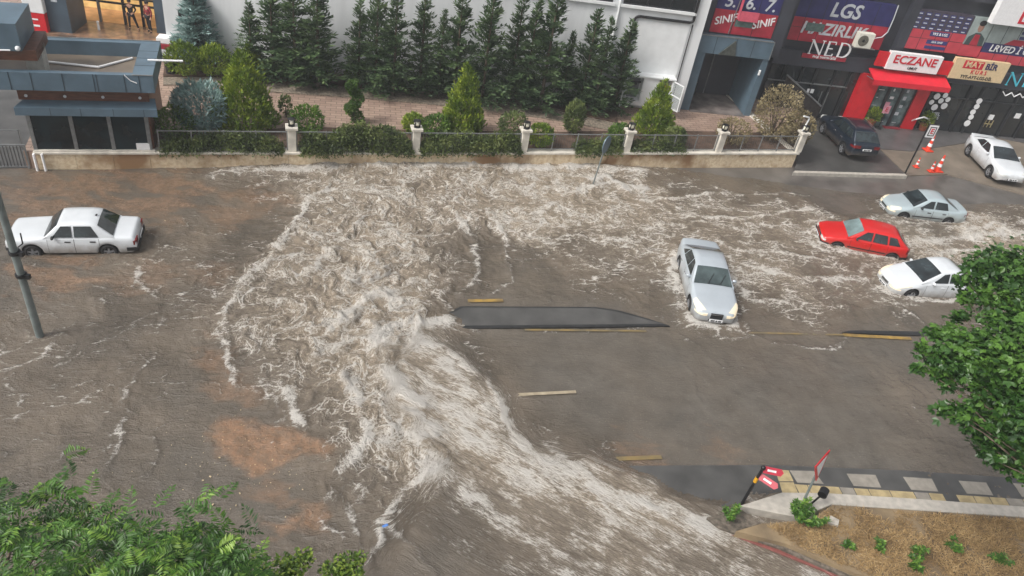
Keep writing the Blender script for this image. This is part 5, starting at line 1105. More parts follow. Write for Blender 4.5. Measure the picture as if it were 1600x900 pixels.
    # bumpers, grille, plates
    g = P['grille']; w0 = half(0)
    box('grille', P.get('gm', trim_m), t, sx(.03), sx(-.018), -w0 * g[0], w0 * g[0], g[1], g[2], .01)
    if P.get('gchrome'): box('grille_bar', chrome, t, sx(.03), sx(-.026), -w0 * g[0], w0 * g[0], g[2] - .05, g[2] - .02)
    if P.get('bump'):
        for nm, s_a, s_b, sc in (('front_bumper', .0, .34, -1), ('rear_bumper', L, L - .34, 1)):
            V = []; pts = [(s_a + sc * .045, y) for y in np.linspace(0, half(s_a) * .96, 5)] + [(s, half(s) + .02) for s in np.linspace(s_a, s_b, 5)[1:]]
            pts = [(s, -y) for s, y in reversed(pts[1:])] + pts
            for s, y in pts: V += [(sx(s), y, P['bump'][0]), (sx(s), y, P['bump'][1])]
            k = len(pts); V += [(x * .985 , y * .9, z) for x, y, z in V]
            FF = [(2 * i, 2 * i + 2, 2 * i + 3, 2 * i + 1) for i in range(k - 1)] + [(2 * i + 1, 2 * i + 3, 2 * k + 2 * i + 3, 2 * k + 2 * i + 1) for i in range(k - 1)]
            MB().add(V, FF).build(nm, P.get('bm', trim_m), t, recalc=True)
    else:
        box('lower_grille', trim_m, t, sx(.06), sx(-.006), -w0 * .5, w0 * .5, sill + .13, sill + .21, .005)
    for nm, s_, z_ in (('number_plate', -.06, P['pl'][0]), ('number_plate', L + .06, P['pl'][1])):
        pl = MB().box(sx(s_) - .012, sx(s_) + .012, -.26, .26, z_ - .056, z_ + .056).build(nm, plate_m, t)
        xx = sx(s_) + (.013 if s_ < 1 else -.021)
        MB().box(xx, xx + .008, -.2, -.05, z_ - .03, z_ + .03).box(xx, xx + .008, -.01, .05, z_ - .03, z_ + .03).box(xx, xx + .008, .09, .2, z_ - .03, z_ + .03).build('plate_characters', let_k, pl)
    if P.get('ant'): MB().cyl((sx(Cc - .1), 0, zr), (sx(Cc - .05), 0, zr + .06), .04, .02, 8).build('roof_antenna', trim_m, t)
    if P.get('rails'):
        for sd in (-1, 1): MB().tube([(sx(s), sd * wroof * .93, zg(s) + .05) for s in np.linspace(B + .1, Cc - .1, 6)], .02, 6).build('roof_rail', chrome, t)
    if P.get('spoiler'): box('spoiler', pm, t, sx(L - .02), sx(L - .2), -hw * .72, hw * .72, ztop(L - .1) + .0, ztop(L - .1) + .07, .02)
    return t
white_c = paint('white_car_paint', hexc(206, 210, 213)); silver_c = paint('silver_car_paint', hexc(190, 198, 204), .35, .32); ice_c = paint('pale_silver_paint', hexc(182, 196, 200), .3, .35)
red_c = paint('red_car_paint', hexc(196, 26, 24)); navy_c = paint('dark_blue_car_paint', hexc(26, 38, 52), .35, .3)
R_ = 'plan'
boxy = [(0, .93), (.12, .975), (.5, 1), (3.3, 1), (4.0, .975), (4.2, .95)]
CARS = {}
CARS['old_sedan'] = dict(name='sedan', L=4.25, W=1.65, wb=2.49, fo=.80, wr=.29, paint=white_c, plan=boxy, sh=.05, belt=.90, zr=1.38, wroof=.60, gw=.95, sill=.26,
    top=[(0, .74), (.06, .82), (1.25, .90), (3.45, .92), (4.15, .90), (4.25, .74)], gh=(1.22, 1.72, 2.98, 3.55), roof=[(1.22, .88), (1.72, 1.34), (2.2, 1.385), (2.75, 1.38), (2.98, 1.34), (3.55, .90)],
    win=[[(1.52, .06), (2.16, .06), (2.16, .84), (1.83, .84)], [(2.24, .06), (3.02, .06), (2.80, .84), (2.24, .84)]], doors=[(1.35, 2.2), (2.22, 3.02)], hm=trim_m, mirm=trim_m, bump=(.36, .50), rim=hub_m,
    lamps=dict(fs=.14, fz=(.58, .72), fy=.60, rs=.10, rz=(.60, .80), ry=.55), grille=(.5, .56, .72), pl=(.43, .62), ant=True)
rnd = lambda L: [(0, .62), (.06, .74), (.18, .86), (.45, .96), (.9, 1), (L - 1.1, 1), (L - .5, .96), (L - .15, .86), (L, .72)]
CARS['passat'] = dict(name='sedan', L=4.77, W=1.82, wb=2.71, fo=.93, wr=.325, paint=silver_c, plan=rnd(4.77), sh=.10, belt=.98, zr=1.46, wroof=.62, gw=.93, sill=.22,
    top=[(0, .58), (.05, .70), (.25, .80), (.7, .90), (1.45, 1.0), (3.9, 1.04), (4.6, 1.06), (4.72, .98), (4.77, .74)], gh=(1.40, 2.15, 3.25, 4.12), roof=[(1.40, .97), (2.15, 1.40), (2.6, 1.465), (3.0, 1.46), (3.25, 1.41), (4.12, 1.04)],
    win=[[(1.9, .10), (2.55, .08), (2.55, .84), (2.32, .80)], [(2.62, .08), (3.35, .1), (3.25, .80), (2.62, .84)], [(3.42, .12), (3.75, .16), (3.32, .76)]], doors=[(1.55, 2.58), (2.6, 3.5)], hm=chrome,
    lamps=dict(fs=.3, fz=(.56, .66), fy=.66, rs=.3, rz=(.72, .88), ry=.55), hood_lamps=(0, 0, .10, .62), hl=lamp_on, grille=(.42, .40, .70), gchrome=True, pl=(.42, .66), wip=True, wsg=mat('teal_reflection_glass', hexc(84, 98, 98), .05, var=.4, vscale=1.6, spec=.9, col2=hexc(44, 54, 55)))  # windscreen's lighter tone and blotches put reflected sky into the colour
CARS['clio'] = dict(name='sedan', L=4.26, W=1.64, wb=2.47, fo=.80, wr=.29, paint=ice_c, plan=rnd(4.26), sh=.09, belt=.93, zr=1.42, wroof=.60, gw=.93, sill=.24,
    top=[(0, .56), (.05, .66), (.25, .76), (.6, .84), (1.15, .95), (3.5, .98), (4.1, 1.0), (4.2, .94), (4.26, .74)], gh=(1.08, 1.80, 2.85, 3.65), roof=[(1.08, .92), (1.80, 1.36), (2.2, 1.425), (2.6, 1.42), (2.85, 1.38), (3.65, .98)],
    win=[[(1.5, .10), (2.18, .08), (2.18, .84), (1.95, .80)], [(2.28, .08), (3.0, .1), (2.85, .78), (2.28, .84)]], doors=[(1.3, 2.22), (2.24, 3.05)], hm=trim_m, mirm=trim_m, strip=.36, rim=hub_m,
    lamps=dict(fs=.28, fz=(.54, .64), fy=.6, rs=.25, rz=(.68, .86), ry=.6), hood_lamps=(0, 0, .08, .5), hl=lamp_on, grille=(.55, .52, .60), pl=(.42, .64))
CARS['tipo'] = dict(name='hatchback', L=3.96, W=1.70, wb=2.54, fo=.78, wr=.29, paint=red_c, plan=[(0, .84), (.1, .93), (.4, .985), (.8, 1), (3.0, 1), (3.6, .96), (3.96, .86)], sh=.06, belt=.93, zr=1.42, wroof=.60, gw=.94, sill=.24,
    top=[(0, .62), (.05, .70), (.4, .80), (1.15, .93), (3.4, .98), (3.85, .99), (3.93, .9), (3.96, .7)], gh=(1.05, 1.72, 3.35, 3.84), roof=[(1.05, .90), (1.72, 1.36), (2.2, 1.43), (3.0, 1.41), (3.35, 1.36), (3.84, .97)],
    win=[[(1.45, .10), (2.12, .08), (2.12, .84), (1.86, .80)], [(2.2, .08), (2.86, .08), (2.78, .82), (2.2, .84)], [(2.94, .1), (3.46, .12), (3.22, .76), (2.88, .80)]], doors=[(1.25, 2.16), (2.18, 2.95)], hm=red_c, mirm=trim_m, strip=.40, wsg=cglass_l, rim=hub_m, bump=(.34, .48),
    lamps=dict(fs=.16, fz=(.54, .66), fy=.60, rs=.12, rz=(.66, .92), ry=.78), grille=(.55, .55, .64), pl=(.42, .60))
CARS['accent'] = dict(name='sedan', L=4.37, W=1.70, wb=2.57, fo=.86, wr=.31, paint=white_c, plan=rnd(4.37), sh=.10, belt=.95, zr=1.45, wroof=.60, gw=.93, sill=.22,
    top=[(0, .54), (.05, .66), (.3, .78), (.7, .87), (1.25, .98), (3.6, 1.02), (4.2, 1.05), (4.32, .98), (4.37, .74)], gh=(1.12, 2.0, 3.0, 3.95), roof=[(1.12, .95), (2.0, 1.39), (2.4, 1.455), (2.8, 1.45), (3.0, 1.41), (3.95, 1.02)],
    win=[[(1.66, .08), (2.36, .08), (2.36, .84), (2.12, .78)], [(2.44, .08), (3.2, .16), (3.0, .78), (2.44, .84)], [(3.26, .2), (3.5, .25), (3.08, .72)]], doors=[(1.38, 2.4), (2.42, 3.3)], 
    lamps=dict(fs=.3, fz=(.52, .62), fy=.7, rs=.3, rz=(.72, .9), ry=.6), hood_lamps=(0, 0, .10, .7), hl=lamp_on, grille=(.45, .50, .60), gchrome=True, pl=(.40, .7))
CARS['suv'] = dict(name='suv', cat='car', L=4.43, W=1.81, wb=2.60, fo=.87, wr=.34, paint=navy_c, plan=[(0, .74), (.08, .86), (.3, .95), (.8, 1), (3.6, 1), (4.1, .97), (4.36, .92), (4.43, .86)], sh=.10, belt=1.08, zr=1.66, wroof=.66, gw=.94, sill=.30,
    top=[(0, .66), (.06, .82), (.3, .92), (1.2, 1.07), (3.9, 1.1), (4.32, 1.1), (4.40, 1.0), (4.43, .76)], gh=(1.15, 1.95, 3.75, 4.30), roof=[(1.15, 1.05), (1.95, 1.58), (2.4, 1.67), (3.4, 1.66), (3.75, 1.60), (4.30, 1.08)],
    win=[[(1.6, .08), (2.32, .08), (2.32, .84), (2.06, .80)], [(2.4, .08), (3.2, .08), (3.2, .84), (2.4, .84)], [(3.28, .1), (3.85, .14), (3.62, .78), (3.28, .82)]], doors=[(1.42, 2.36), (2.38, 3.22)], rails=True, hm=chrome,
    lamps=dict(fs=.3, fz=(.72, .84), fy=.6, rs=.32, rz=(.84, 1.0), ry=.52), grille=(.55, .66, .78), pl=(.5, .80), strip=.08, rlo=.12)
CARS['fluence'] = dict(name='sedan', L=4.40, W=1.78, wb=2.65, fo=.90, wr=.325, paint=white_c, plan=rnd(4.40), sh=.11, belt=.98, zr=1.44, wroof=.60, gw=.92, sill=.22,
    top=[(0, .54), (.05, .68), (.3, .82), (.7, .91), (1.3, 1.0), (3.6, 1.05), (4.2, 1.08), (4.34, 1.0), (4.40, .74)], gh=(1.18, 2.1, 3.0, 4.0), roof=[(1.18, .97), (2.1, 1.38), (2.5, 1.445), (2.8, 1.44), (3.0, 1.41), (4.0, 1.05)],
    win=[[(1.78, .10), (2.6, .1), (2.6, .84), (2.22, .80)], [(2.66, .1), (3.4, .3), (3.0, .76), (2.66, .84)]], doors=[(1.5, 2.72)],
    lamps=dict(fs=.3, fz=(.54, .64), fy=.7, rs=.3, rz=(.76, .94), ry=.6), hood_lamps=(0, 0, .10, .66), hl=lamp_m, grille=(.5, .30, .40), pl=(.44, .7), spoiler=True)
def park(key, label, cx, cy, yaw, z=0.0, scale=1.0):
    return make_car(CARS[key], label, (cx, cy, z), R(yaw), scale)
for key, lab, a, b, z, tr, side, sc, dz, _l, _w, _k in CAR_SPOTS:
    x, y, yw = at_wheels(a, b, z, tr, side)
    make_car(CARS[key], lab, (x, y, dz), R(yw), sc)
# ------------------------------------------------------------------ vegetation
def project(p):
    d = Vector(p) - Vector((0, 0, CAM_H)); zc = d.dot(_F); return 800 + FPX * d.dot(_RT) / zc, 450 - FPX * d.dot(_UP) / zc
def height_to(base, topy):
    for h in np.arange(.3, 14, .05):
        if project((base[0], base[1], base[2] + h))[1] <= topy: return float(h)
    return 9.0
def leaf_mat(name, c1, c2, c3, rough=.5):
    m = bpy.data.materials.new(name); m.use_nodes = True; t = m.node_tree; b = t.nodes['Principled BSDF']; L = t.links.new
    a = t.nodes.new('ShaderNodeAttribute'); a.attribute_name = 'tint'
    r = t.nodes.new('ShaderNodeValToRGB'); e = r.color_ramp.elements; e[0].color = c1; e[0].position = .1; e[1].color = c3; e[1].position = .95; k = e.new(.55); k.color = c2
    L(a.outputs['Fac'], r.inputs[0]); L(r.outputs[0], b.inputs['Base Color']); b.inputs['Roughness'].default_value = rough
    tr = t.nodes.new('ShaderNodeBsdfTranslucent'); L(r.outputs[0], tr.inputs['Color']); mx = t.nodes.new('ShaderNodeMixShader'); mx.inputs[0].default_value = .22
    L(b.outputs[0], mx.inputs[1]); L(tr.outputs[0], mx.inputs[2]); L(mx.outputs[0], t.nodes['Material Output'].inputs['Surface']); return m
def unit(v): return v / (np.linalg.norm(v, axis=-1, keepdims=True) + 1e-9)
def leaves(name, P, D, N, ln, wd, m, parent, tint=None, fold=.15):
    """diamond leaves: base P, direction D, normal hint N, length, width (arrays)"""
    P = np.asarray(P, float); n = len(P); D = unit(np.asarray(D, float)); S = unit(np.cross(D, N)); U = np.cross(S, D)
    ln = np.broadcast_to(ln, n)[:, None]; wd = np.broadcast_to(wd, n)[:, None]
    V = np.stack([P, P + D * ln * .5 + S * wd * .5 + U * wd * fold, P + D * ln, P + D * ln * .5 - S * wd * .5 + U * wd * fold], 1).reshape(-1, 3)
    Q = np.arange(4 * n).reshape(n, 4); o = npmesh(name, V, Q, m, parent)
    t = rng.random(n) if tint is None else np.clip(tint, 0, 1)
    at = o.data.attributes.new('tint', 'FLOAT', 'POINT'); at.data.foreach_set('value', np.repeat(t, 4).astype(np.float32)); return o
def clump(P, s=1.1, seed=201):   # clumpy 0..1 field, one value per point: whole sprays differ in hue
    return np.clip(.5 + 1.1 * fbm(P[:, 0] * s + 13, P[:, 1] * s + P[:, 2] * s * 1.3 - 7, 3, seed), 0, 1)
fir_l = leaf_mat('fir_needles', hexc(42, 60, 42), hexc(72, 96, 62), hexc(116, 138, 88))
thu_l = leaf_mat('thuja_sprays', hexc(58, 82, 22), hexc(104, 128, 36), hexc(158, 172, 58))
blu_l = leaf_mat('blue_spruce_needles', hexc(84, 108, 104), hexc(124, 152, 148), hexc(172, 196, 192))
hed_l = leaf_mat('hedge_leaves', hexc(50, 64, 36), hexc(88, 104, 54), hexc(132, 142, 82))
box_l = leaf_mat('box_leaves', hexc(48, 74, 26), hexc(78, 110, 34), hexc(112, 142, 50))
dry_l = leaf_mat('dry_leaves', hexc(96, 86, 60), hexc(134, 122, 88), hexc(172, 158, 122))
map_l = leaf_mat('maple_leaves', hexc(26, 50, 20), hexc(48, 82, 32), hexc(96, 134, 54), .4)
ail_l = leaf_mat('pinnate_leaves', hexc(36, 66, 22), hexc(76, 118, 38), hexc(150, 178, 76), .45)
bark = mat('bark', hexc(92, 80, 68), .9, var=.35, vscale=6, bump=.6, bscale=20)
def conifer_mesh(kind, H, Rb, seed):
    r = np.random.default_rng(seed); P = []; D = []; N = []
    nb = {'fir': 150, 'spruce': 210}[kind]
    for i in range(nb):
        f = (i + r.random()) / nb; f = f ** 1.15; z = H * (.04 + .94 * f)
        env = (1 - f) ** (.88 if kind == 'fir' else .62) * (1.0 if f > .10 else .75); l = Rb * env * r.uniform(.72, 1.15) + .08; a = r.random() * 6.283
        dr = np.array([math.cos(a), math.sin(a), .12 + .75 * f + r.normal(0, .12)]); dr /= np.linalg.norm(dr)
        k = max(5, int(l * (26 if kind == 'fir' else 30)))
        for j in range(k):
            t = (j + r.random()) / k; p = np.array([0, 0, z]) + dr * l * t + np.array([0, 0, -.16 * l * t * t]); side = np.array([-math.sin(a), math.cos(a), 0]) * (1 if j % 2 else -1)
            d = dr * .75 + side * r.uniform(.3, .9) + np.array([0, 0, r.normal(.05, .22)]); P.append(p + r.normal(0, .03, 3)); D.append(d); N.append(np.array([0, 0, 1]) + r.normal(0, .35, 3))
    return np.array(P), np.array(D), np.array(N)
def conifer(name, label, px, py, topy, ratio, kind, lm, group=None, proto=None, rot=0.0, ln=.27, wd=.10, cat='tree', h=None):
    b = G(px, py, GZ + .1); Ht = h or height_to(b, topy)
    if proto:
        c = copy_tree(proto[0]); c.location = b; c.rotation_euler = (0, 0, rot); k = Ht / proto[1]; c.scale = (k * ratio / proto[2], k * ratio / proto[2], k); tag(c, label, cat, group); return c
    t = thing(name, label, cat, b, rot, group)
    MB().tube([(0, 0, -.1), (0, 0, Ht * .5), (0, 0, Ht * .97)], [.09, .06, .012], 7).build('trunk', bark, t)
    P, D, N = conifer_mesh(kind, Ht, Ht * ratio / 2, px); rad = np.hypot(P[:, 0], P[:, 1])
    ti = .25 + .35 * rng.random(len(P)) + .5 * (clump(P, 1.3, px % 50) - .5) + .12
    leaves('crown', P, D, N, ln * rng.uniform(.7, 1.25, len(P)), wd, lm, t, ti); return t
pr = []
for i, (px, top, dx) in enumerate([(428, -30, 0), (905, 14, 0), (655, -14, 0), (957, 32, 0)]):
    yb = 95 + (px - 258) * .1 + 9
    lab = ['broad dark conifer at the left end of the row against the white wall', 'slim dark conifer near the right end of the row beside the lower twin', 'dark conifer with a tall bare tip in the middle of the row', 'last dark conifer of the row next to the white utility cabinet'][i]
    c = conifer('conifer', lab, px, yb, top, [.62, .55, .52, .55][i], 'fir', fir_l, 'dark conifers along the white wall'); b = G(px, yb, GZ + .1)
    pr.append((c, height_to(b, top), [.62, .55, .52, .55][i]))
row = [(395, 5, .55, 'low spreading dark conifer at the very left of the row'), (462, -40, .55, 'tall dark conifer second from the left behind the big yellow green conifer'), (497, -28, .56, 'dark conifer standing left of the gap with the grey pipe'), (560, 2, .5, 'dark conifer just right of the gap with the grey pipe'), (586, -22, .46, 'tall narrow dark conifer beside the spiral topiary in line'), (614, -14, .5, 'dark conifer above the third round clipped shrub'), (684, 14, .34, 'thin brownish conifer squeezed between two taller ones'), (708, -12, .5, 'dark conifer behind the tip of the pointed yellow green conifer'), (752, -14, .5, 'dark conifer standing right of the pointed yellow green conifer'), (795, -8, .46, 'dark conifer left of the tight pair in the row'), (817, 0, .4, 'narrow conifer of the tight pair in the row'), (843, -16, .5, 'tallest dark conifer in the right half of the row'), (875, 52, .4, 'short dark conifer below the window sill'), (926, 30, .44, 'lower twin beside the slim dark conifer near the right end')]
for i, (px, top, ra, lab) in enumerate(row):
    conifer('conifer', lab, px, 95 + (px - 258) * .1 + 11 + (i % 3) * 3, top, ra * 1.12, 'fir', fir_l, 'dark conifers along the white wall', pr[i % 4], i * 1.7)
conifer('blue_spruce', 'large pale blue spruce with a pointed top before the white wall', 312, 98, -12, .72, 'spruce', blu_l, None, ln=.30, wd=.08)
def bush(name, label, cat, base, sx, sy, h, n, lm, ln, wd, group=None, shape='round', up=.4, seed=1, trunk=True, tdist=1.3, bias=.0):
    """foliage spread through a volume: round, cone, spiral or box"""
    r = np.random.default_rng(seed); t = thing(name, label, cat, base, 0, group); P = r.normal(0, 1, (n, 3)); P = unit(P) * (r.random((n, 1)) ** .33 * .55 + .45)
    out = P.copy()
    if shape == 'round': P = P * np.array([sx, sy, h / 2]) + np.array([0, 0, h / 2])
    elif shape == 'cone':
        f = 1 - np.sqrt(r.random(n)); f = np.clip(f * 1.0, 0, .99); a = r.random(n) * 6.283; rr = (1 - f) ** .85 * np.sqrt(r.uniform(.25, 1.0, n)) * np.where(f < .12, .72 + 2.3 * f, 1.0) * (1 + .16 * np.sin(a * 5 + f * 9))
        P = np.stack([np.cos(a) * rr * sx, np.sin(a) * rr * sy, f * h], 1); out = np.stack([np.cos(a), np.sin(a), .3 + 0 * a], 1)
    elif shape == 'spiral':
        f = r.random(n); a = f * 11; c = np.stack([np.cos(a) * sx * .45, np.sin(a) * sx * .45, f * h], 1); q = unit(r.normal(0, 1, (n, 3))) * (sx * .6); q[:, 2] *= .6; P = c + q * (1.08 - .35 * f[:, None]); out = q
    P = P * (1 + .12 * fbm(P[:, 0] * 2.2, P[:, 1] * 2.2 + P[:, 2] * 2.2, 2, seed + 3))[:, None]
    D = unit(out) * .6 + r.normal(0, .45, (n, 3)) + np.array([0, 0, up])
    if trunk: MB().tube([(0, 0, -.1), (0, 0, h * .55)], [.05, .02], 6).build('stem', bark, t)
    leaves('foliage', P, D, r.normal(0, 1, (n, 3)), ln * r.uniform(.6, 1.3, n), wd * r.uniform(.7, 1.2, n), lm, t, .12 + .4 * r.random(n) + .5 * clump(P, tdist, seed + 9) + bias); return t
def hp(px, py, z=None): return G(px, py, GZ + .1 if z is None else z)
def cone(label, px, py, topy, wpx, seed, n=3200):
    b = hp(px, py); h = height_to(b, topy); rr = wpx / 2 / (FPX / (b - Vector((0, 0, CAM_H))).length)
    return bush('thuja', label, 'tree', b, rr, rr, h, n, thu_l, .22, .09, 'yellow green conifers in the garden', 'cone', 1.0, seed)
cone('largest yellow green conifer beside the first stone pillar', 384, 197, 76, 100, 11, 5200)
cone('pointed yellow green conifer in the middle of the long bed', 721, 206, 97, 70, 12, 4000)
cone('small yellow green conifer in front of the white utility cabinet', 1018, 208, 126, 66, 13, 3200)
cone('darker yellow green conifer half hidden behind the largest one', 392, 122, 72, 58, 14, 2200)
bush('blue_juniper', 'low round pale blue juniper next to the gatehouse', 'shrub', hp(317, 200), 1.15, 1.1, 2.0, 2600, blu_l, .30, .075, None, 'round', .45, 21)
for i, (px, py, sx, h, lab) in enumerate([(290, 115, .85, 1.5, 'yellow green bush at the left foot of the large blue spruce'), (336, 116, .85, 1.4, 'yellow green bush at the right foot of the large blue spruce')]):
    bush('golden_bush', lab, 'shrub', hp(px, py), sx, sx, h, 1500, thu_l, .2, .09, 'yellow green bushes under the blue spruce', 'round', .7, 30 + i)
for i, (px, py, s, lab) in enumerate([(478, 128, .42, 'loose round shrub furthest left by the cobble kerb'), (505, 129, .5, 'clipped ball shrub second from left by the cobble kerb'), (553, 132, .5, 'clipped ball shrub above the spiral topiary'), (605, 136, .52, 'clipped ball shrub right of the spiral topiary'), (662, 141, .46, 'clipped ball shrub furthest right by the cobble kerb')]):
    bush('ball_shrub', lab, 'shrub', hp(px, py), s, s, s * 2, 900, box_l if i else hed_l, .12, .07, 'round clipped shrubs by the cobble kerb', 'round', .3, 40 + i)
b = hp(553, 189); bush('spiral_topiary', 'clipped spiral topiary rising above the overgrown hedge', 'topiary', b, .42, .42, height_to(b, 128), 2600, box_l, .13, .07, None, 'spiral', .3, 51, bias=-.15)
b = hp(893, 207); bush('column_shrub', 'dark upright column shrub behind the railing', 'shrub', b, .5, .5, height_to(b, 160), 1600, hed_l, .17, .08, None, 'round', .8, 52)
b = hp(447, 180); bush('young_shrub', 'small thin shrub beside the first stone pillar', 'shrub', b, .28, .28, height_to(b, 152), 300, hed_l, .16, .09, None, 'round', .5, 53)
# hedges hanging over the railing
def hedge(label, pa, pb, topz, spill, n, seed, lm=hed_l, yb=.55, ln=.17):
    a = FP_.F(pa, 240, .1)[0]; c = FP_.F(pb, 240, .1)[0]; r = np.random.default_rng(seed); t = thing('hedge', label, 'hedge', FP_.W(a, 0, GZ), FP_.yaw, 'hedges along the garden wall'); L = c - a
    u = r.random(n); v = r.random(n); w_ = r.random(n) ** .8; edge = np.minimum(1, np.minimum(u, 1 - u) * 9) ** .5
    tz = topz * (.72 + .5 * fbm(u * L * .55 + seed, u * 0, 3, seed)) * edge; sp = spill * (.7 + .8 * fbm(u * L * .6, u * 0 + 9, 3, seed + 2))
    y = -sp * .0 + (yb + sp) * v - sp; prof = np.sqrt(np.clip(1 - ((v - .5) * 1.7) ** 4, 0.05, 1))
    z = -0.12 * (v < .25) + (tz * prof) * w_ + .02; x = u * L
    P = np.stack([x, y, z], 1) + r.normal(0, .05, (n, 3)); D = np.stack([r.normal(0, .5, n), -.35 + r.normal(0, .5, n), .45 + r.normal(0, .6, n)], 1)
    leaves('foliage', P, D, r.normal(0, 1, (n, 3)), ln * r.uniform(.6, 1.3, n), .06 * r.uniform(.7, 1.3, n), lm, t, .1 + .35 * r.random(n) + .55 * clump(P, 1.2, seed + 5))
    m = MB()
    for k in range(int(L * 3)): 
        xx = r.random() * L; m.tube([(xx, .25, 0), (xx + r.normal(0, .1), .1, topz * .6)], [.015, .006], 5)
    m.build('stems', bark, t); return t
hedge('low dark hedge between the gatehouse and the first stone pillar', 252, 442, .95, .12, 6500, 61)
hedge('widest overgrown hedge pouring over the wall below the spiral topiary', 470, 643, 1.5, .38, 10500, 62)
hedge('second long hedge below the pointed yellow green conifer', 657, 812, 1.15, .30, 8000, 63)
hedge('short grey green hedge left of the leaning road sign', 898, 968, .95, .22, 3600, 64)
hedge('low sparse hedge under the small conifer by the cabinet', 985, 1070, .75, .0, 2200, 65)
for i, (px, py, s, lm, lab) in enumerate([(480, 207, .75, box_l, 'round green shrub right behind the first stone pillar'), (645, 205, .5, thu_l, 'small pointed green shrub behind the second stone pillar'), (680, 212, .6, box_l, 'round green shrub left of the pointed conifer base'), (843, 226, .62, thu_l, 'bright round shrub right of the third stone pillar'), (966, 224, .6, box_l, 'bright round shrub left of the fourth stone pillar'), (275, 215, .8, box_l, 'dark green shrub at the gatehouse corner'), (1052, 226, .55, hed_l, 'dark low shrub right of the small conifer'), (800, 215, .75, hed_l, 'grey green shrub above the end of the second hedge')]):
    bush('round_shrub', lab, 'shrub', hp(px, py), s, s, s * 1.7, 1200, lm, .15, .08, 'round shrubs behind the railings', 'round', .4, 70 + i)
# dry shrubs at the corner
for i, (px, py, sx, h, n, lab) in enumerate([(1203, 215, 1.25, 2.9, 2600, 'tall dry brown shrub in front of the dark ramp'), (1240, 222, .85, 1.7, 1300, 'dry shrub beside the last stone pillar'), (1140, 222, .9, 1.3, 900, 'sparse dry shrub before the entrance portal')]):
    t = bush('dry_shrub', lab, 'shrub', hp(px, py), sx, sx, h, n, dry_l, .15, .08, 'dry shrubs at the wall corner', 'round', .3, 90 + i)
    r = np.random.default_rng(i); m = MB()
    for k in range(16):
        a = r.random() * 6.28; m.tube([(0, 0, 0), (math.cos(a) * sx * .4, math.sin(a) * sx * .4, h * .5), (math.cos(a) * sx * .85, math.sin(a) * sx * .85, h * r.uniform(.6, .98))], [.03, .018, .006], 5)
    m.build('branches', bark, t)
# planters by the pharmacy
terra = mat('terracotta', hexc(140, 74, 50), .7, var=.2)
for px, py, lab in ((1346, 187, 'potted plant left of the parked SUV roof by the red shopfront'), (1358, 197, 'potted yellow green plant behind the parked SUV'), (1440, 203, 'potted plant under the white hose by the shop door')):
    t = thing('potted_plant', lab, 'plant', G(px, py, .12), 0, 'potted plants by the pharmacy'); MB().cyl((0, 0, 0), (0, 0, .4), .2, .28, 14).build('pot', terra, t)
    r = np.random.default_rng(px); P = unit(r.normal(0, 1, (500, 3))) * .42 * r.random((500, 1)) ** .4 + np.array([0, 0, .75]); leaves('foliage', P, P - np.array([0, 0, .5]), r.normal(0, 1, (500, 3)), .2, .07, thu_l, t)

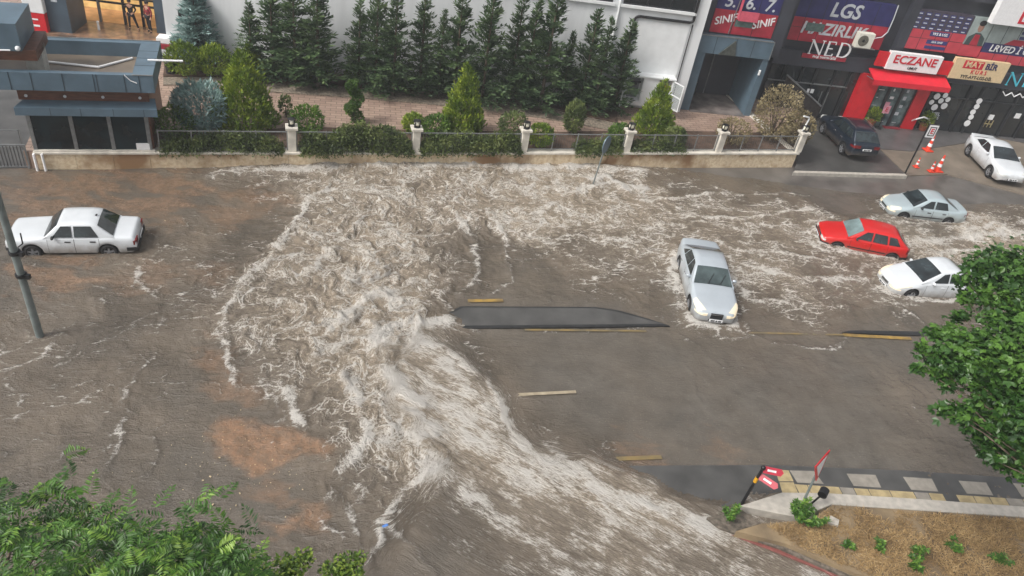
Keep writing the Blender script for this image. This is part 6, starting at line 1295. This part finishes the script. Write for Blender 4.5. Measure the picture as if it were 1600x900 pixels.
# ---- broadleaf tree reaching in from the right
def limb(m, a, b, r0, r1, r, n=5, sag=.25):
    a = Vector(a); b = Vector(b); L = (b - a).length; pts = [a + (b - a) * (k / n) + Vector((r.normal(0, .04), r.normal(0, .04), math.sin(math.pi * k / n) * sag * L * .3 + r.normal(0, .03))) * (0 if k in (0, n) else 1) for k in range(n + 1)]
    m.tube(pts, [r0 + (r1 - r0) * k / n for k in range(n + 1)], 7); return pts
def broadleaf():
    r = np.random.default_rng(5); base = Vector((11.6, 9.4, .44)); t = thing('broadleaf_tree', 'leafy green tree reaching in at the right edge of the picture', 'tree', base)
    fork = Vector((.0, .0, 6.2)); m = MB(); limb(m, (0, 0, -.3), fork, .22, .15, r, 6, .02)
    cl = [(1535, 420, 8.4, .32), (1570, 405, 8.6, .36), (1512, 440, 8.2, .22), (1560, 440, 8.4, .34), (1600, 430, 8.8, .5), (1535, 462, 8.2, .24), (1590, 470, 8.5, .38), (1510, 468, 8.0, .14),
          (1462, 520, 7.8, .17), (1490, 523, 7.9, .22), (1445, 545, 7.6, .18), (1475, 555, 7.7, .26), (1510, 545, 8.0, .28), (1440, 575, 7.4, .12), (1470, 580, 7.5, .2), (1505, 575, 7.8, .28), (1545, 535, 8.1, .3), (1540, 570, 8.0, .32), (1580, 555, 8.3, .36), (1610, 530, 8.5, .4), (1615, 590, 8.4, .45),
          (1478, 642, 7.2, .14), (1505, 648, 7.3, .22), (1535, 630, 7.5, .28), (1540, 665, 7.2, .26), (1575, 620, 7.8, .36), (1570, 660, 7.5, .34), (1605, 650, 7.8, .42), (1535, 690, 7.0, .18), (1565, 695, 7.1, .28), (1600, 695, 7.4, .38), (1550, 718, 6.9, .14), (1580, 725, 6.9, .2), (1610, 735, 7.0, .26), (1500, 495, 8.0, .16), (1560, 495, 8.3, .26), (1600, 505, 8.5, .35), (1525, 600, 7.7, .2), (1560, 600, 7.9, .28), (1600, 610, 8.1, .36), (1480, 600, 7.4, .12), (1650, 480, 8.8, .6), (1655, 580, 8.5, .6), (1655, 680, 8.0, .5), (1650, 400, 9.0, .5)]
    P = []; Nn = []; T = []
    for ci, (px, py, z, rr) in enumerate(cl):
        c = G(px, py, z) - base; a = fork + (c - fork) * .18; limb(m, fork + Vector((0, 0, -.5 + .03 * ci)), c, .045, .008, r, 5)
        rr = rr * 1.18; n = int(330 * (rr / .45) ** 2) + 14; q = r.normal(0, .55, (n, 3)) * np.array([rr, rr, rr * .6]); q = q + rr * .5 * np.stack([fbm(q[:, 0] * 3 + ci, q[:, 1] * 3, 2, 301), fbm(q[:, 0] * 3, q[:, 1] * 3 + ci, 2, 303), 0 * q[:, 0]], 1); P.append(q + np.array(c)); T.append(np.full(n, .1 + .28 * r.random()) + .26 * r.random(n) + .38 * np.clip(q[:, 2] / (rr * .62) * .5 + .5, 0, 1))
    P = np.concatenate(P); T = np.concatenate(T); n = len(P)
    out = np.array([r.normal(0, 1, n), r.normal(0, 1, n), -.35 + r.normal(0, .35, n)]).T; N = np.array([0, 0, 1]) + r.normal(0, .38, (n, 3)); D = unit(out); S = unit(np.cross(D, N)); ln = .135 * r.uniform(.6, 1.35, n)
    PP = np.concatenate([P, P, P]); DD = np.concatenate([D, D * .75 + S * .75, D * .75 - S * .75]); NN = np.concatenate([N] * 3)
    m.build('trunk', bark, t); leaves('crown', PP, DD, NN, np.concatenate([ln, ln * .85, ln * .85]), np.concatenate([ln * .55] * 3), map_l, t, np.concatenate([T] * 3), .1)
broadleaf()
# ---- pinnate tree below the camera on the left
def pinnate():
    r = np.random.default_rng(8); base = Vector((-6.9, 4.6, .05)); t = thing('pinnate_tree', 'bright green tree with feather shaped leaves at the bottom left corner', 'tree', base); m = MB(); fork = Vector((.2, .1, 5.6)); limb(m, (0, 0, -.3), fork, .2, .13, r, 6, .02)
    cl = [(25, 775, 9.2, .34, 12), (10, 800, 9.2, .3, 9), (92, 762, 9.1, .2, 7), (125, 770, 9.0, .24, 8), (100, 742, 9.0, .14, 4), (60, 835, 9.4, .45, 15), (120, 820, 9.3, .4, 14), (185, 800, 9.1, .24, 7), (20, 880, 9.7, .5, 17), (100, 880, 9.6, .5, 17), (170, 860, 9.4, .45, 15), (230, 830, 9.3, .34, 12), (260, 810, 9.3, .24, 9), (240, 880, 9.6, .5, 18), (310, 840, 9.3, .36, 14), (330, 805, 9.2, .22, 8), (300, 880, 9.6, .45, 16), (360, 860, 9.3, .34, 13), (355, 815, 9.1, .2, 6), (385, 885, 9.2, .3, 10), (60, 930, 10.0, .6, 17), (180, 930, 10, .6, 18), (290, 930, 9.9, .6, 18), (375, 925, 9.5, .4, 12), (-40, 820, 9.7, .5, 12)]
    P = []; D = []; N = []; Ln = []; Wd = []; T = []
    for ci, (px, py, z, rr, k) in enumerate(cl):
        py += 34; c = np.array(G(px, py, z) - base); limb(m, fork + Vector((0, 0, .06 * ci - .6)), Vector(c) - Vector((0, 0, .1)), .04, .012, r, 5, .1); hue = .12 * r.random()
        for q in range(int(k * 2.3)):
            a = r.random() * 6.283; L = r.uniform(.20, .38); org = c + r.normal(0, 1, 3) * np.array([rr * .55, rr * .55, .24]); d = np.array([math.cos(a), math.sin(a), r.uniform(-.25, .7)]); d /= np.linalg.norm(d); side = np.array([-math.sin(a), math.cos(a), r.normal(0, .35)]); tn = .05 + .6 * r.random() ** 1.3 + hue; nl = 9; dp = r.uniform(.1, .5)
            for j in range(nl):
                f = (j + 1.2) / (nl + .5); p = org + d * L * f + np.array([0, 0, -dp * L * f * f]); dd = d + np.array([0, 0, -2 * dp * f])
                for s in (1, -1):
                    P.append(p); D.append(side * s * .9 + dd * r.uniform(.3, .6) + np.array([0, 0, r.normal(-.12, .15)])); N.append(np.array([0, 0, 1]) + r.normal(0, .3, 3)); Ln.append((.098 * math.sin(math.pi * (f * .72 + .2)) + .016) * r.uniform(.8, 1.15)); Wd.append(.026); T.append(tn + r.normal(0, .08))
            P.append(org + d * L - np.array([0, 0, dp * L])); D.append(d + np.array([0, 0, -.5])); N.append(np.array([0, 0, 1.])); Ln.append(.08); Wd.append(.028); T.append(tn)
    m.build('trunk', bark, t); leaves('crown', P, D, N, np.array(Ln), np.array(Wd), ail_l, t, np.array(T), .12)
    # denser small leaves in the lower crown
pinnate()
oli_l = leaf_mat('olive_leaves', hexc(58, 84, 24), hexc(98, 128, 40), hexc(150, 170, 70), .45)
def lowtree(name, label, base, cl, seed, size=.085):
    r = np.random.default_rng(seed); t = thing(name, label, 'tree', base, 0, 'small leafed treetops at the bottom edge'); m = MB(); fork = Vector((0, 0, 3.5)); limb(m, (0, 0, -.3), fork, .1, .06, r, 5, .02); P = []
    for px, py, z, rr, k in cl:
        c = np.array(G(px, py, z) - base); limb(m, fork, Vector(c), .02, .006, r, 5, .05); q = unit(r.normal(0, 1, (k, 3))) * rr * r.random((k, 1)) ** .4; P.append(q * np.array([1, 1, .7]) + c)
    P = np.concatenate(P); n = len(P); m.build('trunk', bark, t); leaves('crown', P, np.stack([r.normal(0, 1, n), r.normal(0, 1, n), r.normal(0, .4, n)], 1), np.array([0, 0, 1]) + r.normal(0, .4, (n, 3)), size * r.uniform(.7, 1.3, n), size * .55, oli_l, t)
lowtree('small_treetop', 'olive green treetop with tiny leaves poking in right of the feathery tree', Vector((-4.0, 6.2, .05)), [(455, 885, 6.5, .26, 260), (475, 872, 6.5, .16, 110), (440, 905, 6.5, .3, 260), (385, 890, 6.8, .35, 300)], 3)
lowtree('small_treetop', 'smallest leafy treetop touching the edge of the fast water', Vector((-2.6, 6.4, .05)), [(540, 885, 6.3, .24, 230), (560, 872, 6.3, .12, 60), (515, 893, 6.3, .16, 110), (545, 905, 6.3, .26, 200)], 4)
# ---- weeds and dry grass on the verge
for i, (px, py, s, h, n, lab) in enumerate([(1250, 818, .62, .85, 1300, 'big leafy green bush around the foot of the triangular sign'), (1141, 808, .3, .5, 330, 'small weed at the tip of the pale kerb'), (1325, 856, .2, .32, 170, 'small green weed left of the pair in the dry grass'), (1369, 854, .22, .36, 190, 'small green weed right of the pair in the dry grass'), (1432, 868, .3, .4, 260, 'green weed patch below the pair in the dry grass'), (1486, 858, .26, .36, 200, 'green weed furthest up on the dry verge'), (1425, 886, .26, .36, 220, 'green weed near the bottom edge of the dry verge'), (1560, 880, .3, .4, 220, 'green weed at the right end of the dry verge')]):
    r = np.random.default_rng(400 + i); t = thing('weed', lab, 'plant', G(px, py, .43), 0, 'green weeds on the dry verge'); P = []; D = []; ns = max(5, int(s * 22)); m = MB()
    for k in range(ns):
        a_ = r.random() * 6.283; d0 = s * r.random() ** .6; hh = h * r.uniform(.35, 1.1) * (1 - .45 * d0 / s); tip_ = np.array([math.cos(a_) * d0, math.sin(a_) * d0, hh]); m.tube([(tip_[0] * .3, tip_[1] * .3, 0), tuple(tip_)], [.008, .004], 4)
        for j in range(max(6, int(n / ns * .8))):
            f = r.uniform(.35, 1.0); b_ = r.random() * 6.283; P.append(np.array([tip_[0] * (.3 + .7 * f), tip_[1] * (.3 + .7 * f), hh * f])); D.append(np.array([math.cos(b_), math.sin(b_), r.normal(.1, .35)]))
    m.build('stems', bark, t); P = np.array(P); k = len(P); leaves('foliage', P, np.array(D), np.array([0, 0, 1]) + r.normal(0, .35, (k, 3)), .13 * r.uniform(.5, 1.4, k), .055 * r.uniform(.7, 1.3, k), ail_l, t, .1 + .45 * r.random(k) + .35 * P[:, 2] / h)
gr_l = leaf_mat('dry_grass_blades', hexc(128, 104, 72), hexc(182, 154, 108), hexc(218, 194, 148), .8)
def grass():
    r = np.random.default_rng(2); pl = [g2(x, y, .44) for x, y in [(1200, 822), (1270, 815), (1302, 793), (1420, 801), (1720, 822), (1760, 955), (1420, 920), (1335, 890), (1240, 850)]]
    xs = [p[0] for p in pl]; ys_ = [p[1] for p in pl]; n = 60000; X = r.uniform(min(xs), max(xs), n); Y = r.uniform(min(ys_), max(ys_), n); k = inpoly(X, Y, pl) & (fbm(X * .9, Y * .9, 3, 12) + .12 * r.normal(0, 1, n) > -.3)
    X, Y = X[k], Y[k]; n = len(X); P = np.stack([X, Y, np.full(n, .43)], 1)
    o = leaves('dry_grass', P, np.stack([r.normal(0, .9, n), r.normal(0, .9, n), np.full(n, .55)], 1), r.normal(0, 1, (n, 3)), r.uniform(.06, .22, n), .018, gr_l, None, .2 + .4 * r.random(n) + .4 * fbm(X * 1.3, Y * 1.3, 2, 44)); return struct(o, 'stuff')
grass()
# ------------------------------------------------------------------ poles, signs, cones, small things
def pole_at(base, toppx, h):
    """upright pole; leans a little when the photo shows it leaning"""
    return Vector((0, 0, h))
grey_p = mat('galvanised_pole', hexc(122, 130, 128), .5, metal=.2, var=.2, vscale=3)
b = G(63, 527, .1)
t = thing('utility_pole', 'tall grey metal pole standing in the brown water at the left edge', 'pole', b)
MB().cyl((0, 0, -.2), (-.05, 0, 9.5), .115, .085, 14).build('shaft', grey_p, t)
for z_ in (2.35, 3.15): MB().cyl((-.01, 0, z_), (-.01, 0, z_ + .1), .16, .16, 14).box(.1, .24, -.06, .06, z_ - .04, z_ + .1).build('clamp', black_m, t)
MB().tube([(.14, 0, 3.4), (.30, .02, 3.55), (.32, .02, 3.9)], .02, 6).build('bracket', black_m, t)
b = G(925, 291, .12)
t = thing('road_sign', 'leaning road sign in the water seen almost edge on', 'sign', b)
tip = None; best = 9
for h in np.arange(1.5, 4, .05):
    for dx in np.arange(-.6, .8, .1):
        q = project(b + Vector((dx, 0, h))); e = math.hypot(q[0] - 948, q[1] - 222)
        if e < best: best = e; tip = Vector((dx, 0, h))
MB().tube([(0, 0, -.2), tip], .035, 8).build('post', grey_p, t)
M_ = Matrix.Translation(tip + Vector((.02, 0, -.1))) @ Matrix.Rotation(R(62), 4, 'Z') @ Matrix.Rotation(R(8), 4, 'Y')
m = MB(); n = 24; vs = [M_ @ Vector((math.cos(6.2832 * i / n) * .38, y, math.sin(6.2832 * i / n) * .42)) for y in (-.02, .02) for i in range(n)]
m.add(vs, [tuple(range(n)), tuple(reversed(range(n, 2 * n)))] + [(i, n + i, n + (i + 1) % n, (i + 1) % n) for i in range(n)]); m.build('plate', mat('sign_back', hexc(92, 112, 124), .4, metal=.2, var=.1), t, recalc=True)
# tall black pole with the pharmacy E
b = G(1414, 271, .15)
t = thing('pharmacy_pole_sign', 'slim black pole with a white square sign showing a framed E', 'sign', b, R(12))
MB().tube([(0, 0, 0), (0, 0, 3.0)], .045, 8).build('pole', black_m, t)
M_ = Matrix.Translation((.30, -.0, 2.62)) @ Matrix.Rotation(R(0), 4, 'Y')
MB().box(-.25, .29, -.04, .04, -.36, .36, M_).build('board', let_w, t)
MB().box(-.27, .31, -.03, .03, .361, .40, M_).box(-.27, .31, -.031, .03, -.40, -.361, M_).box(.291, .31, -.032, .03, -.36, .36, M_).build('frame', black_m, t)
m = MB(); y0, y1 = -.055, -.042
for a in ((-.17, .21, .22, .26), (-.17, .21, -.26, -.22), (-.17, -.13, -.22, .22), (.17, .21, -.22, .22)): m.box(a[0], a[1], y0, y1, a[2], a[3], M_)
m.build('red_border', let_k, t); text('letter', 'E', let_r, t, M_ @ Matrix.Translation((.02, -.05, 0)), .28, .02)
# traffic cones
cone_o = mat('cone_orange', hexc(220, 66, 40), .45, var=.1)
def tcone(px, py, h, lab, tilt=0.0):
    t = thing('traffic_cone', lab, 'cone', G(px, py, .08), R(15), 'traffic cones by the shops'); k = h / .75
    MB().box(-.19 * k, .19 * k, -.19 * k, .19 * k, 0, .05 * k).build('base', cone_o, t, .01); rr = lambda z: (.13 - .10 * z / .75) * k
    for i, (a, b_, mm, nm) in enumerate(((.05, .22, cone_o, 'body'), (.22, .36, let_w, 'reflective_band'), (.36, .5, cone_o, 'body'), (.5, .6, let_w, 'reflective_band'), (.6, .75, cone_o, 'body'))): MB().cyl((0, 0, a * k), (0, 0, b_ * k), rr(a), rr(b_), 16, i == 4).build(nm, mm, t)
tcone(1449, 235, 1.0, 'orange cone standing behind the black pole sign')
tcone(1431, 261, .6, 'small orange cone closest to the black pole')
tcone(1454, 268, .65, 'smaller orange cone leaning against the bigger one')
tcone(1464, 267, 1.0, 'big orange cone with white bands in front of the parked white car')
# hose over the door, red mat, stand sign
t = thing('white_hose', 'white hose arching over the pavement by the shop door', 'hose', G(1405, 192, .12))
o_ = t.location; pts = []
for px, py, z_ in ((1405, 192, .15), (1420, 190, .5), (1432, 186, 1.0), (1444, 183, 1.15), (1452, 187, .9), (1454, 196, .4), (1449, 205, .14)): pts.append(G(px, py, z_) - o_)
MB().tube(pts, .05, 8).build('tube', let_w, t)
t = thing('door_mat', 'red mat lying before the pharmacy door', 'mat', G(1391, 198, .125), R(11)); box('mat', mat('red_mat', hexc(130, 40, 48), .8, var=.2), t, -.55, .55, -.3, .3, -.02, .02)
t = thing('stand_sign', 'small pink sign on a black stand at the pharmacy door', 'sign', G(1372, 200, .12), R(11)); MB().cyl((0, 0, 0), (0, 0, .05), .22, .2, 16).cyl((0, 0, .05), (0, 0, 1.0), .03).build('stand', black_m, t); box('board', mat('pink_board', hexc(214, 150, 165), .5), t, -.22, .22, -.02, .02, 1.0, 1.5); text('letter', 'E', let_r, t, Matrix.Translation((0, -.025, 1.25)), .26, .02)
# bins beside the large spruce
t = thing('rubbish_bin', 'black bin standing beside the gatehouse under the blue spruce', 'bin', G(269, 117, GZ), R(10)); MB().cyl((0, 0, 0), (0, 0, .75), .26, .32, 14).build('bucket', black_m, t); MB().cyl((0, 0, .75), (0, 0, .82), .34, .30, 14).build('lid', black_m, t)
t = thing('stacked_crates', 'stack of pale and red crates against the blue grey pillar', 'crates', G(262, 92, GZ), R(10))
for k, mm in enumerate((steel, let_g, red_d, let_w)): box('crate', mm, t, -.35, .35, -.3, .3, .3 * k + .003, .3 * k + .29, .02)
# bottom right: arrow sign, triangular sign, black lamp head, stones
def fit(base, tx, ty, hs=np.arange(.3, 4, .04), lean=np.arange(-.9, .9, .06)):
    best = (1e9, None)
    for h in hs:
        for dx in lean:
            q = project(base + Vector((dx, 0, h))); e = math.hypot(q[0] - tx, q[1] - ty) + abs(dx) * 2
            if e < best[0]: best = (e, Vector((dx, 0, h)))
    return best[1]
b = G(1159, 787, .13); tip = fit(b, 1193, 731); tip = Vector((tip.x * .7, tip.y, tip.z))
t = thing('direction_sign', 'black post with two red direction boards at the pavement corner', 'sign', b)
MB().tube([(0, 0, 0), tip], .045, 10).sphere(tip, .07).build('post', black_m, t)
MB().tube([tip * .62, tip * .74], .056, 10).build('reflective_band', mat('yellow_reflector', hexc(214, 160, 40), .4), t)
for (ax, ay), (bx, by), dz in (((1197, 727), (1226, 733), 0), ((1190, 741), (1216, 758), -.28)):
    a = G(ax, ay, b.z + tip.z + dz - .05) - b; c = G(bx, by, b.z + tip.z + dz - .05) - b; d = (c - a); d.z = 0; L = min(.72, max(.5, d.length)); ang = math.atan2(d.y, d.x); c0_ = Vector((tip.x, tip.y, tip.z + dz - .06))
    M_ = Matrix.Translation(c0_) @ Matrix.Rotation(ang, 4, 'Z') @ Matrix.Rotation(R(-38), 4, 'X')
    bd = MB().prism([(.03, -.10), (L, -.10), (L + .07, 0), (L, .10), (.03, .10)], -.012, .012, M_ @ Matrix.Rotation(R(90), 4, 'X')).build('arrow_board', red_d, t)
    m = MB()
    for k in range(7): m.box(.14 + k * (L - .3) / 7, .14 + k * (L - .3) / 7 + .05, -.02, -.014, -.03, .03, M_)
    m.build('board_writing', let_w, bd)
b = G(1249, 797, .43); tip = fit(b, 1280, 733); 
t = thing('triangular_sign', 'triangular give way sign with a red border seen edge on', 'sign', b)
MB().tube([(0, 0, 0), tip], .035, 10).build('post', grey_p, t)
M_ = Matrix.Translation(tip + Vector((0, 0, .12))) @ Matrix.Rotation(R(52), 4, 'Z') @ Matrix.Rotation(R(-10), 4, 'X')
tri = lambda s: [(-.5 * s, .29 * s), (.5 * s, .29 * s), (0, -.58 * s)]
RX = Matrix.Rotation(R(90), 4, 'X')
MB().prism(tri(.95), -.015, .012, M_ @ RX).build('plate', red_m, t); MB().prism(tri(.64), .0125, .018, M_ @ RX).build('white_face', let_w, t); MB().prism(tri(.9), -.02, -.0155, M_ @ RX).build('plate_back', grey_p, t)
b = G(1264, 790, .43); tip = fit(b, 1285, 772)
t = thing('black_lamp_post', 'short black post with a round lamp head in the bush', 'lamp', b); MB().tube([(0, 0, 0), tip], .03, 8).build('post', black_m, t); MB().cyl(tip + Vector((-.06, -.1, .05)), tip + Vector((.06, .1, .08)), .13, .13, 16).build('lamp_head', black_m, t)
m = MB().prism([(-.16, -.1), (.12, -.16), (.2, .05), (-.02, .16)], 0, .1); t = m.build('kerb_fragment', kst); t.location = G(1299, 816, .44); tag(t, 'broken pale kerb stone lying beside the green bush', 'stone')
# floating bottle
b = G(602, 822, .17); t = thing('plastic_bottle', 'small blue and white bottle floating at the edge of the torrent', 'bottle', b, R(40)); MB().cyl((-.09, 0, 0), (.06, 0, 0), .05, .05, 12).cyl((.06, 0, 0), (.1, 0, 0), .05, .02, 12).build('bottle_body', mat('clear_blue_plastic', hexc(96, 140, 210), .2, var=.2), t); MB().cyl((.1, 0, 0), (.13, 0, 0), .025, .025, 10).build('cap', let_w, t)
# a bit of floating litter
lit_m = mat('floating_bits', hexc(196, 176, 140), .7, var=.3)
r = np.random.default_rng(6); P = []; 
for k in range(150):
    px = r.uniform(0, 560); py = r.uniform(270, 870)
    P.append(G(px, py, .115))
for k in range(140):
    a_ = r.random() * 6.28; P.append(G(430 + 90 * r.normal(), 715 + 45 * r.normal(), .12))
P = np.array(P); n = len(P); D = np.stack([r.normal(0, 1, n), r.normal(0, 1, n), np.zeros(n)], 1)
m = MB()
for p, d in zip(P, D):
    s = r.uniform(.005, .012) * (1 + 1.2 * (r.random() < .12)); M_ = Matrix.Translation(Vector(p)) @ Matrix.Rotation(r.random() * 3.14, 4, 'Z'); m.box(-s, s, -s * .6, s * .6, -.01, .012, M_)
struct(m.build('floating_debris', lit_m), 'stuff')

# ------------------------------------------------------------------ two people at the lit entrance
skin = mat('skin', hexc(190, 146, 120), .6, var=.1, vscale=8)
def skinned(name, pts, edges, rad, m, parent, root=0, sub=2):
    me = bpy.data.meshes.new(name); me.from_pydata(pts, edges, []); o = bpy.data.objects.new(name, me); COL.objects.link(o)
    md = o.modifiers.new('skin', 'SKIN'); md.use_smooth_shade = True
    for i, v in enumerate(me.skin_vertices[0].data): v.radius = rad[i] if hasattr(rad[i], '__len__') else (rad[i], rad[i]); v.use_root = (i == root)
    s = o.modifiers.new('sub', 'SUBSURF'); s.levels = sub; s.render_levels = sub
    bpy.context.view_layer.update(); e = o.evaluated_get(bpy.context.evaluated_depsgraph_get()); nm = bpy.data.meshes.new_from_object(e); bpy.data.objects.remove(o)
    nm.name = name; nm.materials.clear(); nm.materials.append(m); nm.polygons.foreach_set('use_smooth', [True] * len(nm.polygons)); q = bpy.data.objects.new(name, nm); COL.objects.link(q); q.parent = parent; return q
def person(label, base, rz, H, J, shirt, trousers, hair, shoe):
    t = thing('person', label, 'person', base, rz, 'people at the lit entrance'); k = H / 1.75
    S = lambda d: {n: Vector(v) * k for n, v in d.items()}; J = S(J)
    names = ['pelvis', 'waist', 'chest', 'neck', 'chin', 'head', 'crown', 'shL', 'elL', 'wrL', 'haL', 'shR', 'elR', 'wrR', 'haR', 'hipL', 'knL', 'anL', 'toL', 'hipR', 'knR', 'anR', 'toR']
    E = [('pelvis', 'waist'), ('waist', 'chest'), ('chest', 'neck'), ('neck', 'chin'), ('chin', 'head'), ('head', 'crown')] + [e for s in 'LR' for e in (('chest', 'sh' + s), ('sh' + s, 'el' + s), ('el' + s, 'wr' + s), ('wr' + s, 'ha' + s), ('pelvis', 'hip' + s), ('hip' + s, 'kn' + s), ('kn' + s, 'an' + s), ('an' + s, 'to' + s))]
    rad = {'pelvis': (.13, .10), 'waist': (.12, .09), 'chest': (.15, .10), 'neck': .055, 'chin': .075, 'head': .095, 'crown': .07}
    for s in 'LR': rad.update({'sh' + s: .06, 'el' + s: .042, 'wr' + s: .03, 'ha' + s: .035, 'hip' + s: .085, 'kn' + s: .058, 'an' + s: .04, 'to' + s: .035})
    sc = lambda n, f=1.0: tuple(x * k * f for x in rad[n]) if hasattr(rad[n], '__len__') else rad[n] * k * f
    idx = {n: i for i, n in enumerate(names)}
    # fingers: five short chains from each hand
    pts = [J[n] for n in names]; ed = [(idx[a], idx[b]) for a, b in E]; rr = [sc(n) for n in names]
    for s in 'LR':
        w_, h_ = J['wr' + s], J['ha' + s]; d = (h_ - w_).normalized(); sd = d.orthogonal().normalized()
        for q in range(5):
            off = sd * (.026 * (q - 2)) * k; ln = (.06, .075, .08, .07, .05)[q] * k; dd = (d + sd * (-.9 if q == 0 else .12 * (q - 2))).normalized()
            a = len(pts); pts += [h_ + off * .8 + dd * ln * .45, h_ + off + dd * ln]; rr += [.011 * k, .008 * k]; ed += [(idx['ha' + s], a), (a, a + 1)]
    skinned('body', pts, ed, rr, skin, t)
    sub = ['pelvis', 'waist', 'chest', 'shL', 'elL', 'wrL', 'shR', 'elR', 'wrR']; ii = {n: i for i, n in enumerate(sub)}
    skinned('shirt', [J[n] + (Vector((0, 0, -.02)) if n == 'pelvis' else Vector()) for n in sub], [(ii[a], ii[b]) for a, b in E if a in ii and b in ii], [sc(n, 1.2) for n in sub], shirt, t)
    sub = ['pelvis', 'hipL', 'knL', 'anL', 'hipR', 'knR', 'anR']; ii = {n: i for i, n in enumerate(sub)}
    skinned('trousers', [J[n] for n in sub], [(ii[a], ii[b]) for a, b in E if a in ii and b in ii], [sc(n, 1.22) for n in sub], trousers, t)
    for s in 'LR': a, c = J['an' + s], J['to' + s]; skinned('shoe', [Vector((a.x, a.y, .05)), Vector((c.x, c.y, .045))], [(0, 1)], [.055 * k, .05 * k], shoe, t, sub=1)
    h = J['head']; MB().sphere(h + Vector((0, .018, .035)), .112 * k, (.95, 1.05, 1.0)).build('hair', hair, t)
    for s in (-1, 1): MB().sphere(h + Vector((s * .035, -.088, .0)) * k * 1.0, .013 * k).build('eye', let_k, t); MB().sphere(h + Vector((s * .1, .0, -.01)), .028 * k, (.4, .7, 1.1)).build('ear', skin, t)
    MB().sphere(h + Vector((0, -.105, -.03)), .018 * k, (.8, 1, 1.3)).build('nose', skin, t); MB().sphere(h + Vector((0, -.088, -.068)), .025 * k, (1, .4, .3)).build('mouth', mat('lips', hexc(150, 90, 84), .6), t)
    return t
bk = mat('black_clothes', hexc(28, 28, 32), .8, var=.2); dk = mat('dark_trousers', hexc(34, 34, 40), .8, var=.2); plaid = mat('red_plaid_shirt', hexc(176, 56, 62), .8, var=.5, vscale=16, col2=hexc(96, 44, 52)); shoe = mat('black_shoe', hexc(20, 20, 22), .5)
J1 = dict(pelvis=(0, 0, .95), waist=(0, 0, 1.12), chest=(0, 0, 1.34), neck=(0, -.01, 1.5), chin=(0, -.02, 1.56), head=(0, -.02, 1.65), crown=(0, -.01, 1.73), shL=(.19, 0, 1.42), elL=(.30, .05, 1.17), wrL=(.20, -.12, 1.02), haL=(.12, -.16, .98), shR=(-.19, 0, 1.42), elR=(-.33, .04, 1.18), wrR=(-.26, -.02, .95), haR=(-.25, -.04, .86), hipL=(.10, 0, .9), knL=(.22, -.02, .5), anL=(.32, .02, .09), toL=(.36, -.14, .04), hipR=(-.10, 0, .9), knR=(-.13, -.03, .5), anR=(-.16, .02, .09), toR=(-.18, -.15, .04))
J2 = dict(J1); J2.update(elL=(.27, .06, 1.15), wrL=(.27, -.02, .92), haL=(.27, -.05, .83), wrR=(-.28, -.05, .93), haR=(-.27, -.09, .85), knL=(.12, -.04, .5), anL=(.13, .02, .09), toL=(.16, -.15, .04), knR=(-.10, -.02, .5), anR=(-.12, .06, .09), toR=(-.15, -.10, .04))
person('person in black shirt and black trousers standing with legs apart', G(208, 46, GZ + .02), R(10), 1.62, J1, bk, dk, bk, shoe)
person('person in red plaid shirt and dark trousers standing by the doorway pillar', G(235, 50, GZ + .02), R(-30), 1.66, J2, plaid, dk, bk, shoe)
# ------------------------------------------------------------------ rain haze
hz = MB().box(-150, 150, -60, 200, -1.0, 24).build('haze', None); struct(hz, 'stuff')
hm = bpy.data.materials.new('rain_haze'); hm.use_nodes = True; t_ = hm.node_tree; t_.nodes.clear()
vp = t_.nodes.new('ShaderNodeVolumePrincipled'); vp.inputs['Color'].default_value = (.86, .88, .9, 1); vp.inputs['Density'].default_value = .0011
ou = t_.nodes.new('ShaderNodeOutputMaterial'); t_.links.new(vp.outputs[0], ou.inputs['Volume']); hz.data.materials.append(hm)
